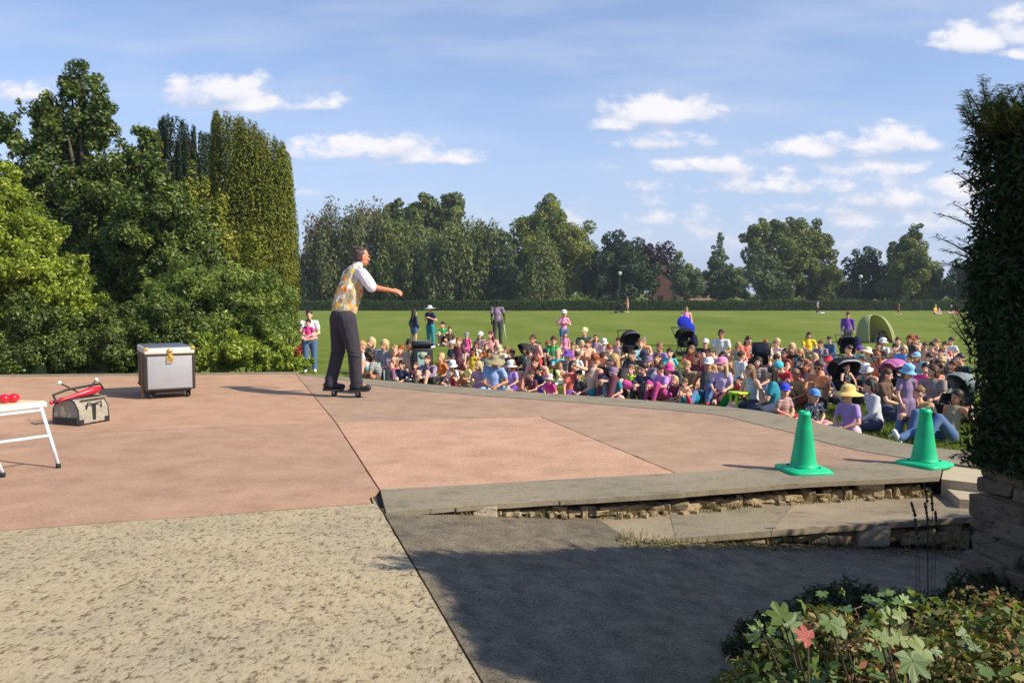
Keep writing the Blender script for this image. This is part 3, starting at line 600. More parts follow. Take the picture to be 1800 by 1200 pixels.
def hair_mesh(h):
    key = ('hair', h)
    if key in CACHE: return CACHE[key]
    pr = [ellipsoid((0, .020, .044), (.086, .098, .094), None, 16, 10)]; r = random.Random(hash(h) % 99 if False else len(h))
    if h in ('short', 'bob', 'bun', 'pony'):
        for _ in range(34):
            a = r.uniform(0, 6.28); e = r.uniform(.15, 1.4); q = math.cos(e); y = .022 + .088 * math.sin(a) * q; z = .044 + .086 * math.sin(e)
            if y < -.055 and z < .10: continue
            pr.append(ellipsoid((.078 * math.cos(a) * q, y, z), (.019, .019, .019), None, 8, 6))
    if h == 'thin': pr = [ellipsoid((0, .035, .018), (.083, .082, .072), None, 16, 10)]
    if h in ('long', 'fringe'): pr += [capsule((-.066, .03, .02), .030, (-.080, .035, -.20), .026), capsule((.066, .03, .02), .030, (.080, .035, -.20), .026), capsule((0, .075, .03), .07, (0, .105, -.26), .055, ((0, 1, 0), .6))]
    if h == 'bob': pr += [capsule((-.068, .02, .02), .030, (-.074, .02, -.08), .028), capsule((.068, .02, .02), .030, (.074, .02, -.08), .028), capsule((0, .07, .03), .075, (0, .075, -.08), .06)]
    if h == 'bun': pr += [ellipsoid((0, .09, .115), (.042, .042, .040))]
    if h == 'pony': pr += [capsule((0, .10, .06), .035, (0, .15, -.06), .03), capsule((0, .15, -.06), .03, (0, .14, -.17), .016)]
    if h == 'curly':
        for i in range(26):
            a = r.uniform(0, 6.28); z = r.uniform(-.12, .12); q = .085 * math.sqrt(max(.05, 1 - (z / .15) ** 2)); y = q * math.sin(a) * 1.1 + .035
            if y < -.03 and z < .06: continue
            pr.append(ellipsoid((q * math.cos(a), y, z), (.036, .036, .036)))
    CACHE[key] = fused('hair', pr, .011, 2, (M_HAIR,)); return CACHE[key]
def hat_mesh(h):
    key = ('hat', h)
    if key in CACHE: return CACHE[key]
    mb = MB(); dome = [(.094, .035), (.096, .06), (.090, .095), (.070, .128), (.035, .146), (.002, .150)]
    if h == 'cap':
        mb.lathe([(.093, .030)] + dome, (0, .014, 0), 20, sy=1.12)
        vs = []; fs = []; n = 9
        for z in (0, .005):
            for i in range(n): a = math.pi * (1.12 + .76 * i / (n - 1)); vs.append((.088 * math.cos(a), .014 + .105 * math.sin(a), .042 + z))
            for i in range(n): a = math.pi * (1.12 + .76 * i / (n - 1)); vs.append((.084 * math.cos(a), .014 - .075 + .105 * math.sin(a) * (1 - .12 * abs(i - 4) / 4), .026 + z))
        for i in range(n - 1): fs += [(i, i + 1, n + i + 1, n + i), (2 * n + i, 3 * n + i, 3 * n + i + 1, 2 * n + i + 1), (n + i, n + i + 1, 3 * n + i + 1, 3 * n + i)]
        mb.add(vs, fs, 0, True)
    elif h == 'beanie' or h == 'scarf': mb.lathe([(.092, .01)] + dome, (0, .02, 0), 20, sy=1.12)
    else:
        R = {'sun': .20, 'bucket': .145, 'wide': .24}[h]; dr = {'sun': .035, 'bucket': .05, 'wide': .03}[h]
        mb.lathe([(.092, .036), (R * .6, .030 - dr * .3), (R, .03 - dr), (R, .036 - dr), (R * .6, .040 - dr * .3), (.097, .050), (.094, .09), (.080, .125), (.04, .142), (.002, .145)], (0, .014, 0), 24, sy=1.06)
    me = mb.build('tmp', [M_CLOTH]); d_ = me.data; bpy.data.objects.remove(me); CACHE[key] = d_; return d_
def glasses_mesh():
    if 'gl' in CACHE: return CACHE['gl']
    mb = MB()
    for s in (-1, 1): mb.lathe([(.001, -.002), (.026, -.002), (.026, .003), (.001, .003)], (s * .032, -.098, .004), 12, rot=Euler((math.pi / 2, 0, 0)), sy=.85); mb.tube([(s * .055, -.094, .010), (s * .082, .0, .005)], .003, 5)
    mb.tube([(-.01, -.101, .006), (.01, -.101, .006)], .003, 5)
    o = mb.build('tmp', [M_BLACK]); CACHE['gl'] = o.data; bpy.data.objects.remove(o); return CACHE['gl']
CLR = dict(white='e4e2e2', cream='dccfae', pink='dd84ac', palepink='e6b4c0', hotpink='d8308a', magenta='b0307c', red='bf2434', coral='cf6656', orange='dd7a2c', peach='e6aa86', yellow='e0b818', paleyellow='e2d890', lime='a8cf3a', green='1a8f46', darkgreen='244438', sage='8a9a7a',
           teal='0c7f93', turquoise='3aaeb8', blue='5a8ede', skyblue='7ab4e4', navy='202a48', royal='2a3ac8', purple='5e3496', lilac='a684c6', mauve='7c6484', maroon='5e2034', black='17171b', grey='86868e', palegrey='b4b6bc', charcoal='33333a', denim='44628c', paledenim='8fb4d2', brown='573a2a', tan='a98a60', beige='c4ac8c', khaki='8a7d5c', straw='dcb468', rust='8a3d22')
HCL = dict(dark='33251e', brown='553826', light='8c6644', blond='c49c68', fair='d8b986', ginger='9c5228', grey='8a857e', black='161312', auburn='6c3222')
HNAME = dict(dark='dark', brown='brown', light='light brown', blond='blond', fair='fair', ginger='ginger', grey='grey', black='black', auburn='auburn')
CNAME = dict(palepink='pale pink', hotpink='hot pink', paleyellow='pale yellow', darkgreen='dark green', skyblue='sky blue', royal='royal blue', palegrey='pale grey', paledenim='pale denim')
SKIN = dict(light='e8b094', pink='eba88e', tan='c88a66', pale='f0c0a8', dark='2e1c16', mid='90603f')
PN = dict(cross='cross-legged', knees='knees drawn up', out='legs outstretched', back='leaning back', side='legs tucked sideways', kneel='kneeling', shade='shading the eyes', point='one arm out', lean='bent over both hands', hunch='hunched forward', clap='clapping', stand='standing', walk='walking', push='pushing a buggy', hold='holding a child', hands='standing hands to chest')
GN = dict(tee='T-shirt', tank='sleeveless top', long='long-sleeved top', dress='dress')
PERF = Vector((-2.1, 10.3, 0)); LABELS = []; NV = [0]
def person(px, top, base, kind, ch, tp, bt, hair, where, hat=None, skin='light', face=None, glasses=False, shoes='white', label=None, group='spectators on the lawn', size=None):
    """a spectator: ground point from a survey pixel, real size from the height it shows"""
    kind = {2: 'knees', 4: 'hunch'}.get(NV[0] % 6, kind) if kind == 'cross' and label is None and not ch else kind; vr = NV[0] % 4 if kind in ('cross', 'knees', 'kneel', 'side') else NV[0] % 2 * (kind != 'lean'); NV[0] += 1; P, me, R, k = proto(kind, ch, vr); g = G(px, base, LAWN); rr = random.Random(int(px * 7 + top * 13))
    ht = P['head'].z + .125 * P['hs'] + (.02 if hat else 0)
    s = size or (base - top) / 1400 * g.y / ht
    lo, hi = (.50, .86) if ch else (.84, 1.08)
    s = min(max(s, lo), hi)
    tgt = PERF - g; rz = math.atan2(tgt.x, -tgt.y) if face is None else math.radians(face)
    if face is None: rz = rz * .75 + rr.uniform(-.35, .35)
    o = bpy.data.objects.new('person', me); COL.objects.link(o); o.location = g; o.rotation_euler = (0, 0, rz); o.scale = (s, s, s); o.color = (*hexc(SKIN[skin]), 1)
    def kid(name, m, col, mat=None):
        q = hexc(col); q = q if mat is not None and name == 'hair' else tuple(min(.85, x * 1.18 + .034) for x in q)
        c = bpy.data.objects.new(name, m); COL.objects.link(c); c.parent = o; c.color = (*q, 1)
        if mat is not None: c.matrix_local = mat
        return c
    HM = Matrix.Translation(P['head']) @ R.to_4x4() @ Matrix.Diagonal((P['hs'],) * 3 + (1,))
    if tp: kid({'tee': 't_shirt', 'tank': 'vest_top', 'long': 'jumper', 'dress': 'dress'}[tp[0]], garment(kind, ch, tp[0], vr), CLR[tp[1]])
    if bt: kid(bt[0], garment(kind, ch, bt[0], vr), CLR[bt[1]])
    if shoes: kid('shoes', garment(kind, ch, 'shoes', vr), CLR[shoes])
    if hair: kid('hair', hair_mesh(hair[0]), HCL[hair[1]], HM)
    if hat: kid('sun_hat' if hat[0] in ('sun', 'wide', 'bucket') else 'cap', hat_mesh(hat[0]), CLR[hat[1]], HM @ Matrix.Rotation(rr.uniform(-.12, .12), 4, 'Y'))
    if glasses: kid('sunglasses', glasses_mesh(), '101010', HM)
    if label is None:
        c = lambda n: CNAME.get(n, n)
        who = 'child' if ch else 'adult'
        hd = f"{c(hat[1])} {'sun hat' if hat[0] in ('sun', 'wide', 'bucket') else 'cap'}" if hat else (f"{HNAME[hair[1]]} {dict(short='short', thin='thinning', long='long', bob='bobbed', bun='bunned', pony='ponytailed', curly='curly')[hair[0]]} hair" if hair else 'bald head')
        tt = f"{c(tp[1])} {GN[tp[0]]}" if tp else 'bare chest'
        label = f"{who} in {tt}, {hd}, {PN[kind]}, {where}"
        if len(label.replace('-', ' ').split()) > 16: label = f"{who} in {tt}, {hd}, {where}"
    LABELS.append(label); tag(o, label, 'person', group); return o
# ------------------------------------------------------------------ the audience: (x, head top, ground, pose, child, top, bottom, hair, where, extras)
T = 'tee'; K = 'tank'; LS = 'long'; D = 'dress'
CR = [
 # standing and far figures
 (545, 545, 655, 'hold', 0, (T, 'white'), ('trousers', 'denim'), ('bun', 'dark'), 'by the shrub', dict(label='person in white T-shirt and jeans holding a child, beside the red flowers', face=10)),
 (728, 549, 606, 'stand', 1, (LS, 'navy'), ('skirt', 'denim'), ('long', 'dark'), 'beyond the black bin', dict(size=.86, face=150, label='child with long dark hair, navy top and denim skirt, back turned beyond the black bin')),
 (757, 536, 612, 'hands', 0, (T, 'navy'), ('leggings', 'teal'), ('bob', 'blond'), 'beyond the bin', dict(hat=('wide', 'palegrey'), face=-40, label='person standing in wide pale sun hat, navy top and dark teal leggings')),
 (780, 560, 606, 'knees', 0, (T, 'green'), ('shorts', 'maroon'), ('short', 'dark'), 'beyond the bin', dict(face=0, label='person in bright green top sitting knees up on the open lawn')),
 (791, 574, 608, 'cross', 1, (T, 'brown'), ('shorts', 'brown'), ('short', 'brown'), 'beside the person in green', {}),
 (875, 524, 604, 'stand', 0, (T, 'mauve'), ('trousers', 'charcoal'), ('short', 'black'), '', dict(skin='dark', face=15, shoes='navy', label='tall dark-skinned person in mauve patterned shirt holding a pale stick')),
 (991, 551, 612, 'hands', 1, (T, 'pink'), ('shorts', 'denim'), ('pony', 'light'), '', dict(hat=('cap', 'white'), size=.92, face=10, label='child standing in white cap, pink top and denim shorts')),
 (1103, 522, 549.5, 'push', 0, (D, 'coral'), None, ('short', 'grey'), '', dict(face=-80, skin='tan', label='distant person in coral dress pushing a buggy along the hedge')),
 (1205, 538, 607, 'push', 0, (K, 'pink'), ('skirt', 'navy'), ('bun', 'brown'), '', dict(glasses=True, face=0, label='person in pink top carrying a bright blue cloth behind a pushchair')),
 (1437, 528, 551, 'stand', 0, (T, 'navy'), ('trousers', 'black'), ('short', 'dark'), '', dict(face=60, label='distant person in navy standing before the far hedge')),
 (1579, 533, 553, 'walk', 1, (T, 'rust'), ('shorts', 'rust'), ('short', 'brown'), '', dict(face=100, skin='tan', label='distant child in rust red walking by the far hedge')),
 (1643, 536, 552, 'cross', 0, (T, 'yellow'), ('shorts', 'palepink'), ('short', 'fair'), '', dict(face=30, label='distant person in yellow sitting near the far hedge')),
 (1650, 541, 553, 'cross', 1, (T, 'palepink'), ('shorts', 'cream'), ('short', 'blond'), 'near the far hedge', {}),
 (1672, 534, 552, 'cross', 0, (T, 'darkgreen'), ('shorts', 'cream'), ('short', 'fair'), 'near the far hedge', dict(face=-20)),
 (1686, 543, 556, 'cross', 0, (T, 'coral'), ('shorts', 'coral'), ('short', 'brown'), 'near the far hedge', {}),
 (1489, 556, 618, 'stand', 0, (LS, 'purple'), ('trousers', 'charcoal'), ('bun', 'auburn'), '', dict(face=0, size=.80, label='person standing in purple top with hair piled up, behind a dark pushchair')),
 (1268, 578, 634, 'cross', 0, (T, 'white'), ('shorts', 'white'), ('short', 'dark'), 'back row', dict(glasses=True, skin='tan', label='person in white T-shirt and sunglasses sitting tall in the back row')),
 (1422, 586, 632, 'kneel', 0, (T, 'yellow'), ('trousers', 'khaki'), ('bob', 'dark'), '', dict(face=10, label='person in bright yellow top kneeling at the back of the crowd')),
 (1463, 592, 634, 'side', 0, (LS, 'denim'), ('trousers', 'denim'), ('short', 'dark'), 'by the purple top', dict(face=-70)),
 # left cluster behind the performer
 (643, 593, 668, 'knees', 0, (T, 'white'), ('shorts', 'paledenim'), ('short', 'blond'), 'beside the performer', dict(skin='pink', shoes='black', face=-15)),
 (661, 588, 656, 'knees', 0, (T, 'black'), ('shorts', 'sage'), ('bob', 'fair'), 'beside the performer', dict(face=-35)),
 (680, 596, 664, 'cross', 0, (T, 'grey'), ('shorts', 'tan'), ('bob', 'fair'), 'near the bin', dict(face=-20)),
 (697, 604, 665, 'knees', 1, (T, 'palepink'), ('shorts', 'charcoal'), ('curly', 'blond'), 'near the bin', {}),
 (707, 606, 668, 'cross', 0, (LS, 'peach'), ('trousers', 'white'), ('short', 'ginger'), 'near the bin', {}),
 (716, 590, 664, 'knees', 0, (T, 'cream'), ('trousers', 'cream'), ('bun', 'dark'), 'against the bin', dict(face=30)),
 (672, 616, 678, 'hunch', 0, (T, 'charcoal'), ('shorts', 'brown'), ('curly', 'dark'), 'behind the backpack', dict(face=-70, skin='tan')),
 (691, 640, 676, 'kneel', 1, (T, 'magenta'), ('shorts', 'magenta'), ('short', 'brown'), 'behind the backpack', {}),
 (731, 636, 680, 'kneel', 1, (LS, 'maroon'), ('trousers', 'maroon'), ('long', 'auburn'), 'in front of the bin', {}),
 (757, 637, 682, 'knees', 0, (LS, 'mauve'), ('shorts', 'black'), ('long', 'brown'), 'before the bin', dict(face=-25)),
 (708, 632, 680, 'cross', 1, (T, 'navy'), ('trousers', 'denim'), ('short', 'dark'), 'between bin and backpack', {}),
 # second cluster
 (779, 620, 676, 'kneel', 1, (T, 'orange'), ('shorts', 'charcoal'), ('short', 'fair'), 'right of the bin', dict(skin='pink')),
 (798, 602, 646, 'cross', 0, (T, 'navy'), ('shorts', 'grey'), ('short', 'brown'), 'right of the bin', dict(hat=('cap', 'palepink'), face=-60)),
 (807, 608, 672, 'stand', 1, (D, 'maroon'), None, ('short', 'light'), 'right of the bin', dict(size=.62)),
 (797, 632, 680, 'cross', 1, (T, 'white'), ('shorts', 'black'), ('short', 'dark'), 'second row', dict(hat=('bucket', 'white'))),
 (799, 648, 688, 'cross', 1, (K, 'red'), ('shorts', 'coral'), ('bob', 'brown'), 'front row', dict(face=-30)),
 (818, 656, 689, 'hunch', 1, (T, 'orange'), ('shorts', 'orange'), ('short', 'blond'), 'front row', {}),
 (821, 589, 640, 'stand', 1, (D, 'hotpink'), None, ('short', 'brown'), 'mid crowd', dict(hat=('cap', 'grey'), size=.55)),
 (834, 612, 664, 'cross', 0, (K, 'yellow'), ('skirt', 'beige'), ('long', 'dark'), 'mid crowd', dict(glasses=True, skin='tan', hat=None)),
 (824, 640, 672, 'cross', 1, (T, 'paleyellow'), ('shorts', 'paleyellow'), ('long', 'light'), 'second row', {}),
 (842, 640, 692, 'kneel', 1, (T, 'pink'), ('shorts', 'pink'), ('long', 'fair'), 'front row', dict(size=.62)),
 (855, 646, 690, 'cross', 1, (T, 'white'), ('shorts', 'black'), ('short', 'dark'), 'beside the blue T-shirt', {}),
 (871, 622, 696, 'cross', 0, (T, 'blue'), ('shorts', 'skyblue'), ('short', 'dark'), 'front row', dict(hat=('wide', 'khaki'), skin='tan', face=0, label='person in blue T-shirt and wide khaki hat, cross-legged in the front row')),
 (849, 582, 628, 'cross', 0, (T, 'palepink'), ('shorts', 'white'), ('long', 'brown'), 'back row', dict(hat=('cap', 'white'), face=-20)),
 (864, 575, 640, 'kneel', 0, (T, 'coral'), ('shorts', 'pink'), ('long', 'auburn'), 'back row', dict(size=.95)),
 (855, 603, 650, 'kneel', 1, (T, 'orange'), ('shorts', 'pink'), ('bob', 'light'), 'mid crowd', {}),
 (872, 606, 642, 'cross', 1, (T, 'palepink'), ('shorts', 'pink'), ('short', 'brown'), 'mid crowd', {}),
 (882, 610, 650, 'cross', 0, (LS, 'cream'), ('trousers', 'beige'), ('short', 'fair'), 'mid crowd', dict(hat=('bucket', 'beige'))),
 (893, 608, 648, 'knees', 1, (T, 'beige'), ('shorts', 'tan'), ('bob', 'light'), 'beside the dark pushchair', {}),
 (899, 634, 696, 'kneel', 1, (T, 'lilac'), ('skirt', 'purple'), ('curly', 'ginger'), 'front row', dict(hat=('bucket', 'white'), size=.66)),
 (917, 652, 694, 'cross', 1, (T, 'peach'), ('shorts', 'palepink'), ('short', 'fair'), 'front row', {}),
 (941, 592, 652, 'kneel', 0, (T, 'coral'), ('shorts', 'red'), ('bun', 'brown'), 'beside the dark pushchair', dict(glasses=True, skin='pink', size=.95)),
 (926, 628, 672, 'cross', 0, (LS, 'charcoal'), ('trousers', 'mauve'), ('short', 'brown'), 'below the pushchair', dict(face=70)),
 # third cluster
 (952, 622, 692, 'lean', 0, (K, 'coral'), ('trousers', 'navy'), ('bob', 'auburn'), 'front row', dict(skin='pink', face=-20, size=1.0, label='person with bare pink arms bent over both hands in the front row')),
 (949, 648, 696, 'kneel', 1, (T, 'navy'), ('skirt', 'purple'), ('short', 'dark'), 'front row', dict(size=.55)),
 (969, 666, 702, 'cross', 1, (T, 'hotpink'), ('shorts', 'hotpink'), ('short', 'fair'), 'front row', dict(hat=('bucket', 'palepink'), size=.52)),
 (936, 660, 697, 'cross', 1, (T, 'maroon'), ('shorts', 'rust'), ('short', 'brown'), 'front row', dict(size=.55)),
 (961, 602, 644, 'cross', 0, (T, 'navy'), ('shorts', 'maroon'), ('short', 'ginger'), 'mid crowd', {}),
 (974, 594, 646, 'kneel', 1, (T, 'green'), ('shorts', 'darkgreen'), ('short', 'brown'), 'mid crowd', dict(size=.8, face=10)),
 (993, 592, 638, 'stand', 1, (D, 'pink'), None, ('long', 'brown'), 'behind the green top', dict(size=.55)),
 (984, 636, 676, 'out', 1, (T, 'paleyellow'), ('shorts', 'white'), ('curly', 'light'), 'mid crowd', dict(face=60)),
 (1003, 636, 701, 'side', 0, (T, 'coral'), ('leggings', 'purple'), ('long', 'dark'), 'front row', dict(face=60, skin='pink')),
 (1019, 650, 702, 'cross', 1, (T, 'charcoal'), ('shorts', 'maroon'), ('short', 'dark'), 'front row', {}),
 (1035, 621, 702, 'side', 0, (K, 'peach'), ('shorts', 'teal'), ('short', 'ginger'), 'front row', dict(face=120, skin='pink', label='person turned away with bare pink back and teal shorts, front row')),
 (1029, 574, 628, 'cross', 0, (T, 'darkgreen'), ('shorts', 'sage'), ('short', 'light'), 'back row', dict(hat=('cap', 'paleyellow'), face=-10)),
 (1047, 588, 634, 'shade', 0, (K, 'mauve'), ('shorts', 'grey'), ('long', 'brown'), 'back row', {}),
 (1008, 601, 640, 'cross', 1, (T, 'pink'), ('shorts', 'tan'), ('short', 'light'), 'mid crowd', {}),
 (1021, 600, 644, 'cross', 0, (LS, 'beige'), ('shorts', 'tan'), ('short', 'fair'), 'mid crowd', dict(face=50)),
 (1034, 597, 646, 'knees', 0, (T, 'peach'), ('shorts', 'pink'), ('short', 'auburn'), 'mid crowd', dict(skin='pink')),
 (1013, 618, 662, 'cross', 1, (T, 'white'), ('shorts', 'white'), ('short', 'brown'), 'mid crowd', dict(face=150)),
 (1063, 601, 640, 'cross', 0, (T, 'palepink'), ('shorts', 'coral'), ('short', 'dark'), 'mid crowd', dict(hat=('bucket', 'white'))),
 (1058, 618, 700, 'point', 0, (T, 'black'), ('trousers', 'grey'), ('short', 'brown'), 'front row', dict(face=15)),
 (1086, 620, 702, 'knees', 0, (T, 'black'), ('trousers', 'maroon'), ('long', 'blond'), 'front row', dict(glasses=True)),
 (1079, 650, 706, 'cross', 1, (T, 'teal'), ('shorts', 'palepink'), ('short', 'light'), 'front row', dict(hat=('cap', 'mauve'), face=-25, size=.68)),
 (1087, 593, 640, 'cross', 0, (T, 'maroon'), ('shorts', 'rust'), ('bun', 'auburn'), 'left of the plum pushchair', {}),
 (1097, 630, 668, 'cross', 1, (T, 'royal'), ('shorts', 'navy'), ('short', 'dark'), 'mid crowd', {}),
 (1126, 603, 656, 'kneel', 1, (T, 'turquoise'), ('shorts', 'blue'), ('short', 'light'), 'in front of the plum pushchair', dict(size=.82, face=20)),
 (1133, 592, 636, 'cross', 0, (K, 'orange'), ('shorts', 'coral'), ('short', 'grey'), 'beside the plum pushchair', {}),
 (1135, 650, 704, 'knees', 1, (LS, 'navy'), ('trousers', 'black'), ('short', 'dark'), 'behind the pink tube', dict(size=.8)),
 (1146, 626, 690, 'cross', 0, (T, 'mauve'), ('trousers', 'sage'), ('long', 'brown'), 'behind the pink tube', dict(hat=('cap', 'mauve'))),
 (1163, 602, 660, 'side', 0, (T, 'lilac'), ('shorts', 'grey'), ('bun', 'light'), 'mid crowd', dict(face=-60, skin='tan')),
 (1157, 620, 674, 'cross', 1, (K, 'rust'), ('shorts', 'rust'), ('long', 'brown'), 'mid crowd', {}),
 (1167, 646, 707, 'knees', 0, (T, 'lilac'), ('leggings', 'magenta'), ('short', 'brown'), 'front row', dict(skin='pink')),
 (1188, 629, 690, 'cross', 0, (LS, 'charcoal'), ('trousers', 'black'), ('thin', 'grey'), 'second row', dict(skin='pink')),
 (1176, 652, 700, 'kneel', 1, (T, 'pink'), ('shorts', 'magenta'), ('short', 'brown'), 'second row', dict(hat=('bucket', 'hotpink'), size=.62)),
 (1188, 660, 708, 'cross', 1, (T, 'maroon'), ('shorts', 'yellow'), ('bob', 'fair'), 'front row', {}),
 (1205, 664, 710, 'knees', 1, (K, 'peach'), ('shorts', 'tan'), ('short', 'light'), 'beside the teal bag', {}),
 # fourth cluster
 (1243, 594, 648, 'cross', 0, (T, 'black'), ('shorts', 'charcoal'), ('short', 'dark'), 'by the pushchair', dict(hat=('cap', 'white'))),
 (1229, 620, 684, 'cross', 0, (T, 'maroon'), ('shorts', 'grey'), ('long', 'auburn'), 'mid crowd', {}),
 (1241, 628, 706, 'back', 0, (K, 'charcoal'), ('trousers', 'denim'), ('short', 'light'), 'second row', dict(hat=('cap', 'white'), shoes='red', skin='tan')),
 (1256, 640, 690, 'cross', 1, (T, 'white'), ('shorts', 'peach'), ('short', 'blond'), 'second row', {}),
 (1275, 621, 676, 'cross', 0, (K, 'black'), ('skirt', 'cream'), ('curly', 'dark'), 'mid crowd', dict(glasses=True, skin='tan')),
 (1270, 643, 712, 'kneel', 1, (T, 'lilac'), ('skirt', 'maroon'), ('long', 'fair'), 'front row', dict(hat=('cap', 'pink'), size=.8)),
 (1299, 616, 680, 'side', 0, (T, 'white'), ('trousers', 'denim'), ('short', 'brown'), 'mid crowd', dict(face=110, skin='pink')),
 (1313, 590, 648, 'cross', 0, (D, 'coral'), None, ('long', 'brown'), 'by the navy pushchair', dict(face=30)),
 (1303, 664, 706, 'cross', 1, (T, 'red'), ('shorts', 'navy'), ('short', 'dark'), 'beside the lime bag', dict(skin='pink')),
 (1323, 640, 722, 'side', 0, (K, 'palegrey'), ('shorts', 'charcoal'), ('long', 'light'), 'front row', dict(face=-75, skin='light', label='person with long light brown hair in pale grey vest, side-on in the front row')),
 (1361, 643, 729, 'side', 0, (T, 'teal'), ('trousers', 'navy'), ('long', 'dark'), 'front row', dict(face=-110, label='person in teal T-shirt with back turned, beside the pale grey vest')),
 (1345, 618, 668, 'cross', 1, (T, 'coral'), ('shorts', 'palegrey'), ('thin', 'grey'), 'in front of the navy pushchair', {}),
 (1373, 594, 650, 'cross', 0, (T, 'palepink'), ('trousers', 'cream'), ('short', 'fair'), 'right of the navy pushchair', dict(glasses=True)),
 (1361, 622, 682, 'side', 0, (LS, 'navy'), ('trousers', 'navy'), ('short', 'brown'), 'near the teal T-shirt', dict(face=80)),
 (1399, 601, 660, 'cross', 0, (LS, 'black'), ('skirt', 'purple'), ('long', 'fair'), 'mid crowd', {}),
 (1392, 634, 702, 'lean', 0, (T, 'red'), ('trousers', 'grey'), ('short', 'brown'), 'second row', dict(hat=('scarf', 'turquoise'), face=-60, size=.92, label='person in red T-shirt and turquoise headscarf bending forward')),
 (1387, 664, 712, 'cross', 1, (T, 'tan'), ('shorts', 'grey'), ('thin', 'fair'), 'below the red T-shirt', {}),
 (1377, 694, 742, 'cross', 1, (T, 'rust'), ('shorts', 'red'), ('short', 'light'), 'at the stage edge', dict(hat=('cap', 'royal'), face=20, size=.64)),
 (1427, 702, 752, 'cross', 1, (T, 'navy'), ('shorts', 'pink'), ('short', 'light'), 'behind the cone', dict(hat=('cap', 'blue'), face=10, size=.62)),
 (1441, 632, 716, 'knees', 0, None, ('shorts', 'cream'), ('short', 'brown'), 'left of the silver-rimmed pushchair', dict(glasses=True, skin='tan', face=-25)),
 (1432, 619, 676, 'cross', 0, (T, 'cream'), ('shorts', 'peach'), ('bob', 'fair'), 'mid crowd', {}),
 (1443, 600, 645, 'cross', 0, (T, 'mauve'), ('shorts', 'cream'), ('bun', 'auburn'), 'back row', {}),
 (1494, 705, 768, 'cross', 1, (T, 'lilac'), ('shorts', 'palepink'), ('short', 'brown'), 'stage edge', dict(hat=('sun', 'straw'), face=-60, size=.78, label='small child in wide straw hat at the stage edge')),
 # fifth cluster
 (1513, 611, 660, 'cross', 0, (T, 'turquoise'), ('shorts', 'navy'), ('bob', 'dark'), 'right of the silver-rimmed pushchair', dict(hat=('scarf', 'purple'))),
 (1528, 608, 668, 'cross', 0, (T, 'sage'), ('shorts', 'beige'), ('short', 'blond'), 'below the tent', dict(hat=('sun', 'cream'))),
 (1553, 595, 640, 'cross', 1, (T, 'white'), ('shorts', 'tan'), ('short', 'brown'), 'below the tent', dict(hat=('bucket', 'white'), size=.8)),
 (1577, 590, 640, 'kneel', 1, (T, 'white'), ('shorts', 'green'), ('short', 'brown'), 'below the tent', dict(size=.72)),
 (1601, 588, 646, 'cross', 0, (K, 'charcoal'), ('shorts', 'tan'), ('curly', 'ginger'), 'back row', {}),
 (1617, 603, 642, 'cross', 1, (T, 'cream'), ('shorts', 'peach'), ('short', 'fair'), 'back row', {}),
 (1627, 604, 650, 'cross', 0, (T, 'beige'), ('shorts', 'brown'), ('short', 'brown'), 'back row', {}),
 (1648, 595, 652, 'cross', 0, (T, 'navy'), ('shorts', 'khaki'), ('short', 'light'), 'back row', {}),
 (1672, 594, 640, 'kneel', 1, (T, 'white'), ('shorts', 'navy'), ('short', 'dark'), 'back row', dict(size=.72)),
 (1585, 612, 660, 'shade', 0, (T, 'peach'), ('shorts', 'tan'), ('short', 'brown'), 'behind the pink pushchair', {}),
 (1541, 622, 690, 'kneel', 0, (T, 'orange'), ('shorts', 'coral'), ('long', 'ginger'), 'left of the pink pushchair', {}),
 (1528, 650, 704, 'cross', 1, (T, 'coral'), ('shorts', 'red'), ('short', 'brown'), 'left of the pink pushchair', {}),
 (1557, 662, 742, 'kneel', 0, (T, 'brown'), ('trousers', 'navy'), ('long', 'brown'), 'below the pink pushchair', dict(face=60)),
 (1540, 690, 757, 'side', 0, (LS, 'palegrey'), ('trousers', 'navy'), ('bob', 'dark'), 'stage edge', dict(face=-100, label='person in pale patterned top and navy trousers lying low at the stage edge', size=.86)),
 (1592, 652, 768, 'stand', 1, (D, 'mauve'), None, ('bob', 'light'), 'stage edge', dict(hat=('bucket', 'skyblue'), face=25, size=.62, label='child standing in sky blue sun hat and mauve dress')),
 (1619, 638, 700, 'cross', 0, (LS, 'white'), ('trousers', 'palegrey'), ('short', 'blond'), 'right of the pink pushchair', dict(face=140, hat=('bucket', 'white'))),
 (1646, 632, 724, 'side', 0, (K, 'coral'), ('trousers', 'black'), ('curly', 'brown'), 'second row', dict(face=-140, skin='tan', label='person with curly brown hair, coral vest and bare shoulders, back half turned')),
 (1664, 684, 776, 'back', 0, (K, 'khaki'), ('trousers', 'denim'), ('long', 'dark'), 'by the yew', dict(face=-72, skin='tan', label='person in jeans with legs stretched left, leaning back beside the yew')),
 (1622, 700, 766, 'knees', 0, (T, 'tan'), ('trousers', 'denim'), ('short', 'light'), 'behind the cone', dict(face=-60, shoes='white')),
 (1692, 620, 690, 'cross', 0, (T, 'darkgreen'), ('trousers', 'black'), ('short', 'dark'), 'by the yew', {}),
 (1675, 634, 700, 'cross', 0, (LS, 'black'), ('trousers', 'charcoal'), ('bob', 'auburn'), 'by the yew', {}),
 (1700, 655, 745, 'knees', 0, (T, 'sage'), ('trousers', 'navy'), ('short', 'brown'), 'by the yew', {}),
 (1640, 655, 735, 'kneel', 0, (T, 'brown'), ('trousers', 'charcoal'), ('bob', 'brown'), 'by the yew', dict(size=.86)),
 (1655, 612, 668, 'cross', 0, (T, 'grey'), ('trousers', 'khaki'), ('short', 'auburn'), 'right side of the crowd', {}),
 (1634, 622, 680, 'cross', 0, (T, 'turquoise'), ('shorts', 'navy'), ('short', 'dark'), 'right side of the crowd', {}),
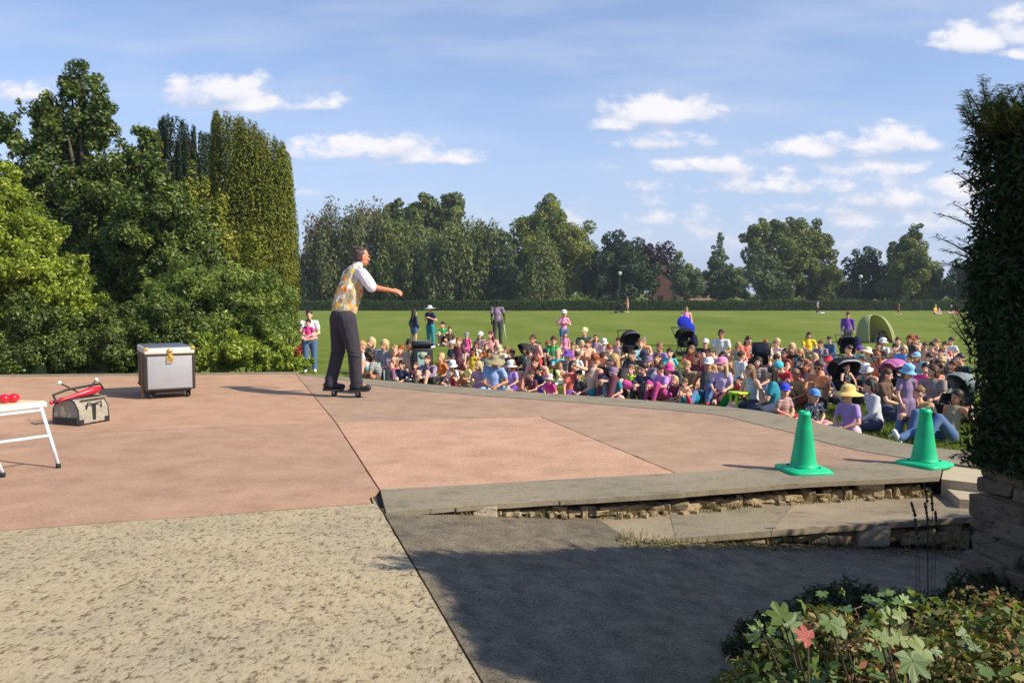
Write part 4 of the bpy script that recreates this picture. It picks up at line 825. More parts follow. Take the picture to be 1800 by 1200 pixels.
 (1604, 622, 676, 'cross', 1, (T, 'navy'), ('shorts', 'grey'), ('short', 'brown'), 'right side of the crowd', {}),
 # gaps between the rows
 (812, 625, 655, 'cross', 0, (T, 'grey'), ('shorts', 'denim'), ('short', 'dark'), 'third row', dict(face=30)),
 (905, 618, 660, 'cross', 0, (T, 'brown'), ('shorts', 'black'), ('short', 'auburn'), 'under the dark pushchair', {}),
 (861, 620, 668, 'cross', 0, (T, 'darkgreen'), ('shorts', 'khaki'), ('short', 'brown'), 'behind the blue T-shirt', dict(skin='tan')),
 (1048, 640, 690, 'cross', 1, (T, 'white'), ('shorts', 'navy'), ('bob', 'dark'), 'second row', {}),
 (1113, 618, 672, 'cross', 0, (T, 'black'), ('shorts', 'navy'), ('short', 'brown'), 'under the plum pushchair', {}),
 (1110, 640, 694, 'cross', 1, (T, 'lime'), ('shorts', 'cream'), ('short', 'light'), 'second row', {}),
 (1120, 642, 688, 'cross', 1, (T, 'paleyellow'), ('shorts', 'royal'), ('bob', 'fair'), 'second row', {}),
 (1213, 640, 690, 'hunch', 0, (T, 'khaki'), ('shorts', 'beige'), ('short', 'blond'), 'second row', {}),
 (1250, 612, 660, 'cross', 1, (T, 'mauve'), ('shorts', 'grey'), ('bun', 'brown'), 'third row', {}),
 (1332, 646, 690, 'cross', 0, (T, 'brown'), ('trousers', 'denim'), ('curly', 'dark'), 'behind the pale grey vest', {}),
 (1408, 628, 676, 'cross', 1, (T, 'navy'), ('shorts', 'black'), ('short', 'dark'), 'mid crowd', {}),
 (1412, 660, 712, 'hunch', 0, (T, 'tan'), ('trousers', 'rust'), ('short', 'light'), 'second row', dict(skin='tan')),
 (1502, 640, 690, 'cross', 0, (T, 'charcoal'), ('trousers', 'navy'), ('short', 'black'), 'behind the silver-rimmed pushchair', {}),
 (1565, 640, 700, 'cross', 0, (T, 'maroon'), ('shorts', 'tan'), ('short', 'dark'), 'behind the pink pushchair', {}),
 (1545, 600, 648, 'cross', 0, (T, 'brown'), ('shorts', 'coral'), ('bob', 'brown'), 'below the tent', {}),
 (1520, 626, 676, 'cross', 1, (LS, 'purple'), ('shorts', 'black'), ('short', 'brown'), 'mid crowd', {}),
 (1610, 590, 636, 'cross', 1, (T, 'maroon'), ('shorts', 'tan'), ('short', 'auburn'), 'back row', {}),
 (1662, 600, 645, 'knees', 1, (T, 'coral'), ('shorts', 'black'), ('short', 'brown'), 'back row', {}),
]
for (px, top, base, kind, ch, tp, bt, hr, where, ex) in CR:
    person(px, top, base, kind, bool(ch), tp, bt, hr, where, **ex)
# the child carried by the standing parent, and two people inside the tent
def carried(parent_px, base, zoff, sx, label, tp, bt, hair, kind='cross', sc=.55, dy=-.32, dx=.04):
    g = G(parent_px, base, LAWN); o = person(parent_px, 500, base, kind, True, tp, bt, hair, '', size=sc, label=label, face=10, shoes=None)
    o.location = g + Vector((dx, dy, zoff)); return o
carried(547, 655, .84, 1, 'small child in pink held in the arms of the standing parent', (T, 'hotpink'), ('shorts', 'pink'), ('short', 'dark'), sc=.58, dy=-.30)
person(1548, 577, 600.5, 'knees', False, (T, 'charcoal'), ('trousers', 'grey'), ('short', 'dark'), '', label='person in charcoal T-shirt sitting at the left inside the green tent')
person(1558, 582, 601, 'cross', True, (T, 'mauve'), ('shorts', 'navy'), ('short', 'brown'), '', label='child in mauve T-shirt sitting at the right inside the green tent')
# the thickest part of the crowd
XT = [(1325, 612, 'navy', 'grey'), (1298, 606, 'sage', 'blond'), (1222, 606, 'coral', 'light'), (1180, 612, 'turquoise', 'dark'), (1140, 612, 'grey', 'auburn'), (1072, 612, 'sage', 'ginger'), (1385, 612, 'rust', 'dark'), (1410, 612, 'turquoise', 'blond'), (1455, 622, 'pink', 'dark'), (1470, 646, 'white', 'auburn'), (1500, 606, 'peach', 'dark'), (1592, 606, 'blue', 'fair'), (1612, 618, 'pink', 'grey'), (1638, 606, 'orange', 'dark'), (1660, 626, 'maroon', 'fair'), (1576, 604, 'khaki', 'black'),
      (1533, 636, 'teal', 'fair'), (1346, 600, 'beige', 'ginger'), (983, 612, 'turquoise', 'fair'), (928, 608, 'sage', 'dark'), (1000, 614, 'navy', 'fair'), (838, 600, 'cream', 'auburn'), (1424, 634, 'denim', 'auburn'), (1630, 640, 'hotpink', 'black')]
for i, (px, top, c1, h1) in enumerate(XT):
    ch = i % 3 == 0; person(px, top, top + (46 if ch else 54) + (top - 600) * .35, ['cross', 'kneel', 'knees', 'side'][i % 4], ch, ([T, K, LS][i % 3], c1), ('shorts', ['navy', 'tan', 'charcoal', 'denim'][i % 4]), (['short', 'bob', 'long', 'bun', 'curly'][i % 5], h1), 'in the thick of the crowd', hat=None if i % 4 else (['cap', 'bucket', 'sun'][i % 3], ['cream', 'navy', 'red', 'skyblue', 'white', 'purple'][(i // 4) % 6]), skin=['light', 'pink', 'tan', 'light', 'mid'][i % 5], glasses=i % 5 == 1)
# ------------------------------------------------------------------ performer on a caster board
def fabric_mat(name, col, rough=.85, folds=.6, fs=7, str3=(1, 1, .35)):
    m, nt, b, N, L = newmat(name); tc = N.new('ShaderNodeTexCoord'); n = noise(N, L, tc.outputs['Object'], fs, 3, .5, str3); n2 = noise(N, L, tc.outputs['Object'], 300, 2)
    r = ramp(N, [(.3, tuple(c * .82 for c in col)), (.7, tuple(min(1, c * 1.12) for c in col))]); L.new(n2.outputs[0], r.inputs[0]); L.new(r.outputs[0], b.inputs['Base Color']); b.inputs['Roughness'].default_value = rough; b.inputs['Specular IOR Level'].default_value = .2
    bp = N.new('ShaderNodeBump'); bp.inputs['Strength'].default_value = folds; bp.inputs['Distance'].default_value = .05; L.new(n.outputs[0], bp.inputs['Height']); L.new(bp.outputs[0], b.inputs['Normal']); return m
def performer():
    org = G(605, 697); RZ = math.radians(127); Ri = Matrix.Rotation(-RZ, 3, 'Z'); W = lambda x, y, z: Ri @ Vector((x, y, z))
    P = dict(hs=1.0, pitch=.10); P['pel'] = W(0.0, 0.0, 1.065); P['sh'] = W(.135, .10, 1.595); P['ch'] = W(.075, .05, 1.34); P['d'] = (P['sh'] - P['pel']).normalized(); P['neck'] = W(.170, .125, 1.668); P['head'] = W(.215, .150, 1.785)
    P['shR'] = P['sh'] + W(.125, -.165, -.03); P['shL'] = P['sh'] + W(-.125, .165, -.03)
    P['elR'] = W(.385, -.10, 1.395); P['haR'] = W(.625, -.08, 1.355); P['elL'] = W(-.05, .38, 1.38); P['haL'] = W(.02, .42, 1.20)
    P['hiR'] = W(.055, -.085, 1.01); P['hiL'] = W(-.065, .085, 1.01)
    P['knR'] = W(.155, -.09, .575); P['anR'] = W(.172, -.06, .175); P['toR'] = W(.307, -.055, .125)
    P['knL'] = W(-.085, .07, .575); P['anL'] = W(-.180, .03, .180); P['toL'] = W(-.050, .045, .130)
    pr, R = body_prims(P, 1.0, .009, True)
    T = lambda p: tuple(R @ Vector(p) + P['head'])
    me = fused('body', pr, .0065, 3, (M_SKIN, M_EYE, M_LIP), [(T((-.030, -.090, .006)), .010, 1), (T((.030, -.090, .006)), .010, 1), (T((0, -.098, -.056)), .014, 2)])
    o = bpy.data.objects.new('person', me); COL.objects.link(o); o.location = org; o.rotation_euler = (0, 0, RZ); o.color = (*hexc('d98c6c'), 1)
    tag(o, 'performer in patterned waistcoat, white shirt and dark trousers balancing on a board on the stage', 'person')
    d = P['d']; fw = V3(0, -1, 0)
    def kid(name, pr, vox, mat, sm=3, paint=None, mats=None):
        c = bpy.data.objects.new(name, fused(name, pr, vox, sm, mats or (mat,), paint)); COL.objects.link(c); c.parent = o; return c
    # trousers: loose, breaking over the shoes
    M_TR = fabric_mat('trouser_cloth', (.048, .043, .054), .9, 1.0, 6, (1, 1, .5))
    tp = [capsule(P['pel'] + V3(0, 0, -.03), .172, P['pel'] + d * .04, .165, (fw, .90))]; rr = random.Random(5)
    for s in 'RL':
        a, b, c = P['hi' + s], P['kn' + s], P['an' + s]
        tp += [capsule(a + V3(0, 0, -.02), .130, b, .089), capsule(b, .089, c + V3(0, 0, -.02), .076)]
        for q in range(5): t = .72 + q * .06; cc = b.lerp(c, t); tp.append(ellipsoid(cc + V3(rr.uniform(-.008, .008), rr.uniform(-.008, .008), 0), (.093 - .012 * t, .093 - .012 * t, .014), Euler((rr.uniform(-.25, .25), rr.uniform(-.25, .25), 0))))
        for q in range(3): cc = a.lerp(b, .85 + q * .09); tp.append(ellipsoid(cc, (.106, .104, .014), Euler((rr.uniform(-.4, .4), rr.uniform(-.4, .4), 0))))
    kid('trousers', tp, .009, M_TR, 2)
    kid('belt', [capsule(P['pel'] + d * .085, .172, P['pel'] + d * .115, .172, (fw, .92))], .008, plain('belt_leather', (.02, .015, .012), .5), 1)
    # shirt sleeves and collar, waistcoat over it
    M_SH = fabric_mat('white_shirt', (.78, .76, .80), .8, .8, 10, (1, 1, 1))
    sp = [capsule(P['sh'] - d * .06, .10, P['sh'], .09, (fw, .8)), capsule(P['shR'] + W(-.04, .05, 0), .074, P['shL'] + W(.04, -.05, 0), .074), capsule(P['sh'] + d * .01, .080, P['neck'] + d * .005, .066)]
    for s in 'RL':
        a, b = P['sh' + s], P['el' + s]; sp += [capsule(a, .072, a.lerp(b, .55), .078), capsule(a.lerp(b, .5), .078, a.lerp(b, .98), .070)]
        for q in range(4): sp.append(ellipsoid(a.lerp(b, .3 + q * .2), (.078, .078, .02), Euler((rr.uniform(-.5, .5), rr.uniform(-.9, .9), 0))))
    kid('shirt', sp, .0085, M_SH, 2)
    cr = plain('cracked', (.1, .1, .1)) if False else None; m, nt, b, N, L = newmat('waistcoat_print'); tc = N.new('ShaderNodeTexCoord')
    n0 = noise(N, L, tc.outputs['Object'], 5, 3); add = N.new('ShaderNodeMixRGB'); add.blend_type = 'ADD'; add.inputs[0].default_value = .10; L.new(tc.outputs['Object'], add.inputs[1]); L.new(n0.outputs[1], add.inputs[2])
    v = N.new('ShaderNodeTexVoronoi'); v.inputs['Scale'].default_value = 19; L.new(add.outputs[0], v.inputs['Vector']); sc = N.new('ShaderNodeSeparateColor'); L.new(v.outputs['Color'], sc.inputs[0])
    r = ramp(N, [(.0, (.66, .56, .36)), (.14, (.42, .34, .20)), (.28, (.78, .36, .04)), (.40, (.72, .12, .04)), (.48, (.62, .50, .34)), (.58, (.26, .28, .15)), (.66, (.80, .52, .03)), (.76, (.46, .44, .44)), (.84, (.74, .68, .54)), (.93, (.42, .22, .11))]); r.color_ramp.interpolation = 'CONSTANT'; L.new(sc.outputs[0], r.inputs[0])
    n1 = noise(N, L, tc.outputs['Object'], 38, 4, .75); r2 = ramp(N, [(.36, (.35, .22, .12)), (.46, (1, 1, 1))]); L.new(n1.outputs[0], r2.inputs[0]); mx = N.new('ShaderNodeMixRGB'); mx.blend_type = 'MULTIPLY'; mx.inputs[0].default_value = .55; L.new(r.outputs[0], mx.inputs[1]); L.new(r2.outputs[0], mx.inputs[2]); L.new(mx.outputs[0], b.inputs['Base Color']); b.inputs['Roughness'].default_value = .6
    bp = N.new('ShaderNodeBump'); bp.inputs['Strength'].default_value = .7; bp.inputs['Distance'].default_value = .03; L.new(noise(N, L, tc.outputs['Object'], 8, 3, .5, (1, 1, .6)).outputs[0], bp.inputs['Height']); L.new(bp.outputs[0], b.inputs['Normal'])
    vp = [capsule(P['pel'] + d * .06, .176, P['pel'] + d * .22, .182, (fw, .92)), capsule(P['pel'] + d * .2, .182, P['ch'], .188, (fw, .88)), capsule(P['ch'], .188, P['sh'] - d * .06, .152, (fw, .82)), capsule(P['shR'] + W(-.065, .085, -.005), .082, P['shL'] + W(.065, -.085, -.005), .082)]
    kid('waistcoat', vp, .0085, m, 3)
    HM = Matrix.Translation(P['head']) @ R.to_4x4()
    h = bpy.data.objects.new('hair', fused('hair', [ellipsoid((0, .036, .030), (.0835, .084, .086), None, 16, 10), ellipsoid((0, .055, -.02), (.075, .06, .06), None, 16, 10)] + [ellipsoid((rr.uniform(-.06, .06), rr.uniform(-.01, .10), rr.uniform(.05, .10)), (.022, .022, .022)) for _ in range(24)], .007, 1, (M_HAIR,))); COL.objects.link(h); h.parent = o; h.matrix_local = HM; h.color = (*hexc('4a3c36'), 1)
    M_SHOE = plain('black_leather', (.012, .011, .012), .45)
    for s in 'RL':
        u = (P['to' + s] - P['an' + s]); u.z = 0; u.normalize(); a = P['an' + s] + V3(0, 0, -.035)
        kid('shoe', [capsule(a - u * .05, .044, a + u * .06, .046), capsule(a + u * .05 + V3(0, 0, -.012), .046, a + u * .155 + V3(0, 0, -.018), .034), capsule(a - u * .055 + V3(0, 0, -.035), .036, a + u * .15 + V3(0, 0, -.035), .034, ((0, 0, 1), .45))], .008, M_SHOE, 2)
    # caster board: two foot plates on a torsion bar with wheels
    b_ = empty('caster_board', org + Vector((-.01, -.015, 0))); tag(b_, 'black two-plate caster board under the performer', 'skateboard')
    MP = plain('board_plastic', (.015, .015, .017), .5); MG = plain('board_metal', (.25, .25, .27), .4, .8)
    for cx, cy in ((-.125, .05), (.20, -.045)):
        pts = [(-.15, 0), (-.12, -.085), (0, -.105), (.10, -.09), (.13, 0), (.10, .09), (0, .105), (-.12, .085)]
        if cx > 0: pts = [(-x, y) for x, y in pts][::-1]
        MB().prism([(cx + x, cy + y) for x, y in pts], .080, .103).build('foot_plate', MP, b_)
        w = MB(); w.lathe([(.012, -.016), (.034, -.016), (.038, -.008), (.038, .008), (.034, .016), (.012, .016)], (cx, cy, .038), 18, rot=Euler((math.pi / 2, 0, .3))); w.build('wheel', M_RUB, b_)
        f = MB(); f.box((cx, cy - .024, .056), (.03, .006, .05)); f.box((cx, cy + .024, .056), (.03, .006, .05)); f.box((cx, cy, .080), (.05, .06, .008)); f.build('wheel_fork', MG, b_)
    bar = MB(); bar.tube([(-.10, .05, .072), (.0, .01, .066), (.10, -.02, .066), (.19, -.045, .072)], .019, 10); bar.build('torsion_bar', MG, b_)
performer()

# ------------------------------------------------------------------ things on the stage
M_CONE = plain('green_rubber', (.004, .49, .22), .5, var=.22, scale=5, spec=.4)
def cone(px, py, label, rz, sc):
    r = empty('traffic_cone', G(px, py), rz); r.scale = (sc,) * 3; tag(r, label, 'traffic cone', 'green cones along the upper step')
    b = MB(); pts = []
    for k in range(24):
        a = 2 * math.pi * k / 24; c, s = math.cos(a), math.sin(a); q = .166 / max(abs(c), abs(s)); q = min(q, .215); pts.append((c * q, s * q))
    V = []; F = []
    for sc_, z in ((.97, 0), (1, .006), (1, .024), (.93, .034), (.60, .044)): V += [(x * sc_, y * sc_, z) for x, y in pts]
    for i in range(4):
        for k in range(24): F.append((i * 24 + k, i * 24 + (k + 1) % 24, (i + 1) * 24 + (k + 1) % 24, (i + 1) * 24 + k))
    F.append(tuple(range(23, -1, -1))); b.add(V, F, 0, True)
    b.build('base', M_CONE, r)
    c = MB(); c.lathe([(.112, .036), (.098, .052), (.092, .070), (.073, .20), (.055, .33), (.043, .415), (.047, .420), (.046, .432), (.040, .440), (.034, .452), (.028, .452), (.030, .42), (.045, .30)], (0, 0, 0), 32); c.build('body', M_CONE, r)
cone(1412, 829, 'bright green traffic cone on the upper step, clear of the kneeling crowd', .12, 1.0)
cone(1624, 818, 'bright green traffic cone at the end of the step, nearer the yew', .55, .97)

# wheeled magic trunk
def trunk():
    g = G(299, 700); rz = math.radians(30); t = empty('trunk', (g.x, g.y + .02, 0), rz); tag(t, 'grey metal-clad wheeled trunk with brass latch on the stage', 'trunk')
    W_, D_, z0, z1, zl = .57, .95, .110, .545, .635
    MS = plain('grey_sheet_metal', (.38, .38, .40), .45, .15, .06, 6); MDK = plain('dark_trim', (.045, .032, .025), .6); MW = plain('white_edge', (.66, .63, .56), .5); MBR = plain('brass', (.70, .47, .14), .38, .7); MTOP = plain('blue_grey_top', (.17, .19, .26), .35, .3); MSIDE = plain('brown_side', (.11, .07, .045), .6)
    b = MB(); b.box((0, D_ / 2, (z0 + z1) / 2), (W_, D_, z1 - z0), bev=.008); b.build('case_body', MSIDE, t)
    f = MB(); f.box((0, -.004, (z0 + z1) / 2), (W_ - .05, .012, z1 - z0 - .03), bev=.003); f.build('front_panel', MS, t)
    l = MB(); l.box((0, D_ / 2, (z1 + .014 + zl) / 2), (W_ + .012, D_ + .012, zl - z1 - .014), bev=.01); lid = l.build('lid', MW, t)
    tp = MB(); tp.box((0, D_ / 2, zl + .004), (W_ - .04, D_ - .05, .010), bev=.002); tp.build('lid_top', MTOP, lid)
    st = MB(); st.box((0, D_ / 2, z1 + .007), (W_ + .008, D_ + .008, .016)); st.box((0, -.006, z0 + .008), (W_ + .01, .014, .020))
    for sx in (-1, 1):
        st.box((sx * (W_ / 2 - .008), -.006, (z0 + z1) / 2), (.020, .016, z1 - z0)); st.box((sx * (W_ / 2 + .004), D_ * .5, z0 + .012), (.012, D_, .022)); st.box((sx * (W_ / 2 + .005), D_ * .33, (z0 + z1) / 2), (.012, .030, z1 - z0)); st.box((sx * (W_ / 2 + .005), D_ * .66, (z0 + z1) / 2), (.012, .030, z1 - z0))
        st.box((sx * (W_ / 2 + .005), .015, (z0 + z1) / 2), (.012, .045, z1 - z0))
        for q in range(10): st.sphere((sx * (W_ / 2 - .008), -.016, z0 + .02 + q * .041), .007, 8)
    for q in range(14): st.sphere((-W_ / 2 + .02 + q * (W_ - .04) / 13, -.014, z0 + .006), .006, 8)
    st.build('trim', MDK, t)
    for sx in (-1, 1):
        c = MB(); c.box((sx * (W_ / 2 - .012), -.006, zl - .006), (.045, .022, .036), bev=.005); c.box((sx * (W_ / 2 + .002), .012, zl - .006), (.018, .03, .036), bev=.005); c.build('corner_cap', MBR, lid)
    la = MB(); la.box((0, -.014, z1 + .028), (.050, .012, .060), bev=.004); la.lathe([(.001, -.006), (.030, -.006), (.030, .004), (.001, .006)], (0, -.018, z1 + .056), 16, rot=Euler((math.pi / 2, 0, 0))); la.box((0, -.016, z1 - .040), (.085, .012, .070), bev=.006); la.tube([(-.035, -.026, z1 - .055), (-.03, -.036, z1 - .085), (.03, -.036, z1 - .085), (.035, -.026, z1 - .055)], .006, 8); la.box((0, -.028, z1 - .01), (.028, .014, .05), bev=.004)
    la.build('latch', MBR, t)
    for sx in (-1, 1):
        for sy in (.07, D_ - .07):
            w = MB(); w.lathe([(.012, -.016), (.036, -.016), (.041, -.010), (.041, .010), (.036, .016), (.012, .016)], (sx * (W_ / 2 - .07), sy, .041), 18, rot=Euler((math.pi / 2, 0, .9))); wo = w.build('castor', M_RUB, t)
            f = MB(); f.box((sx * (W_ / 2 - .07), sy, .095), (.07, .07, .028), bev=.004); f.box((sx * (W_ / 2 - .07) + .024, sy, .065), (.006, .03, .06)); f.box((sx * (W_ / 2 - .07) - .024, sy, .065), (.006, .03, .06)); f.build('castor_fork', MDK, wo)
    for yy in (.05, D_ - .05): bb = MB(); bb.box((0, yy, .085), (W_ - .22, .06, .07), bev=.004); bb.build('base_rail', MDK, t)
    # trolley post strapped to the left side
    h = MB(); h.box((-W_ / 2 - .028, .10, .30), (.03, .05, .56), bev=.006); h.build('trolley_post', plain('tan_wood', (.22, .14, .07), .6), t)
trunk()
def kit_bag():
    g = G(143, 743); rz = math.radians(38); t = empty('kit_bag', (g.x - .01, g.y + .02, 0), math.radians(70)); tag(t, 'open beige canvas kit bag with black trim, full of juggling props', 'bag')
    MC = fabric_mat('canvas', (.36, .32, .25), .9, .8, 12, (1, 1, 1)); MD = plain('black_binding', (.018, .018, .02), .6)
    L_, D_, H_ = .36, .34, .25; V = []; F = []
    prof = [(-.5, 0), (-.52, .06), (-.50, .60), (-.34, .92), (-.22, 1.0)]
    ring = prof + [(-x, z) for x, z in prof[::-1]]; n = len(ring); xs_ = [-.5, -.47, .47, .5]
    for i, x in enumerate(xs_):
        q = .97 if i in (0, 3) else 1
        for (y, z) in ring: V.append((x * L_, y * D_ * q, .01 + z * H_ * q))
    for i in range(3):
        for k in range(n - 1): F.append((i * n + k, i * n + k + 1, (i + 1) * n + k + 1, (i + 1) * n + k))
        F.append((i * n + n - 1, i * n, (i + 1) * n, (i + 1) * n + n - 1)) if False else None
    F = [f for f in F if f]
    F.append(tuple(range(n))); F.append(tuple(3 * n + k for k in range(n - 1, -1, -1)))
    for i in range(3): F.append((i * n, (i + 1) * n, (i + 1) * n + n - 1, i * n + n - 1))
    b = MB().add(V, F, 0); b.build('bag_body', MC, t)
    k = MB()
    for x in (-.5, .5): k.tube([(x * L_, y * D_ * .98, .012 + z * H_ * .98) for y, z in ring], .007, 6)
    for sy in (-1, 1): k.tube([(-.5 * L_, sy * .22 * D_, H_ + .01), (.5 * L_, sy * .22 * D_, H_ + .01)], .010, 8); k.tube([(-.5 * L_, sy * .50 * D_, .012), (.5 * L_, sy * .50 * D_, .012)], .006, 6)
    k.box((0, -.515 * D_, .10), (.04, .008, .18), rot=Euler((.05, 0, 0))); k.box((.43 * L_, -.51 * D_, .03), (.06, .012, .06)); k.box((-.43 * L_, -.51 * D_, .03), (.06, .012, .06)); k.box((-.51 * L_, 0, .04), (.010, .30, .075))
    k.tube([(-.09, -.515 * D_, .16), (-.08, -.54 * D_, .22), (0, -.50 * D_, .20), (.08, -.54 * D_, .22), (.09, -.515 * D_, .16)], .008, 6)
    k.build('binding', MD, t)
    fl = MB(); fl.box((.02, -.35 * D_, .235), (L_ * .8, .11, .012), rot=Euler((-.55, 0, 0)), bev=.004); fl.build('flap', MC, t)
    R4 = Matrix.Translation((g.x, g.y, 0)) @ Matrix.Rotation(rz, 4, 'Z')
    MR = plain('red_plastic', (.62, .012, .035), .35); MWH = plain('white_rubber', (.78, .76, .72), .5)
    def prop(name, label, cat, pts, rads, mats, extra=None):
        e = empty(name, R4 @ Vector(pts[0])); tag(e, label, cat); o0 = e.location
        q = MB(); q.tube([(R4 @ Vector(p)) - o0 for p in pts], rads, 12); q.build('shaft', mats[0], e)
        for p, r in (extra or []): q = MB(); q.sphere((R4 @ Vector(p)) - o0, r, 12); q.build('ball_tip' if r > .012 else 'knob', mats[1], e)
    prop('juggling_club', 'red juggling club lying across the open kit bag, uppermost', 'juggling club', [(-.23, -.10, .250), (-.17, -.09, .262), (-.05, -.06, .290), (.10, -.02, .325), (.20, .01, .345)], [.014, .013, .024, .040, .018], (MR, MD), [((-.245, -.103, .247), .018)])
    prop('juggling_club', 'red juggling club behind the other one in the kit bag', 'juggling club', [(-.25, -.02, .235), (-.15, .0, .255), (-.02, .03, .285), (.12, .07, .31), (.18, .08, .315)], [.014, .013, .026, .040, .020], (MR, MR), [((-.262, -.022, .232), .020)])
    prop('drumstick', 'black stick with white ball tip standing up on the left of the kit bag', 'stick', [(.05, .02, .27), (-.16, .12, .405)], [.007, .007], (MD, MWH), [((-.165, .125, .41), .021)])
    prop('drumstick', 'black stick with white ball tip sticking out on the right of the kit bag', 'stick', [(.02, .04, .27), (.175, .16, .41)], [.007, .007], (MD, MWH), [((.18, .165, .415), .021)])
    c = MB(); c.tube([R4 @ Vector(p) for p in [(-.22, -.08, .225), (-.24, .02, .30), (-.12, .05, .34), (.08, .04, .37), (.19, .03, .385), (.21, -.03, .33), (.16, -.08, .30)]], .012, 8); o = c.build('black_tube_ring', MD); tag(o, 'black rubber loop lying over the juggling clubs in the bag', 'loop')
kit_bag()
def hop_up():
    A0 = Vector((-3.555, 5.97, .455)); A1 = Vector((-3.415, 5.93, 0)); B0 = Vector((-3.80, 5.60, .455)); B1 = Vector((-3.615, 5.60, 0)); B1 = G(5, 838) ; dl = Vector((-.93, .25, 0))
    t = empty('folding_table', (-3.9, 5.9, 0)); tag(t, 'low white-legged folding table with a cream top at the left edge', 'table'); o0 = t.location
    MW = plain('white_enamel', (.72, .70, .74), .35); MT = plain('cream_top', (.78, .60, .38), .5); MWE = plain('white_edging', (.78, .76, .74), .4)
    legs = [(A0, A1), (B0, B1), (A0 + dl * .75, A1 + dl * .95), (B0 + dl * .75, B1 + dl * .95)]
    for a, b in legs:
        q = MB(); q.tube([a - o0, b + Vector((0, 0, .03)) - o0], .014, 10); lg = q.build('leg', MW, t)
        q = MB(); q.tube([b + Vector((0, 0, .035)) - o0, b - o0], .018, 10); q.build('rubber_foot', M_RUB, lg)
    q = MB(); q.tube([A0.lerp(A1, .47) - o0, B0.lerp(B1, .47) - o0], .012, 8); q.tube([A0.lerp(A1, .05) - o0, B0.lerp(B1, .05) - o0], .012, 8); q.tube([legs[2][0].lerp(legs[2][1], .5) - o0, legs[3][0].lerp(legs[3][1], .5) - o0], .012, 8); q.build('crossbar', MW, t)
    P = [A0 + Vector((.03, .03, 0)), B0 + Vector((.03, -.03, 0)), B0 + dl * .78, A0 + dl * .78]
    q = MB(); q.prism([(p.x - o0.x, p.y - o0.y) for p in P], .458, .492); top = q.build('edging', MWE, t)
    c = sum(P, Vector()) / 4; q = MB(); q.prism([((c + (p - c) * .97).x - o0.x, (c + (p - c) * .97).y - o0.y) for p in P], .488, .500); q.build('table_top', MT, t)
    q = MB(); a, b = legs[1]; q.tube([a.lerp(b, .62) - o0, a.lerp(b, .80) - o0], .019, 10); q.build('red_tape', plain('red_tape', (.6, .02, .04), .5), t)
    MR = plain('red_ball', (.60, .010, .03), .3)
    for px, y, lb in ((3, 5.86, 'red juggling ball on the cream table, at the picture edge'), (19, 5.90, 'red juggling ball on the cream table, closest to its corner')):
        q = MB(); q.sphere((XAT(px, y), y, .500 + .034), (.040, .040, .034), 20); o = q.build('juggling_ball', MR); tag(o, lb, 'ball', 'red balls on the table')
hop_up()

# ------------------------------------------------------------------ pushchairs, bin, tent and belongings on the lawn
def cmat(c, n='cloth'):
    k = ('cm', c, n)
    if k not in CACHE: CACHE[k] = fabric_mat(c + '_' + n, hexc(CLR.get(c, c)), .85, .4, 9, (1, 1, 1))
    return CACHE[k]
def shell(R, a0, a1, wx, n=12, m=10, cy=0, cz=0, bulge=.25):
    """hood: arcs swung about a cross axis from angle a0 to a1 (0 = back, 90 = up, 180 = front)"""
    V = []; F = []
    for i in range(n + 1):
        a = math.radians(a0 + (a1 - a0) * i / n)
        for j in range(m + 1):
            s = -1 + 2 * j / m; q = R * (1 - bulge * abs(s) ** 3.5); V.append((s * wx, cy + math.cos(a) * q, cz + math.sin(a) * q))
    for i in range(n):
        for j in range(m): k = i * (m + 1) + j; F.append((k, k + 1, k + m + 2, k + m + 1))
    for s, base in ((-1, 0), (1, m)):
        V.append((s * wx, cy, cz)); c = len(V) - 1
        for i in range(n): a = i * (m + 1) + base; F.append((a, c, a + m + 1))
    return V, F
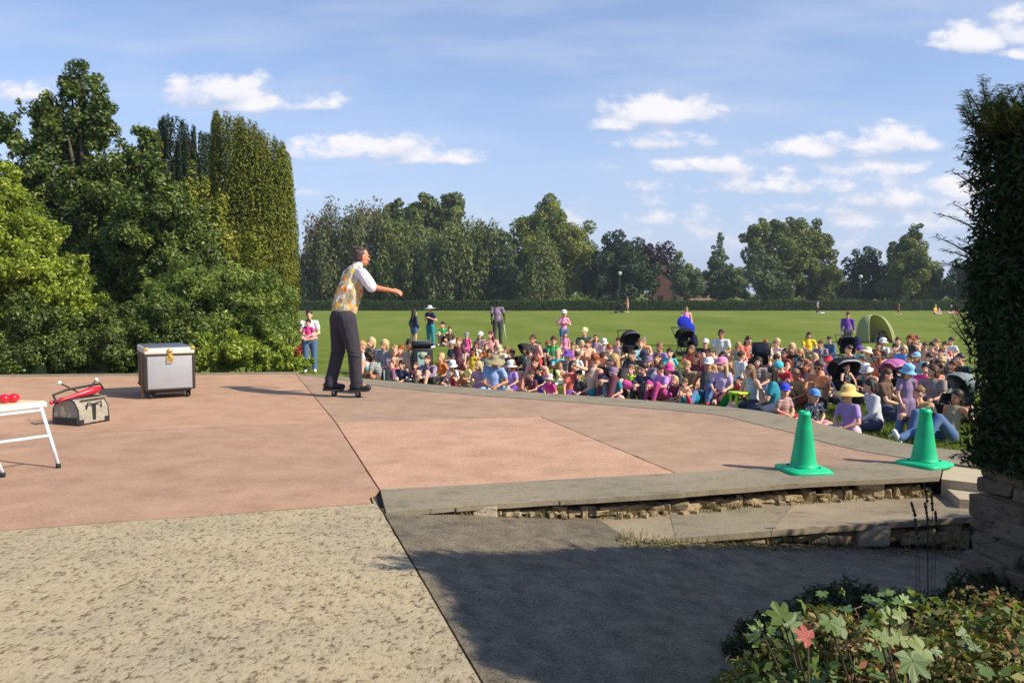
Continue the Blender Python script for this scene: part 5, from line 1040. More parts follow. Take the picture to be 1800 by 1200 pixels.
def pushchair(px, top, base, col, rz, label, rim=None, frame='dark', hood=(8, 118), seat='black', size=None):
    g = G(px, base, LAWN); s = size or min(1.1, max(.8, (base - top) / 1400 * g.y / 1.12)); t = empty('pushchair', g, math.radians(rz)); t.scale = (s,) * 3; tag(t, label, 'pushchair', 'pushchairs among the audience')
    MF = M_STEEL if frame == 'steel' else M_BLACK; MC = cmat(col); MS = cmat(seat)
    f = MB()
    for sx in (-.24, .24):
        f.tube([(sx, -.34, .14), (sx * .95, .05, .52), (sx * .95, .30, .80), (sx, .46, 1.02)], .013, 8); f.tube([(sx, .34, .14), (sx * .95, .02, .50)], .013, 8); f.tube([(sx * .9, -.22, .27), (sx * .9, -.36, .55)], .011, 8)
    f.tube([(-.24, .34, .14), (.24, .34, .14)], .011, 8); f.tube([(-.22, -.24, .26), (.22, -.24, .26)], .011, 8); f.build('frame', MF, t)
    h = MB(); h.tube([(-.24, .46, 1.02), (-.23, .50, 1.05), (.23, .50, 1.05), (.24, .46, 1.02)], .018, 8); h.build('handle', M_BLACK, t)
    se = MB(); se.box((0, -.08, .47), (.36, .36, .05), rot=Euler((-.12, 0, 0)), bev=.02); se.box((0, .17, .68), (.38, .05, .50), rot=Euler((-.45, 0, 0)), bev=.02); se.box((0, -.30, .34), (.34, .04, .24), rot=Euler((.35, 0, 0)), bev=.015)
    for sx in (-.19, .19): se.box((sx, .0, .56), (.03, .36, .16), bev=.012)
    se.build('seat', MS, t)
    V, F = shell(.34, hood[0], hood[1], .225, cy=.06, cz=.70); ho = MB().add(V, F, 0, True).build('hood', MC, t); md = ho.modifiers.new('solid', 'SOLIDIFY'); md.thickness = .012
    if rim:
        a = math.radians(hood[1]); r_ = MB(); pts = []
        for j in range(13): q = -1 + 2 * j / 12; R_ = .350 * (1 - .25 * abs(q) ** 3.5); pts.append((q * .232, .06 + math.cos(a) * R_, .70 + math.sin(a) * R_))
        r_.tube(pts, .017, 8); r_.build('hood_rim', cmat(rim, 'rim'), ho)
    ba = MB(); ba.box((0, .10, .24), (.36, .38, .12), bev=.02); ba.build('basket', M_BLACK, t)
    for sx in (-.26, .26):
        for sy, R_ in ((-.34, .095), (.34, .135)):
            w = MB(); w.lathe([(R_ * .25, -.012), (R_ * .85, -.014), (R_, -.010), (R_, .010), (R_ * .85, .014), (R_ * .25, .012)], (sx, sy, R_ + .005), 18, rot=Euler((0, math.pi / 2, 0))); wo = w.build('wheel', M_RUB, t)
            w = MB(); w.lathe([(.004, -.017), (R_ * .45, -.017), (R_ * .45, .017), (.004, .017)], (sx, sy, R_ + .005), 12, rot=Euler((0, math.pi / 2, 0))); w.build('hub', MF, wo)
    return t, g, s
pushchair(918, 600, 664, 'charcoal', -70, 'dark grey pushchair with its hood raised, side-on in the left half of the crowd')
pushchair(1110, 577, 648, '2a1626', 15, 'plum-black pushchair with a pale hood edge behind the turquoise T-shirt', rim='mauve')
pushchair(1205, 586, 634, '1c1c24', 20, 'black pushchair in front of the person with the blue cloth', hood=(8, 135), size=.95)
pushchair(1336, 596, 668, '1c2030', 165, 'navy-black pushchair seen from behind in mid crowd', rim='beige')
pushchair(1489, 606, 644, 'charcoal', 0, 'dark pushchair in front of the standing purple top', size=.82)
t_, g_, s_ = pushchair(1487, 620, 728, '26262c', 12, 'big charcoal pushchair with silver-rimmed hood, child inside', rim='palegrey', frame='steel', hood=(5, 122))
c_ = person(1487, 600, 728, 'out', True, (K, 'black'), ('shorts', 'charcoal'), ('short', 'brown'), '', size=.50, label='small child lying back in the silver-rimmed pushchair with bare legs out', face=12, shoes='black'); c_.location = g_ + Vector((.0, 0.0, .44 * s_))
pushchair(1575, 628, 712, 'c06ca4', 25, 'pink-lilac hooded pushchair among the right of the crowd', rim='palepink', hood=(5, 140))
pushchair(1682, 650, 752, '8c9294', -80, 'grey hooded pushchair beside the yew', rim='palegrey')
pushchair(1088, 536, 550, 'charcoal', -80, 'distant dark buggy on the far grass', size=1.0)
# lesser things
g = G(1203, 607, LAWN); pr = [ellipsoid((-.02, 0, 1.08), (.30, .09, .26), Euler((0, .5, 0))), ellipsoid((.14, -.02, .86), (.26, .08, .24), Euler((0, .6, 0))), ellipsoid((.24, 0, .68), (.14, .07, .18))]
o = link('blue_cloth', fused('blue_cloth', pr, .02, 2, (cmat('royal'),)), None, g + Vector((-.12, -.62, -.16))); tag(o, 'bright blue cloth held up by the person behind the black pushchair', 'cloth')
def litter_bin():
    g = G(742, 668, LAWN); t = empty('litter_bin', g, .25); tag(t, 'black litter bin with a pale notice on its front', 'litter bin')
    MBK = plain('bin_black', (.014, .014, .017), .5); b = MB(); b.box((0, 0, .38), (.46, .42, .76), bev=.03, taper=1.0); b.build('bin_body', MBK, t)
    l = MB(); l.box((0, 0, .865), (.50, .46, .13), bev=.05); l.box((0, .12, .79), (.44, .16, .06)); lo = l.build('lid', MBK, t); l = MB(); l.box((-.01, -.10, .934), (.34, .16, .006), rot=Euler((0, 0, 0))); l.build('ash_plate', M_STEEL, lo)
    n = MB(); n.box((-.02, -.214, .50), (.22, .008, .34), bev=.003); n.build('notice', plain('pale_notice', (.35, .52, .50), .5), t)
    n = MB(); n.lathe([(.001, -.004), (.085, -.004), (.085, .004), (.001, .004)], (-.02, -.222, .60), 20, rot=Euler((math.pi / 2, 0, 0))); n.build('notice_emblem', plain('sage_emblem', (.30, .36, .24), .6), t)
litter_bin()
def tent():
    g = G(1540, 602, LAWN); t = empty('pop_up_tent', g, .12); tag(t, 'yellow-green pop-up beach tent with an open front', 'tent'); W_ = .80; H_ = 1.16
    m, nt, b, N, L = newmat('tent_cloth'); b.inputs['Base Color'].default_value = (.42, .43, .20, 1); b.inputs['Roughness'].default_value = .6
    tr = N.new('ShaderNodeBsdfTranslucent'); tr.inputs[0].default_value = (.48, .50, .20, 1); ms = N.new('ShaderNodeMixShader'); ms.inputs[0].default_value = .4; L.new(b.outputs[0], ms.inputs[1]); L.new(tr.outputs[0], ms.inputs[2]); L.new(ms.outputs[0], N['Material Output'].inputs[0])
    def surf(name, u0, u1, w0, w1, mat):
        V = []; F = []; n = 12
        for i in range(n + 1):
            for j in range(n + 1):
                u = u0 + (u1 - u0) * i / n; w = w0 + (w1 - w0) * j / n     # u: round the plan, w: up
                r = math.cos(w * math.pi / 2) ** .75; V.append((W_ * math.cos(u) * r - .18 * math.sin(w * math.pi / 2), .62 * math.sin(u) * r, H_ * math.sin(w * math.pi / 2)))
        for i in range(n):
            for j in range(n): k = i * (n + 1) + j; F.append((k, k + 1, k + n + 2, k + n + 1))
        o = MB().add(V, F, 0, True).build(name, mat, t); md = o.modifiers.new('s', 'SOLIDIFY'); md.thickness = .012; return o
    surf('back_panel', math.radians(5), math.radians(175), 0, 1, m); surf('side_panel', math.radians(-58), math.radians(5), 0, 1, m)
    surf('mesh_panel', math.radians(175), math.radians(226), 0, 1, plain('tent_mesh', (.26, .30, .14), .8))
    p = MB(); 
    for u in (-58, 5, 226): p.tube([(W_ * math.cos(math.radians(u)) * math.cos(w * math.pi / 2) ** .75 - .18 * math.sin(w * math.pi / 2), .63 * math.sin(math.radians(u)) * math.cos(w * math.pi / 2) ** .75, H_ * math.sin(w * math.pi / 2) + .005) for w in [i / 10 for i in range(11)]], .014, 6)
    p.build('pole', plain('tent_pole', (.5, .5, .22), .5), t); p = MB(); p.box((0, -.1, .012), (1.35, .9, .02)); p.build('groundsheet', plain('groundsheet', (.08, .09, .07), .7), t)
tent()
def soft(name, px, base, prims, col, label, cat, rz=0, s=1.0, vox=.018, parts=()):
    g = G(px, base, LAWN); o = link(name, fused(name, prims, vox, 3, (cmat(col),)), None, g); o.rotation_euler = (0, 0, rz); o.scale = (s,) * 3; tag(o, label, cat)
    for nm, mb, c in parts: mb.build(nm, cmat(c), o)
    return o
st = MB(); st.tube([(-.10, -.12, .42), (-.12, -.20, .30), (-.11, -.17, .10)], .018, 6); st2 = MB(); st2.tube([(.10, -.12, .42), (.12, -.20, .30), (.11, -.17, .10)], .018, 6)
soft('backpack', 681, 684, [capsule((0, 0, .14), .15, (0, .02, .34), .12), ellipsoid((0, -.12, .14), (.12, .08, .11))], '2e3236', 'charcoal grey backpack standing at the stage edge left of the bin', 'backpack', .4, 1.0, parts=(('strap', st, '8a9092'), ('strap', st2, '8a9092')))
g = G(1128, 706, LAWN); tb_ = MB(); tb_.tube([(-.36, 0, .36), (-.33, -.01, .345), (.36, -.05, .10), (.40, -.05, .085)], [.055, .085, .085, .055], 16); o = tb_.build('foam_tube', plain('hot_pink_foam', (.75, .08, .32), .6), None, g); tag(o, 'fat hot pink foam tube lying slanted in the front row', 'foam tube')
hd = MB(); hd.tube([(-.08, 0, .24), (-.06, 0, .34), (.06, 0, .34), (.08, 0, .24)], .012, 6)
soft('carrier_bag', 1284, 719, [capsule((-.10, 0, .10), .10, (.10, 0, .10), .10, ((0, 1, 0), .7)), ellipsoid((0, 0, .18), (.17, .08, .10))], '128a30', 'green carrier bag on the grass left of the lime stool', 'bag', .2, parts=(('handle', hd, '128a30'),))
stl = MB(); 
for sx in (-.11, .11):
    for sy in (-.09, .09): stl.box((sx, sy, .15), (.035, .035, .30), bev=.006)
g = G(1299, 722, LAWN); t_ = empty('toy_stool', g, .3); tag(t_, 'small lime yellow plastic stool beside the pale grey vest', 'stool'); tt = MB(); tt.box((0, 0, .315), (.30, .26, .04), bev=.015); ML = plain('lime_plastic', (.60, .85, .03), .4); tt.build('seat', ML, t_)
for sx in (-.11, .11):
    for sy in (-.09, .09): q = MB(); q.box((sx, sy, .15), (.036, .036, .30), bev=.006); q.build('leg', ML, t_)
soft('holdall', 1214, 712, [capsule((-.12, 0, .12), .11, (.12, 0, .12), .11)], 'teal', 'small teal bag in the front row right of the fair-haired children', 'bag', .3, .9)
soft('towel', 1151, 692, [ellipsoid((0, 0, .26), (.12, .10, .24), Euler((.2, .2, 0))), ellipsoid((.05, -.05, .08), (.18, .12, .08))], 'white', 'crumpled white towel between the hoodie and the lilac top', 'towel')
g = G(799, 607, LAWN); o = link('sun_hat', hat_mesh('sun'), None, g + Vector((0, 0, .02))); o.scale = (1.35,) * 3; o.color = (*hexc('ece6a8'), 1); tag(o, 'pale yellow sun hat lying on the open lawn', 'hat')
g = G(890, 602, LAWN); q = MB(); q.tube([(.0, 0, .78), (.10, .02, .05)], .016, 8); o = q.build('pale_stick', plain('pale_stick_wood', (.62, .68, .48), .5), None, g); tag(o, 'thin pale stick held by the tall person in mauve', 'stick'); o.location = G(875, 604, LAWN) + Vector((.25, -.06, .02))
soft('blanket_roll', 1300, 722, [capsule((-.3, 0, .05), .05, (.3, 0, .05), .05)], 'beige', 'pale towel spread on the grass below the lilac T-shirt', 'towel', .1, .8) if False else None
soft('handbag', 1445, 552, [ellipsoid((0, 0, .12), (.35, .15, .12))], 'white', 'white bag on the grass beside the distant figure in navy', 'bag', 0, .8)
soft('rucksack', 1506, 612, [capsule((0, 0, .16), .18, (0, 0, .34), .13)], 'navy', 'dark rucksack lying left of the green tent', 'backpack')
soft('changing_bag', 1219, 624, [capsule((0, 0, .42), .16, (0, 0, .58), .13)], '2a2540', 'dark purple bag hanging at the handle of the black pushchair', 'bag')
# ------------------------------------------------------------------ dry-stone wall end and yew hedge beside the camera
M_WALL = speckled('drystone', (.15, .115, .08), (.06, .045, .032), (.25, .20, .14), fine=60, mid=14, thr=(.34, .48), bump=1.0, dist=.012, big=2.0, stain=(.08, .07, .06), stretch=(1, 1, 2.2))
WA = Vector((1.76, 3.00, 0)); WB = Vector((2.12, 1.76, 0)); WC = Vector((5.6, 4.15, 0)); WD = Vector((6.0, 1.76, 0))
def wall():
    t = empty('dry_stone_wall', WA); tag(t, 'rough dry-stone garden wall end under the clipped yew hedge', 'wall'); o0 = t.location
    core = MB(); i_ = .08
    ctr = (WA + WB + WC + WD) / 4; q = [p + (ctr - p).normalized() * .10 for p in (WA + Vector((.06, 0, 0)), WB, WD, WC)]
    core.prism([(p.x - o0.x, p.y - o0.y) for p in q], -.9, .70); core.build('wall_core', M_JOINT, t)
    mb = MB(); rr = random.Random(11)
    SH = Vector((.055, 0, 0))
    for (a, b, mx) in ((WA + SH, WB + SH, 1.34), (WA + SH, WC, 3.0), (WB, WD, 1.6)):
        d = (b - a).normalized(); ang = math.atan2(d.y, d.x); L_ = min((b - a).length, mx); z = -.42; row = 0
        nrm = Vector((d.y, -d.x, 0)); 
        if nrm.dot(ctr - a) > 0: nrm = -nrm
        while z < .74:
            h = rr.uniform(.045, .105); x = -rr.uniform(.0, .05)
            batter = .05 * (0.74 - z)
            while x < L_ - .02:
                w = rr.uniform(.09, .30); p = a + d * (x + w / 2) + nrm * (batter - .075 + rr.uniform(-.03, .03))
                stone(mb, (p.x - o0.x, p.y - o0.y, z + h / 2), (w * .97, .20, h * .93), rr.randint(0, 99999), ang + rr.uniform(-.08, .08), j=.26); x += w
            z += h; row += 1
    mb.build('stones', M_WALL, t)
wall()

def leaves(P, Nrm, size, rng, aspect=2.0, along=None, spread=.55, fold=.18, var=None, jit=.35):
    """one small folded leaf (two triangles pairs) per point; returns verts, quads, per-vertex variation"""
    n = len(P); rnd = rng.normal(size=(n, 3)); nn = Nrm + rnd * spread; nn /= np.linalg.norm(nn, axis=1)[:, None] + 1e-9
    ref = rng.normal(size=(n, 3)) if along is None else np.asarray(along) + rng.normal(size=(n, 3)) * jit
    t = ref - nn * np.sum(ref * nn, 1)[:, None]; t /= np.linalg.norm(t, axis=1)[:, None] + 1e-9; b = np.cross(nn, t)
    s = size * rng.uniform(.6, 1.3, n)[:, None]; w = s / aspect
    c = P; V = np.stack([c - t * s * .5, c + b * w * .5 + nn * w * fold, c + t * s * .5, c - b * w * .5 + nn * w * fold], 1).reshape(-1, 3)
    F = np.arange(n * 4).reshape(n, 4); v = rng.uniform(0, 1, n) if var is None else var
    return V, F, np.repeat(v, 4)
def on_ellipsoids(C, R, n, rng, inner=.72, flat=1.0):
    """points near the surfaces of many small clumps; C (k,3), R (k,3)"""
    area = (R[:, 0] * R[:, 1] * R[:, 2]) ** (2 / 3); k = rng.choice(len(C), n, p=area / area.sum()); d = rng.normal(size=(n, 3)); d /= np.linalg.norm(d, axis=1)[:, None]
    rad = rng.uniform(inner, 1.08, n)[:, None]; P = C[k] + d * R[k] * rad; N_ = d / R[k]; N_ /= np.linalg.norm(N_, axis=1)[:, None]; return P, N_, k

# yew: dark solid core added to block sun, dense sprays, long loose shoots
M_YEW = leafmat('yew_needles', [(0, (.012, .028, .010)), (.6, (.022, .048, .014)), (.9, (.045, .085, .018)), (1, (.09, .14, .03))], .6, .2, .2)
M_BARK = plain('bark', (.09, .065, .045), .95, var=.35, scale=9, bump=.8)
M_TWIG = plain('twig', (.06, .04, .025), .9)
def yew_hedge():
    rng = np.random.default_rng(3); t = empty('yew_hedge', WA); tag(t, 'dark clipped yew hedge with loose shoots, standing on the dry-stone wall', 'hedge'); o0 = np.array(WA)
    A, B, C_, D_ = [np.array(p) for p in (WA + Vector((-.04, -.02, 0)), WB + Vector((-.03, .0, 0)), WC, WD)]; z0, z1 = .66, 1.94; P = []; N_ = []
    def face(a, b, n, dens, out):
        k = int(n); u = rng.uniform(0, 1, k); z = rng.uniform(z0, z1, k); p = a + (b - a) * u[:, None]; p[:, 2] = z; p = p + np.array(out) * (rng.normal(0, .030, k) - .02)[:, None]
        lump = np.sin(u * 17 + z * 5) * .02 + np.sin(z * 11 + u * 7) * .02; p += np.array(out) * lump[:, None]; P.append(p); N_.append(np.tile(out, (k, 1)))
    def nrm(a, b): d = b - a; q = np.array([-d[1], d[0], 0.]); q /= np.linalg.norm(q); c = (A + B + C_ + D_) / 4; return q if q.dot(a - c) > 0 else -q
    face(A, B, 60000, 1, nrm(A, B)); face(A, A + (C_ - A) * .25, 9000, 1, nrm(A, C_)); face(B, B + (D_ - B) * .35, 36000, 1, nrm(B, D_))
    k = 16000; u = rng.uniform(0, .28, k); v = rng.uniform(0, 1, k); p = (A + (C_ - A) * u[:, None]) * (1 - v[:, None]) + (B + (D_ - B) * u[:, None]) * v[:, None]; p[:, 2] = z1 + rng.normal(0, .03, k); P.append(p); N_.append(np.tile([0, 0, 1.], (k, 1)))
    P = np.concatenate(P); N_ = np.concatenate(N_); V, F, v = leaves(P - o0, N_, .034, rng, 3.6, spread=.8, var=np.clip(rng.beta(2, 3, len(P)), 0, .9))
    link('foliage', np_mesh('foliage', V, F, [M_YEW], attr=v), t)
    # coarse foliage on the rest of the long hedge
    rr = np.random.default_rng(5); Q = []; M2 = []
    for a, b in ((A, C_), (B, D_), (C_, D_)):
        k = 9000; u = rr.uniform(.22 if a is not C_ else 0, 1, k); p = a + (b - a) * u[:, None]; p[:, 2] = rr.uniform(z0, z1, k); o_ = nrm(a, b); p += o_ * rr.normal(0, .04, k)[:, None]; Q.append(p); M2.append(np.tile(o_, (k, 1)))
    k = 6000; u = rr.uniform(.2, 1, k); v = rr.uniform(0, 1, k); p = (A + (C_ - A) * u[:, None]) * (1 - v[:, None]) + (B + (D_ - B) * u[:, None]) * v[:, None]; p[:, 2] = z1 + rr.normal(0, .05, k); Q.append(p); M2.append(np.tile([0, 0, 1.], (k, 1)))
    Q = np.concatenate(Q); V, F, v = leaves(Q - o0, np.concatenate(M2), .09, rr, 2.5, spread=.7); link('foliage', np_mesh('foliage', V, F, [M_YEW], attr=v), t)
    ctr = (A + B + C_ + D_) / 4; core = MB(); inner = MB(); q = [p + (ctr - p) / np.linalg.norm(ctr - p) * .07 for p in (A, B, D_, C_)]  # solid core added to block the sun; near-black to read as inner shade
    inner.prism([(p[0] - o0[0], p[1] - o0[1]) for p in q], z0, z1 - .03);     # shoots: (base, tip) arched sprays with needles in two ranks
    sh = inner; LP = []; LN = []; LA = []; LV = []; rr = random.Random(8)
    def shoot(b, tip, lit, thick=.003, needles=70, ln=.020):
        b = Vector(b); tip = Vector(tip); mid = (b + tip) / 2 + Vector((0, 0, (tip - b).length * .10)); pts = [b.lerp(mid, i / 4).lerp(mid.lerp(tip, i / 4), i / 4) for i in range(5)]
        sh.tube([p - WA for p in pts], [thick, thick * .9, thick * .7, thick * .5, thick * .3], 5, 1)
        for i in range(needles):
            u = (i + .5) / needles; p = b.lerp(mid, u).lerp(mid.lerp(tip, u), u); d = (tip - b).normalized(); side = d.cross(Vector((0, 0, 1))) if abs(d.z) < .8 else Vector((1, 0, 0)); side = side.normalized() * (1 if i % 2 else -1); w = Matrix.Rotation(rr.uniform(-.9, .9), 3, d) @ side
            a = (w + d * .45).normalized(); LP.append(p + a * ln * .5 - WA); LA.append(a); LN.append((Vector((rr.uniform(-.3, .3), rr.uniform(-.3, .3), 1))).normalized()); LV.append(rr.uniform(.88, 1) if lit else rr.uniform(0, .5))  # lit shoots take the palest tones: sunlight put into the needle colour
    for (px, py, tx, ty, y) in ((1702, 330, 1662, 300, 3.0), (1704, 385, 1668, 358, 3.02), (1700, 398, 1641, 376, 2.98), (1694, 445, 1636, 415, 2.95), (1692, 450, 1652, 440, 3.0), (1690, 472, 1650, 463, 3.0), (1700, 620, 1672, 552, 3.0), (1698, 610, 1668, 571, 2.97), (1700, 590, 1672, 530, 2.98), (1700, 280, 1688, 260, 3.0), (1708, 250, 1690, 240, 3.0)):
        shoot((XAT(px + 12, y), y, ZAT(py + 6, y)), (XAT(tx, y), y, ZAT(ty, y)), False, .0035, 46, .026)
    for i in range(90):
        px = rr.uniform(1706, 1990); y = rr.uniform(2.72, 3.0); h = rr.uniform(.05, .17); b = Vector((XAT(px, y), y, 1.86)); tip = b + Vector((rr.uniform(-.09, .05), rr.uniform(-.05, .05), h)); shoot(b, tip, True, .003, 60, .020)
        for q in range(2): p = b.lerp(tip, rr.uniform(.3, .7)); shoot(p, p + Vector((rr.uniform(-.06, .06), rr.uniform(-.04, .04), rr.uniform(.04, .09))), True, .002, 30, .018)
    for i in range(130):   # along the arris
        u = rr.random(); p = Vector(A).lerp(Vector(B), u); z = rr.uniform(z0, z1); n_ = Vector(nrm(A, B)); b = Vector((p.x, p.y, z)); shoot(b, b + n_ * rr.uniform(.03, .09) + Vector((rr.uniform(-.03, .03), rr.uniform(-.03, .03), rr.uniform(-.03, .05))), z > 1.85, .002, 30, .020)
    for i in range(60):
        b = Vector(A) + Vector((rr.uniform(-.02, .10), rr.uniform(-.05, .05), 0)); b.z = rr.uniform(z0, z1); shoot(b, b + Vector((-rr.uniform(.02, .07), rr.uniform(-.02, .05), rr.uniform(-.02, .06))), False, .002, 26, .020)
    sh.build('sun_block_and_shoots', [plain('inner_yew', (.012, .02, .008), 1.0, var=.5, scale=40, bump=1), M_TWIG], t); rng = np.random.default_rng(9)
    V, F, v = leaves(np.array(LP), np.array(LN), .024, rng, 4.5, along=np.array(LA), spread=.15, var=np.array(LV), jit=.08); link('shoot_needles', np_mesh('shoot_needles', V, F, [M_YEW], attr=v), t)
yew_hedge()
# ------------------------------------------------------------------ trees and shrubs
ML_DARK = leafmat('dark_leaves', [(0, (0.039, 0.062, 0.013)), (.5, (0.092, 0.138, 0.023)), (.85, (0.187, 0.234, 0.042)), (1, (0.359, 0.390, 0.105))], .45, .3, .4)
ML_BRIGHT = leafmat('bright_leaves', [(0, (0.120, 0.175, 0.022)), (.5, (0.262, 0.341, 0.039)), (.85, (0.414, 0.475, 0.056)), (1, (0.668, 0.665, 0.143))], .45, .38, .4, patch=(.9, .64, (.34, .24, .05)))
ML_SHRUB = leafmat('shrub_leaves', [(0, (0.069, 0.117, 0.024)), (.5, (0.173, 0.246, 0.047)), (.85, (0.319, 0.387, 0.073)), (1, (0.620, 0.624, 0.182))], .45, .35, .4)
ML_IRISH = leafmat('golden_yew', [(0, (0.044, 0.058, 0.010)), (.5, (0.145, 0.162, 0.020)), (.85, (0.265, 0.272, 0.031)), (1, (0.380, 0.341, 0.063))], .6, .2, .2)
ML_CYP = leafmat('cypress', [(0, (.016, .030, .014)), (.6, (.030, .052, .022)), (1, (.055, .08, .03))], .6, .15, .2)
ML_FAR = leafmat('far_leaves', [(0, (0.073, 0.098, 0.027)), (.5, (0.143, 0.182, 0.046)), (1, (0.276, 0.300, 0.078))], .6, .3, .2)
ML_FARB = leafmat('far_bright_leaves', [(0, (0.090, 0.120, 0.022)), (.5, (0.192, 0.228, 0.038)), (1, (0.312, 0.324, 0.072))], .6, .3, .2)
ML_WIL = leafmat('weeping_leaves', [(0, (0.075, 0.098, 0.036)), (.5, (0.158, 0.188, 0.062)), (1, (0.270, 0.289, 0.103))], .6, .25, .2, patch=(.12, .66, (.17, .085, .06)))
ML_WILR = leafmat('reddish_weeping_leaves', [(0, (.06, .075, .03)), (.5, (.13, .15, .052)), (1, (.22, .23, .085))], .6, .25, .2, patch=(.16, .56, (.20, .10, .065)))
ML_FARD = leafmat('far_dark_leaves', [(0, (0.022, 0.041, 0.022)), (.5, (0.043, 0.074, 0.035)), (1, (0.094, 0.133, 0.047))], .6, .2, .2)
ML_COP = leafmat('copper_leaves', [(0, (.022, .012, .016)), (.6, (.045, .022, .030)), (1, (.09, .045, .05))], .6, .2, .2)
ML_CONI = leafmat('grey_conifer', [(0, (0.062, 0.101, 0.053)), (.5, (0.117, 0.164, 0.078)), (1, (0.203, 0.250, 0.109))], .6, .2, .2)
ML_HEDGE = leafmat('hedge_leaves', [(0, (.022, .048, .012)), (.5, (.045, .085, .018)), (1, (.085, .13, .03))], .6, .2, .2)

def crown(big, leaf, n, mat, seed, small=.30, per=14, aspect=1.8, droop=0.0, depth=1.0, inner=.7, name='crown', vertical=1.0, origin=(0, 0, 0), clip=LAWN + .05, spread=.6, fillf=.12, up=.25):
    """big lobes -> many clumps on them -> leaves on the clumps"""
    rng = np.random.default_rng(seed); C = []; R = []
    for (x, y, z, rx, ry, rz) in big:
        k = max(6, int(per * (rx * rz) ** .5 / (np.mean([b[3] for b in big]) + 1e-6)))
        d = rng.normal(size=(k, 3)); d /= np.linalg.norm(d, axis=1)[:, None]; rad = rng.uniform(.45, 1.12, k)[:, None]; c = np.array([x, y, z]) + d * np.array([rx, ry, rz]) * rad
        s = small * (rx * ry * rz) ** (1 / 3) * rng.uniform(.6, 1.35, k)[:, None]; C.append(c); R.append(np.tile(s, (1, 3)) * np.array([1, 1, vertical]))
        C.append(np.array([[x, y, z]])); R.append(np.array([[rx, ry, rz]]) * .72)
    C = np.concatenate(C); R = np.concatenate(R); P, N_, k = on_ellipsoids(C, R, n, rng, inner)
    keep = P[:, 2] > clip; P, N_, k = P[keep], N_[keep], k[keep]
    N_ = N_ + np.array([0, 0, up]); al = None
    if droop: al = np.tile([0, 0, -1.0], (len(P), 1)); P[:, 2] -= rng.uniform(0, droop, len(P)) ** 1.5
    tone = rng.uniform(-.22, .22, len(C))[k]; v = np.clip(rng.beta(2, 2.4, len(P)) + tone, 0, 1)
    V, F, vv = leaves(P - np.array(origin), N_, leaf, rng, aspect, al, spread, var=v, jit=.35)
    return np_mesh(name, V, F, [mat], attr=vv), C
def tree(name, label, d, blobs, leaf, n, mat, seed, trunk=.25, base=None, dep=1.0, group=None, cat='tree', parts=('trunk', 'crown'), bark=None, limbs=6, x0=None, **kw):
    """blobs: (px, py, half width px, half height px[, depth shift]) seen at distance d"""
    big = []
    for b in blobs:
        dd = d + (b[4] if len(b) > 4 else 0); rx = b[2] / 1400 * dd; rz = b[3] / 1400 * dd; big.append((XAT(b[0], dd), dd, ZAT(b[1], dd), rx, (rx + min(rx, rz)) / 2 * dep, rz))
    cx = XAT(x0, d) if x0 else sum(b[0] * b[3] for b in big) / sum(b[3] for b in big); org = Vector((cx, d, LAWN)); t = empty(name, org); tag(t, label, cat, group)
    me, C = crown(big, leaf, n, mat, seed, origin=org, **kw); link(parts[1], me, t)
    tb = MB(); rr = random.Random(seed); zt = max(b[2] for b in big); zl = min(b[2] - b[5] for b in big); top = Vector((0, 0, (zt - LAWN)))
    tb.tube([(0, 0, -.1), (trunk * .1, 0, top.z * .3), (-trunk * .1, .05, top.z * .65), (0, 0, top.z)], [trunk, trunk * .75, trunk * .45, trunk * .12], 9)
    for i in range(limbs):
        b = big[i % len(big)]; e = Vector((b[0], b[1], b[2])) - org + Vector((rr.uniform(-.6, .6) * b[3], rr.uniform(-.5, .5) * b[4], rr.uniform(-.2, .6) * b[5])); s = Vector((0, 0, max(.1, (e.z) * rr.uniform(.25, .6)))); m = s.lerp(e, .5) + Vector((0, 0, .06 * (e - s).length)); tb.tube([s, m, e], [trunk * .4, trunk * .25, trunk * .06], 6)
    tb.build(parts[0], bark or M_BARK, t); return t
# --- left side, behind the stage
tree('broadleaf_tree', 'tall dark green broadleaf tree with ragged crown towering at the left', 21, [(148, 150, 42, 48), (95, 192, 45, 30), (180, 215, 44, 52), (120, 235, 62, 52), (95, 300, 75, 60), (205, 320, 80, 75), (130, 400, 110, 90), (260, 420, 100, 90), (300, 480, 90, 90), (150, 520, 130, 100), (22, 225, 36, 34), (235, 300, 40, 45), (345, 410, 45, 60), (20, 305, 50, 30), (60, 380, 80, 80)], .105, 165000, ML_DARK, 1, trunk=.24, small=.24, per=52, dep=.8, x0=160, inner=.35)
tree('broadleaf_tree', 'slimmer leafy tree top rising between the big tree and the dark cypress', 19, [(270, 262, 26, 45), (285, 320, 34, 45), (300, 385, 55, 60), (250, 400, 70, 60), (320, 470, 70, 60)], .095, 52000, ML_DARK, 2, trunk=.14, small=.25, per=44, x0=280, inner=.35)
tree('bright_shrub', 'tall bright yellow-green shrub at the left edge of the stage', 14.6, [(15, 350, 50, 48), (-20, 330, 60, 45), (45, 420, 62, 60), (20, 480, 90, 80), (95, 490, 55, 60), (60, 560, 80, 60), (130, 545, 45, 50), (-50, 450, 90, 100)], .070, 95000, ML_BRIGHT, 3, trunk=.07, small=.22, per=60, inner=.35, cat='shrub', parts=('stems', 'foliage'), x0=20)
tree('leafy_shrub', 'shade-darkened glossy-leaved shrub spilling onto the stage at the far left corner', 14.0, [(20, 620, 80, 45), (110, 610, 70, 52), (190, 605, 60, 52), (60, 560, 60, 40)], .062, 50000, ML_DARK, 4, trunk=.05, small=.24, per=44, inner=.4, cat='shrub', parts=('stems', 'foliage'), x0=90)  # dark leaf colour stands for the deep shade low in the shrubs
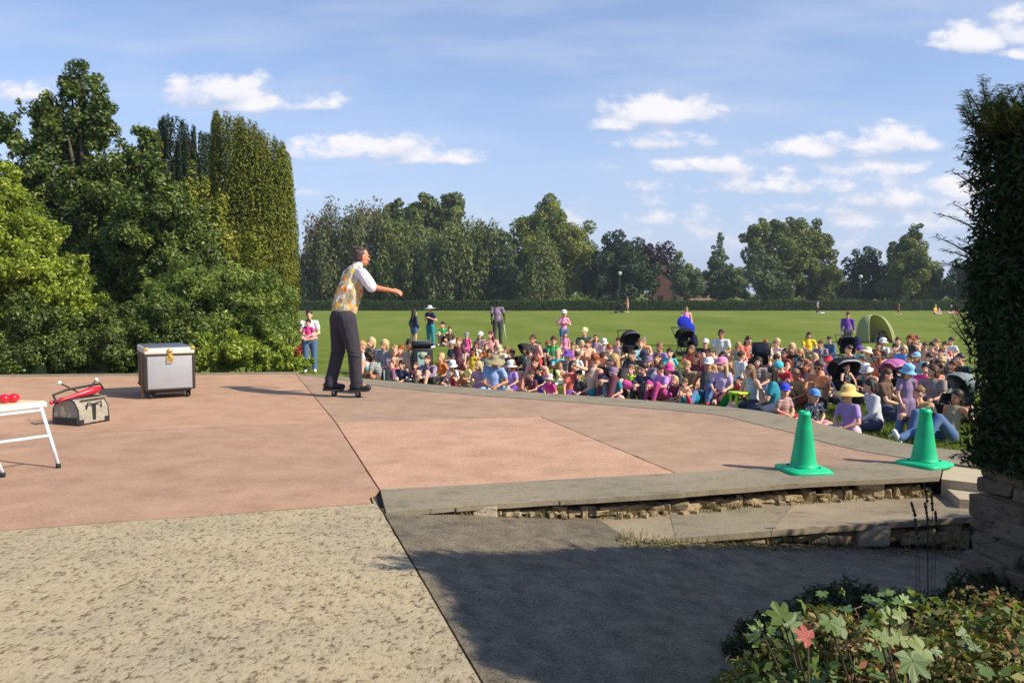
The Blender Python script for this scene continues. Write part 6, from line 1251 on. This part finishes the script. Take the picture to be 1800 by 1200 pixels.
tree('leafy_shrub', 'loose mid green shrub behind the metal trunk', 14.3, [(250, 615, 60, 45), (210, 560, 40, 35), (300, 580, 50, 60)], .060, 36000, ML_DARK, 5, trunk=.05, small=.24, per=44, inner=.4, cat='shrub', parts=('stems', 'foliage'), x0=250)  # dark leaves again, painting in the deep shade between shrubs
tree('willowy_shrub', 'rounded feathery green shrub with tan seed heads right of the metal trunk', 15.5, [(330, 520, 70, 58), (400, 520, 75, 55), (460, 550, 60, 60), (380, 580, 110, 50), (490, 590, 42, 48), (440, 500, 50, 34), (320, 590, 60, 50)], .080, 90000, ML_SHRUB, 6, trunk=.06, small=.22, per=56, aspect=3.2, inner=.4, cat='shrub', parts=('stems', 'foliage'), x0=390)
tree('low_shrub', 'low bright-leaved shrub at the stage rim beside the standing parent', 14.2, [(420, 615, 60, 34), (350, 625, 60, 32), (475, 625, 50, 28), (520, 640, 30, 18)], .065, 34000, ML_BRIGHT, 7, trunk=.04, small=.24, per=44, inner=.4, cat='shrub', parts=('stems', 'foliage'), x0=430)
def fluted(name, label, d, x0, x1, top_px, leaf, n, mat, seed, ncol, basez=-.3, roundc=1.0):
    """columnar evergreen: upright plumes packed round an oval plan"""
    rng = np.random.default_rng(seed); X0, X1 = XAT(x0, d), XAT(x1, d); cx = (X0 + X1) / 2; hw = (X1 - X0) / 2; org = Vector((cx, d, LAWN)); t = empty(name, org); tag(t, label, 'tree'); C = []; R = []
    for i in range(ncol):
        a = rng.uniform(0, 2 * math.pi) if i > ncol * .3 else math.pi + math.pi * (i + .5) / (ncol * .3); q = math.sqrt(rng.uniform(.55, 1)) if i > ncol * .3 else .98; x = cx + math.cos(a) * hw * .93 * q; y = d + math.sin(a) * hw * .75 * q
        u = (x - X0) / (X1 - X0); tp = np.interp(u, [p[0] for p in top_px], [p[1] for p in top_px]); zt = ZAT(tp, d) - rng.uniform(0, .22) * (1 if i % 3 else .1); r = hw * rng.uniform(.085, .13)
        nseg = 9
        for s in range(nseg): f = (s + .5) / nseg; z = basez + (zt - r * .8 - basez) * f; sh = 1 - .25 * f - .35 * max(0, f - .9) * 10 * .5; wob = .10 * math.sin(f * 6 + i); ws = .86 + .14 * math.sin(f * 3.0); C.append((cx + (x - cx) * (ws if roundc else 1) + wob * .3, y, z)); R.append((r * sh, r * sh, (zt - basez) / nseg * .72))
    C = np.array(C); R = np.array(R); P, N_, k = on_ellipsoids(C, R, n, rng, .8); tone = rng.uniform(-.15, .15, len(C))[k]; v = np.clip(rng.beta(2, 2.2, len(P)) + tone, 0, 1)
    V, F, vv = leaves(P - np.array(org), N_ + np.array([0, 0, .35]), leaf, rng, 2.4, np.tile([0, 0, 1.], (len(P), 1)), .4, var=v, jit=.45); link('crown', np_mesh('crown', V, F, [mat], attr=vv), t)
    tb = MB(); tb.tube([(0, 0, -.1), (0, 0, ZAT(top_px[1][1], d) * .8)], [.3, .08], 9); co = MB(); co.sphere((0, 0, (ZAT(top_px[1][1], d) - LAWN) * .48), (hw * .72, hw * .55, (ZAT(top_px[1][1], d) - LAWN) * .46), 16); tb.build('trunk', M_BARK, t); co.build('inner_branches', M_TWIG, t); return t
fluted('irish_yew', 'huge fluted columnar golden-green yew, flat-topped, left of the performer', 27, 372, 527, [(0, 213), (.12, 204), (.35, 212), (.6, 222), (.8, 245), (.93, 262), (1, 300)], .085, 170000, ML_IRISH, 21, 84)
fluted('cypress', 'dark blue-green columnar cypress behind the big tree and the yew', 33, 283, 385, [(0, 218), (.2, 212), (.5, 214), (.75, 232), (1, 240)], .11, 70000, ML_CYP, 22, 40)
tree('yew_clump', 'young dark yew growing at the foot of the fluted golden-green yew', 24, [(350, 350, 22, 50), (370, 400, 34, 60), (390, 460, 60, 50)], .12, 16000, ML_IRISH, 23, trunk=.08, small=.35, per=16, vertical=2.2, cat='shrub', x0=375)
# flowers beside the standing parent
fl = empty('flowering_plant', G(524, 652, LAWN)); tag(fl, 'coral-red flowering plant at the shrub edge beside the standing parent', 'plant'); rng = np.random.default_rng(31)
C = np.array([[0, 0, .45], [.15, .05, .6], [-.12, 0, .35], [.05, -.05, .25]]); R = np.full((4, 3), .16); P, N_, k = on_ellipsoids(C, R, 700, rng); V, F, v = leaves(P, N_, .07, rng, 1.2); link('flowers', np_mesh('flowers', V, F, [leafmat('coral_petals', [(0, (.5, .05, .04)), (1, (.75, .18, .12))], .6, .2)], attr=v), fl)
P, N_, k = on_ellipsoids(np.array([[0, .05, .25], [.15, 0, .2], [-.1, 0, .15]]), np.full((3, 3), .24), 2500, rng); V, F, v = leaves(P, N_, .07, rng, 2); link('foliage', np_mesh('foliage', V, F, [ML_SHRUB], attr=v), fl)

# --- far side of the lawn
fh = empty('clipped_hedge', (XAT(1100, 100), 100, LAWN)); tag(fh, 'long low clipped hedge along the far side of the lawn', 'hedge'); rng = np.random.default_rng(41)
n = 60000; x = rng.uniform(-34, 66, n); sel = rng.random(n) < .55; z = np.where(sel, rng.uniform(0, 1.22, n), 1.22 + rng.normal(0, .03, n)); y = np.where(sel, rng.normal(0, .06, n), rng.uniform(0, 1.4, n)); x -= fh.location.x
z = z * (1 + .04 * np.sin(x * .7) + .03 * np.sin(x * 2.3 + 1)); V, F, v = leaves(np.stack([x, y, z], 1), np.where(sel[:, None], [[0, -1, .2]], [[0, -.1, 1]]), .16, rng, 1.5, spread=.7); link('foliage', np_mesh('foliage', V, F, [ML_HEDGE], attr=v), fh)
q = MB(); q.box((16 - fh.location.x, .75, .58), (100, 1.2, 1.12)); q.build('inner_branches', M_TWIG, fh)
struct(MB().prism([(-60, 96.5), (80, 96.5), (80, 98.2), (-60, 98.2)], LAWN - .05, LAWN + .012).build('far_path', speckled('worn_grass_path', (.26, .25, .12), (.16, .18, .06), (.36, .33, .20), fine=3, mid=.5, big=.08)))
FT = dict(group='trees beyond the far hedge')
tree('weeping_birch', 'grey-green weeping tree with reddish patch, first in the far row', 118, [(600, 400, 55, 40), (570, 430, 40, 50), (640, 410, 50, 50), (590, 480, 60, 45), (650, 475, 50, 50), (560, 460, 35, 60)], .55, 30000, ML_WILR, 51, trunk=.4, droop=2.2, aspect=2.2, small=.28, per=22, vertical=1.5, **FT)
tree('broadleaf_tree', 'tall open-crowned green tree behind the weeping trees, left-hand one', 132, [(690, 395, 28, 42), (735, 385, 36, 38), (720, 440, 50, 60)], .70, 22000, ML_FAR, 52, trunk=.5, small=.34, per=20, inner=.5, **FT)
tree('broadleaf_tree', 'tall open-crowned green tree behind the weeping trees, right-hand one', 132, [(790, 378, 30, 34), (775, 410, 40, 40), (800, 450, 50, 60)], .70, 21000, ML_FAR, 53, trunk=.5, small=.34, per=20, inner=.5, **FT)
tree('weeping_birch', 'dark drooping tree right beside the reddish-patched one', 116, [(705, 450, 45, 60), (690, 480, 50, 50), (740, 490, 40, 40)], .55, 20000, ML_FAR, 54, trunk=.4, droop=2.2, aspect=2.2, small=.28, per=20, vertical=1.5, **FT)
tree('weeping_birch', 'widest weeping tree of the far row with bare branch showing', 114, [(810, 430, 50, 48), (770, 465, 50, 50), (845, 450, 42, 55), (800, 490, 60, 36), (850, 490, 40, 36)], .55, 32000, ML_WIL, 55, trunk=.4, droop=2.4, aspect=2.2, small=.28, per=22, vertical=1.5, **FT)
tree('conifer', 'bluish conifer between the weeping tree and the big bright tree', 112, [(890, 440, 16, 32), (890, 480, 26, 34), (895, 505, 34, 22)], .42, 7000, ML_CONI, 56, trunk=.3, small=.3, per=20, vertical=.6, **FT)
tree('lime_tree', 'biggest rounded bright green tree in the far row', 125, [(960, 395, 45, 42), (935, 430, 50, 50), (1000, 430, 42, 52), (970, 470, 62, 50), (1020, 480, 34, 44), (915, 480, 30, 40)], .50, 40000, ML_FARB, 57, trunk=.6, small=.28, per=26, **FT)
tree('weeping_birch', 'small brownish weeping tree in front of the big bright tree', 108, [(955, 430, 22, 45), (950, 480, 34, 44), (970, 500, 30, 28)], .42, 8000, ML_WIL, 58, trunk=.3, droop=1.8, aspect=2.2, small=.32, per=18, vertical=1.6, **FT)
tree('dark_round_tree', 'round very dark green tree right of the big bright tree', 120, [(1085, 455, 46, 42), (1060, 490, 40, 36), (1105, 490, 50, 36), (1040, 500, 20, 26)], .50, 16000, ML_FARD, 59, trunk=.5, small=.26, per=26, **FT)
tree('copper_beech', 'dark purple copper beech behind the brick chimney wall', 128, [(1150, 455, 30, 28), (1165, 485, 34, 40), (1130, 470, 26, 40)], .50, 8000, ML_COP, 60, trunk=.5, small=.28, per=22, **FT)
tree('young_birch', 'thin pale young birch right of the copper beech', 110, [(1190, 462, 8, 22), (1190, 495, 18, 30), (1215, 500, 22, 26)], .36, 4500, ML_CONI, 61, trunk=.15, small=.34, per=16, inner=.5, **FT)
tree('bushy_tree', 'low green bushy trees in the gap beside the pale house', 150, [(1235, 500, 26, 20), (1215, 490, 18, 22), (1290, 505, 20, 18)], .55, 5000, ML_FARB, 62, trunk=.3, **FT)
tree('conifer', 'pointed grey-green conifer standing free in the middle distance', 110, [(1263, 425, 7, 18), (1263, 452, 16, 24), (1264, 485, 26, 34), (1275, 510, 34, 20)], .38, 9000, ML_CONI, 63, trunk=.25, small=.30, per=22, vertical=.7, **FT)
tree('broad_tree', 'tall wide-topped olive green tree right of the pointed conifer', 118, [(1335, 412, 34, 24), (1400, 408, 42, 24), (1370, 440, 62, 40), (1425, 445, 42, 45), (1340, 470, 34, 50), (1400, 490, 66, 44), (1445, 500, 30, 34)], .46, 40000, ML_FAR, 64, trunk=.5, small=.27, per=26, dep=.7, **FT)
tree('conifer', 'narrow mid green tree in front of the wide-topped tree', 106, [(1335, 455, 14, 28), (1338, 490, 28, 38), (1365, 505, 26, 26)], .38, 8000, ML_CONI, 65, trunk=.25, small=.30, per=20, **FT)
tree('dark_conifer', 'squat dark pine-like tree right of the wide-topped tree', 112, [(1515, 465, 28, 26), (1520, 495, 38, 36), (1545, 505, 20, 28)], .42, 10000, ML_FARD, 66, trunk=.3, small=.28, per=22, **FT)
tree('tall_conifer', 'tall pointed twin-topped conifer nearest the yew hedge', 108, [(1602, 410, 12, 22), (1580, 435, 10, 18), (1603, 450, 30, 32), (1600, 490, 46, 42), (1575, 470, 24, 50), (1630, 500, 26, 30)], .38, 30000, ML_FAR, 67, trunk=.35, small=.26, per=24, **FT)
tree('dark_round_tree', 'dark shrubby tree half hidden by the yew hedge', 104, [(1690, 490, 34, 34), (1730, 480, 50, 46), (1670, 510, 24, 18)], .40, 9000, ML_FARD, 68, trunk=.3, **FT)
tree('broadleaf_tree', 'green tree glimpsed behind the performer at hedge level', 128, [(650, 500, 60, 34), (540, 500, 30, 34), (480, 470, 60, 60)], .55, 9000, ML_FARD, 69, trunk=.4, **FT)
tree('low_tree', 'dark undergrowth tree filling the gap below the weeping row', 122, [(700, 512, 60, 22), (800, 512, 60, 22), (600, 512, 60, 22), (880, 515, 50, 18)], .5, 9000, ML_FARD, 70, trunk=.3, **FT)
tree('low_tree', 'pale green undergrowth tree at the far right behind the hedge', 160, [(1480, 500, 24, 16), (1660, 505, 30, 16), (1300, 490, 22, 20)], .5, 4000, ML_FAR, 71, trunk=.3, **FT)
rng = np.random.default_rng(72); n = 26000; x = rng.uniform(-60, 130, n); hgt = 3.2 + 1.6 * np.sin(x * .21) + 1.0 * np.sin(x * .57 + 1) ; z = LAWN + hgt * rng.uniform(0, 1, n) ** .7; y = 175 + 6 * np.sin(x * .4) * (1 - (z - LAWN) / 6) + rng.normal(0, 1.2, n)
V, F, v = leaves(np.stack([x, y, z], 1), np.tile([0, -1., .6], (n, 1)), .75, rng, 1.5, spread=.8); tag(link('distant_woods', np_mesh('distant_woods', V, F, [ML_FAR], attr=v)), kind='stuff')
# brick house end and pale cottage beyond the hedge
M_BRICK = plain('dark_brick', (.12, .055, .045), .9, var=.3, scale=3); M_STN = plain('pale_stone_wall', (.46, .30, .20), .9, var=.2, scale=1.5); M_ROOF = plain('brown_roof', (.055, .045, .042), .9, var=.3, scale=2)
h = empty('brick_house', (XAT(1162, 122), 122, LAWN)); tag(h, 'dark brick house end with chimney below the copper beech', 'house'); q = MB(); q.box((0, 0, 2.1), (3.2, 4, 4.2)); q.add([(-1.6, -2, 4.2), (1.6, -2, 4.2), (0, -2, 5.4), (-1.6, 2, 4.2), (1.6, 2, 4.2), (0, 2, 5.4)], [(0, 1, 2), (5, 4, 3)]); q.build('wall', M_BRICK, h)
q = MB(); q.add([(-1.8, -2.2, 4.1), (0, -2.2, 5.5), (0, 2.2, 5.5), (-1.8, 2.2, 4.1), (1.8, -2.2, 4.1), (1.8, 2.2, 4.1)], [(0, 1, 2, 3), (1, 4, 5, 2)]); ro = q.build('roof', M_ROOF, h); q = MB(); q.box((.3, 0, 5.7), (.7, .7, 1.6)); q.build('chimney', M_BRICK, ro); q = MB(); q.box((-.5, -2.02, 1.4), (.8, .06, 1)); q.build('window', M_BLACK, h)
h = empty('stone_cottage', (XAT(1232, 135), 135, LAWN)); tag(h, 'low pale orange stone cottage with brown roof behind the hedge', 'house'); q = MB(); q.box((0, 0, 1.2), (7.5, 5, 2.6)); q.build('wall', M_STN, h)
q = MB(); q.add([(-4, -2.8, 2.4), (4, -2.8, 2.4), (3.6, 0, 4.0), (-3.6, 0, 4.0), (-4, 2.8, 2.4), (4, 2.8, 2.4)], [(0, 1, 2, 3), (3, 2, 5, 4)]); q.build('roof', M_ROOF, h); 
for x in (-2.2, 0, 2.2): q = MB(); q.box((x, -2.53, 1.9), (.8, .06, .8)); q.build('window', M_BLACK, h)
q = MB(); q.lathe([(.01, -.3), (.3, -.2), (.36, .1), (.2, .3), (.01, .32)], (0, 0, 4.4), 12); q.tube([(0, 0, 0), (0, 0, 4.2)], .05, 8); o = None
for px, py, lb in ((1089, 481, 'street lamp with pale glass head before the dark round tree'), (1511, 487, 'street lamp with pale glass head before the squat dark conifer')):
    y = 103; e = empty('street_lamp', (XAT(px, y), y, LAWN)); tag(e, lb, 'street lamp', 'street lamps beyond the hedge'); zt = ZAT(py, y) - LAWN; p = MB(); p.tube([(0, 0, 0), (0, 0, zt - .25)], [.07, .04], 8); p.build('lamp_post', M_BLACK, e)
    p = MB(); p.lathe([(.06, -.24), (.20, -.12), (.26, .10), (.20, .22), (.03, .30)], (0, 0, zt), 12); p.build('lamp_head', plain('pale_glass', (.55, .62, .45), .3), e)

# --- planting at the lower right: leafy mound, sycamore leaves, dead heads
ML_GC = leafmat('ground_cover', [(0, (.020, .032, .010)), (.3, (.065, .095, .022)), (.55, (.16, .18, .035)), (.75, (.30, .23, .07)), (.88, (.34, .12, .06)), (1, (.45, .38, .16))], .55, .3, .35)
ML_GC3 = leafmat('weed_leaf', [(0, (.045, .09, .02)), (.5, (.12, .19, .035)), (.85, (.26, .28, .05)), (1, (.34, .30, .10))], .5, .35, .4); ML_GC4 = leafmat('tiny_leaf', [(0, (.10, .12, .03)), (.4, (.22, .22, .06)), (.7, (.34, .20, .09)), (1, (.42, .16, .10))], .6, .3, .2)
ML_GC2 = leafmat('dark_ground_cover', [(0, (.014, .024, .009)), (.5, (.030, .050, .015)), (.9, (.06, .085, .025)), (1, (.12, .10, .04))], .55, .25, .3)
ML_SYC = leafmat('sycamore_leaf', [(0, (.08, .13, .028)), (.6, (.14, .20, .045)), (1, (.21, .26, .075))], .5, .3, .4); ML_RED = leafmat('red_leaf', [(0, (.42, .10, .08)), (1, (.55, .16, .13))], .5, .3)
rng = np.random.default_rng(77)
def palmate(c, size, nrm, rot, mat, seed):
    """one five-lobed leaf on a stalk"""
    r = random.Random(seed); out = []; lob = [(-165, .30), (-140, .50), (-118, .58), (-98, .82), (-84, .66), (-70, .52), (-58, .80), (-46, 1.0), (-36, .84), (-22, .55), (-12, .88), (0, 1.12), (12, .88), (22, .55), (36, .84), (46, 1.0), (58, .80), (70, .52), (84, .66), (98, .82), (118, .58), (140, .50), (165, .30)]
    V = [Vector((0, 0, 0))]
    for a, q in lob:
        a_ = math.radians(a + r.uniform(-4, 4)); q *= r.uniform(.92, 1.08) * size * .5
        V.append(Vector((math.sin(a_) * q, math.cos(a_) * q, (.10 * q if q > size * .3 else .02 * size) - (q / size) ** 2 * .5 * size * r.uniform(.1, .5))))
    F = [(0, i, i + 1) for i in range(1, len(V) - 1)]; Q = Vector(nrm).normalized().to_track_quat('Z', 'Y').to_matrix() @ Matrix.Rotation(rot, 3, 'Z')
    return [Q @ v + Vector(c) for v in V], [tuple(f) for f in F]
def mound(name, ells, leaf, n, mat, aspect, z0, kindstuff=True, **kw):
    C = np.array([e[:3] for e in ells]); R = np.array([e[3:] for e in ells]); k_ = []; r_ = []
    for c, r in zip(C, R):
        m = 26; d = rng.normal(size=(m, 3)); d /= np.linalg.norm(d, axis=1)[:, None]; d[:, 2] = abs(d[:, 2]); k_.append(c + d * r * .8); r_.append(np.tile(r.min() * rng.uniform(.18, .42, (m, 1)), (1, 3)))
    C = np.concatenate([C] + k_); R = np.concatenate([R * .85] + r_); P, N_, k = on_ellipsoids(C, R, n, rng, .65); keep = P[:, 2] > z0; P, N_, k = P[keep], N_[keep], k[keep]; tone = rng.uniform(-.25, .25, len(C))[k]
    V, F, vv = leaves(P, N_ + np.array([0, 0, .5]), leaf, rng, aspect, spread=.9, var=np.clip(rng.beta(1.6, 1.8, len(P)) + tone, 0, 1)); return tag(link(name, np_mesh(name, V, F, [mat], attr=vv)), kind='stuff' if kindstuff else None)
struct(MB().prism([(.68, 2.30), (1.0, 2.80), (1.45, 3.15), (1.9, 3.4), (1.9, 3.0), (2.3, 1.5), (2.3, -1), (.62, -1)], -.6, -.06).build('soil_bed', plain('soil', (.05, .035, .022), .95, var=.4, scale=30, bump=1)))
mound('ground_cover', [(.88, 2.0, 0, .34, .30, .47), (1.2, 1.93, 0, .34, .37, .52), (.70, 2.22, -.05, .16, .17, .34), (1.5, 1.8, .05, .3, .42, .52), (.68, 1.8, 0, .22, .33, .40), (1.0, 1.55, 0, .5, .33, .40)], .028, 60000, ML_GC, 2.2, -.12)
mound('ground_cover', [(.84, 2.0, .02, .34, .30, .47), (1.14, 1.93, .02, .34, .37, .52), (.70, 2.18, -.02, .17, .17, .34), (.72, 1.8, .02, .25, .33, .42)], .032, 7000, ML_GC3, 1.9, -.05)
mound('ground_cover', [(1.22, 1.93, .02, .36, .37, .54), (1.52, 1.8, .07, .32, .42, .55)], .015, 30000, ML_GC4, 1.6, -.05)
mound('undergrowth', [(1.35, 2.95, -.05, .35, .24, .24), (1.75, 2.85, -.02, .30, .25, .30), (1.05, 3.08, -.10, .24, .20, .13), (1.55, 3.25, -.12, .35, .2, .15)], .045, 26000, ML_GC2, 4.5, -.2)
def sapling(label, base, lv, mat=ML_SYC):
    lv = [(px, py, (CAMZ - hz) / ((py - 518) / 1400), size * .74, rot) for (px, py, y, size, rot), hz in zip(lv, (.575, .56, .54, .55, .56))]; base = (base[0] * .86, base[1] * .86, base[2])
    e = empty('sycamore_sapling', base); tag(e, label, 'plant'); s = MB(); b0 = Vector(base); grp = []
    for i, (px, py, y, size, rot) in enumerate(lv):
        c = Vector((XAT(px, y), y, ZAT(py, y))); rr = random.Random(i + int(px)); V, F = palmate(c - b0, size, (rr.uniform(-.3, .5), -.75, rr.uniform(.5, 1.0)), rot, mat, i + int(px))
        me = bpy.data.meshes.new('leaf'); me.from_pydata([tuple(v) for v in V], [], F); me.materials.append(mat); a = me.attributes.new('var', 'FLOAT', 'POINT'); a.data.foreach_set('value', [rr.random()] * len(V)); lo = link('leaf', me, e); 
        s.tube([(0, 0, 0), (c - b0) * .5 + Vector((0, .02, .02)), c - b0], .0025, 5)
    s.build('stem', M_TWIG, e)
sapling('sycamore seedling with two pale green lobed leaves, upper left of the planting', (1.00, 2.35, -.05), [(1385, 1085, 2.15, .105, .5), (1400, 1098, 2.12, .09, -.8), (1345, 1100, 2.2, .05, .2)])
sapling('sycamore seedling with a drooping pair of leaves in the middle of the planting', (1.12, 2.2, -.05), [(1470, 1092, 2.1, .09, 2.2), (1492, 1100, 2.08, .10, 1.2), (1578, 1090, 2.15, .085, -.4), (1600, 1084, 2.18, .07, .7)])
sapling('sycamore seedling with the largest pale leaves at the bottom of the planting', (1.15, 1.95, -.05), [(1622, 1160, 1.9, .125, 2.9), (1640, 1140, 1.92, .11, 1.8), (1574, 1128, 1.98, .095, .3), (1560, 1118, 2.0, .06, 1.3), (1598, 1126, 1.97, .08, -.6)])
sapling('single reddish pink lobed leaf low among the ground cover', (.82, 2.05, 0), [(1432, 1120, 2.0, .085, .9)], ML_RED)
pm = MB(); rp = random.Random(12)
for i in range(70):
    x = rp.uniform(.56, 1.35); y = rp.uniform(1.65, 2.25); q = max(0, 1 - ((x - .98) / .5) ** 2 - ((y - 1.93) / .45) ** 2); V, F = palmate((x, y, .20 + .30 * q ** .6 + rp.uniform(-.02, .04)), rp.uniform(.03, .062), (rp.uniform(-.5, .6), rp.uniform(-.9, .1), 1), rp.uniform(0, 6.28), None, i); pm.add(V, F)
o = pm.build('ground_cover', plain('young_sycamore_leaf', (.085, .14, .035), .5, var=.5, scale=5)); tag(o, kind='stuff')
# dry stalks standing out of the ground cover
n = 46; C = np.stack([rng.uniform(.7, 1.6, n), rng.uniform(1.6, 2.2, n), rng.uniform(.30, .42, n)], 1); dst = MB()
for c in C:
    c = Vector(c); e = c + Vector((rng.uniform(-.07, .05), rng.uniform(-.05, .05), rng.uniform(.02, .10))); dst.tube([c - Vector((0, 0, .12)), c, e], .0011, 4)
tag(dst.build('dry_stalks', plain('dry_stalk', (.30, .20, .09), .9, var=.4)), kind='stuff')
# dead lavender heads leaning over the step
ML = plain('dark_seed_head', (.03, .022, .02), .9); lv_ = empty('lavender', (1.62, 3.12, -.15)); tag(lv_, 'tuft of dark lavender seed heads standing up before the lower step', 'plant'); s = MB(); hd_ = MB(); b0 = lv_.location
for px, py0, py1, bx in ((1612, 884, 905, 1632), (1618, 905, 945, 1640), (1634, 850, 880, 1650), (1636, 885, 912, 1652), (1647, 868, 895, 1655), (1655, 900, 915, 1660)):
    y = 3.1; a = Vector((XAT(px, y), y, ZAT(py0, y))); b = Vector((XAT(px + (bx - px) * .35, y), y, ZAT(py1, y))); c = Vector((XAT(bx, y), y, -.15)); s.tube([a - b0, b - b0, c - b0], .0012, 5); hd_ = MB()
    for q in range(6): p = a.lerp(b, q / 5); hd_.sphere(p - b0, (.0055 + .0015 * (q % 2), .0060, .0075), 6)
    hd_.build('flower_head', ML, lv_)
s.build('stems', M_TWIG, lv_)
# grass blades: lawn edge near the stage and tufts round the steps
def blades(name, P, h, rng, mat, w=.006):
    n = len(P); a = rng.uniform(0, 2 * math.pi, n); hh = h * rng.uniform(.5, 1.2, n); d = np.stack([np.cos(a), np.sin(a), np.zeros(n)], 1); ln = rng.uniform(.1, .7, n)[:, None]
    V = np.stack([P - d * w, P + d * w, P + d * w * .5 + np.stack([-np.sin(a), np.cos(a), np.zeros(n)], 1) * (hh[:, None] * ln) + np.array([0, 0, 1]) * hh[:, None], P - d * w * .5 + np.stack([-np.sin(a), np.cos(a), np.zeros(n)], 1) * (hh[:, None] * ln) + np.array([0, 0, 1]) * hh[:, None]], 1).reshape(-1, 3)
    return tag(link(name, np_mesh(name, V, np.arange(n * 4).reshape(n, 4), [mat], attr=np.repeat(rng.uniform(0, 1, n), 4))), kind='stuff')
ML_GR = leafmat('grass_blade', [(0, (.075, .125, .018)), (.6, (.13, .19, .032)), (1, (.22, .25, .07))], .8, .3, .1); ML_DRY = leafmat('dry_grass', [(0, (.10, .11, .035)), (.6, (.24, .20, .09)), (1, (.42, .34, .18))], .8, .3, .1)
rng = np.random.default_rng(90); n = 60000; gx = rng.uniform(-3.5, 8.5, n); gy = rng.uniform(9.0, 17, n) ** 1.0; blades('grass', np.stack([gx, gy, np.full(n, LAWN)], 1), .07, rng, ML_GR, .006)
n = 1500; t = rng.uniform(.10, .99, n); P = np.array([tuple(along(kf, q)) for q in t]); P[:, 1] += rng.uniform(-.01, .10, n); P[:, 2] = [max(tz(p[0], p[1]), Z2) for p in P]; keep = rng.random(n) < (.5 + .5 * np.sin(t * 40)); blades('dry_grass', P[keep], .045, rng, ML_DRY, .003)
n = 260; t = rng.uniform(.05, .95, n); P = np.array([tuple(along(tf, q)) for q in t]); P[:, 1] += rng.normal(.02, .05, n); P[:, 2] = [tz(p[0], p[1]) for p in P]; blades('dry_grass', P, .045, rng, ML_DRY, .003)
n = 500; t = rng.uniform(0, .5, n); P = np.array([tuple(E0 + dE * q * 6) for q in t]); P[:, 0] += rng.normal(.0, .012, n); P[:, 2] = -.02; 
# leaf litter and grit scattered where the tarmac meets the step
n = 900; t = rng.uniform(.05, .95, n); P = np.array([tuple(along(tf, q)) for q in t]); P[:, 1] += rng.normal(-.05, .06, n); P[:, 2] = [tz(p[0], p[1]) + .006 for p in P]; V, F, v = leaves(P, np.tile([0, 0, 1.], (n, 1)), .022, rng, 1.6, spread=.4); tag(link('leaf_litter', np_mesh('leaf_litter', V, F, [ML_DRY], attr=v)), kind='stuff')
print('LABEL DUPES', [l for l in set(LABELS) if LABELS.count(l) > 1], 'LONG', [l for l in LABELS if len(l.replace('-', ' ').split()) > 16 or len(l.split()) < 4], len(LABELS))

# ------------------------------------------------------------------ air
def haze():
    m = bpy.data.materials.new('haze_air'); m.use_nodes = True; N = m.node_tree.nodes; L = m.node_tree.links; N.clear(); o = N.new('ShaderNodeOutputMaterial'); v = N.new('ShaderNodeVolumePrincipled')
    v.inputs['Color'].default_value = (.80, .88, 1, 1); v.inputs['Density'].default_value = .00042; v.inputs['Anisotropy'].default_value = .3; L.new(v.outputs[0], o.inputs['Volume'])
    ob = MB().box((0, 440, 7.75), (560, 980, 21.0)).build('haze', m); tag(ob, kind='stuff')
haze()
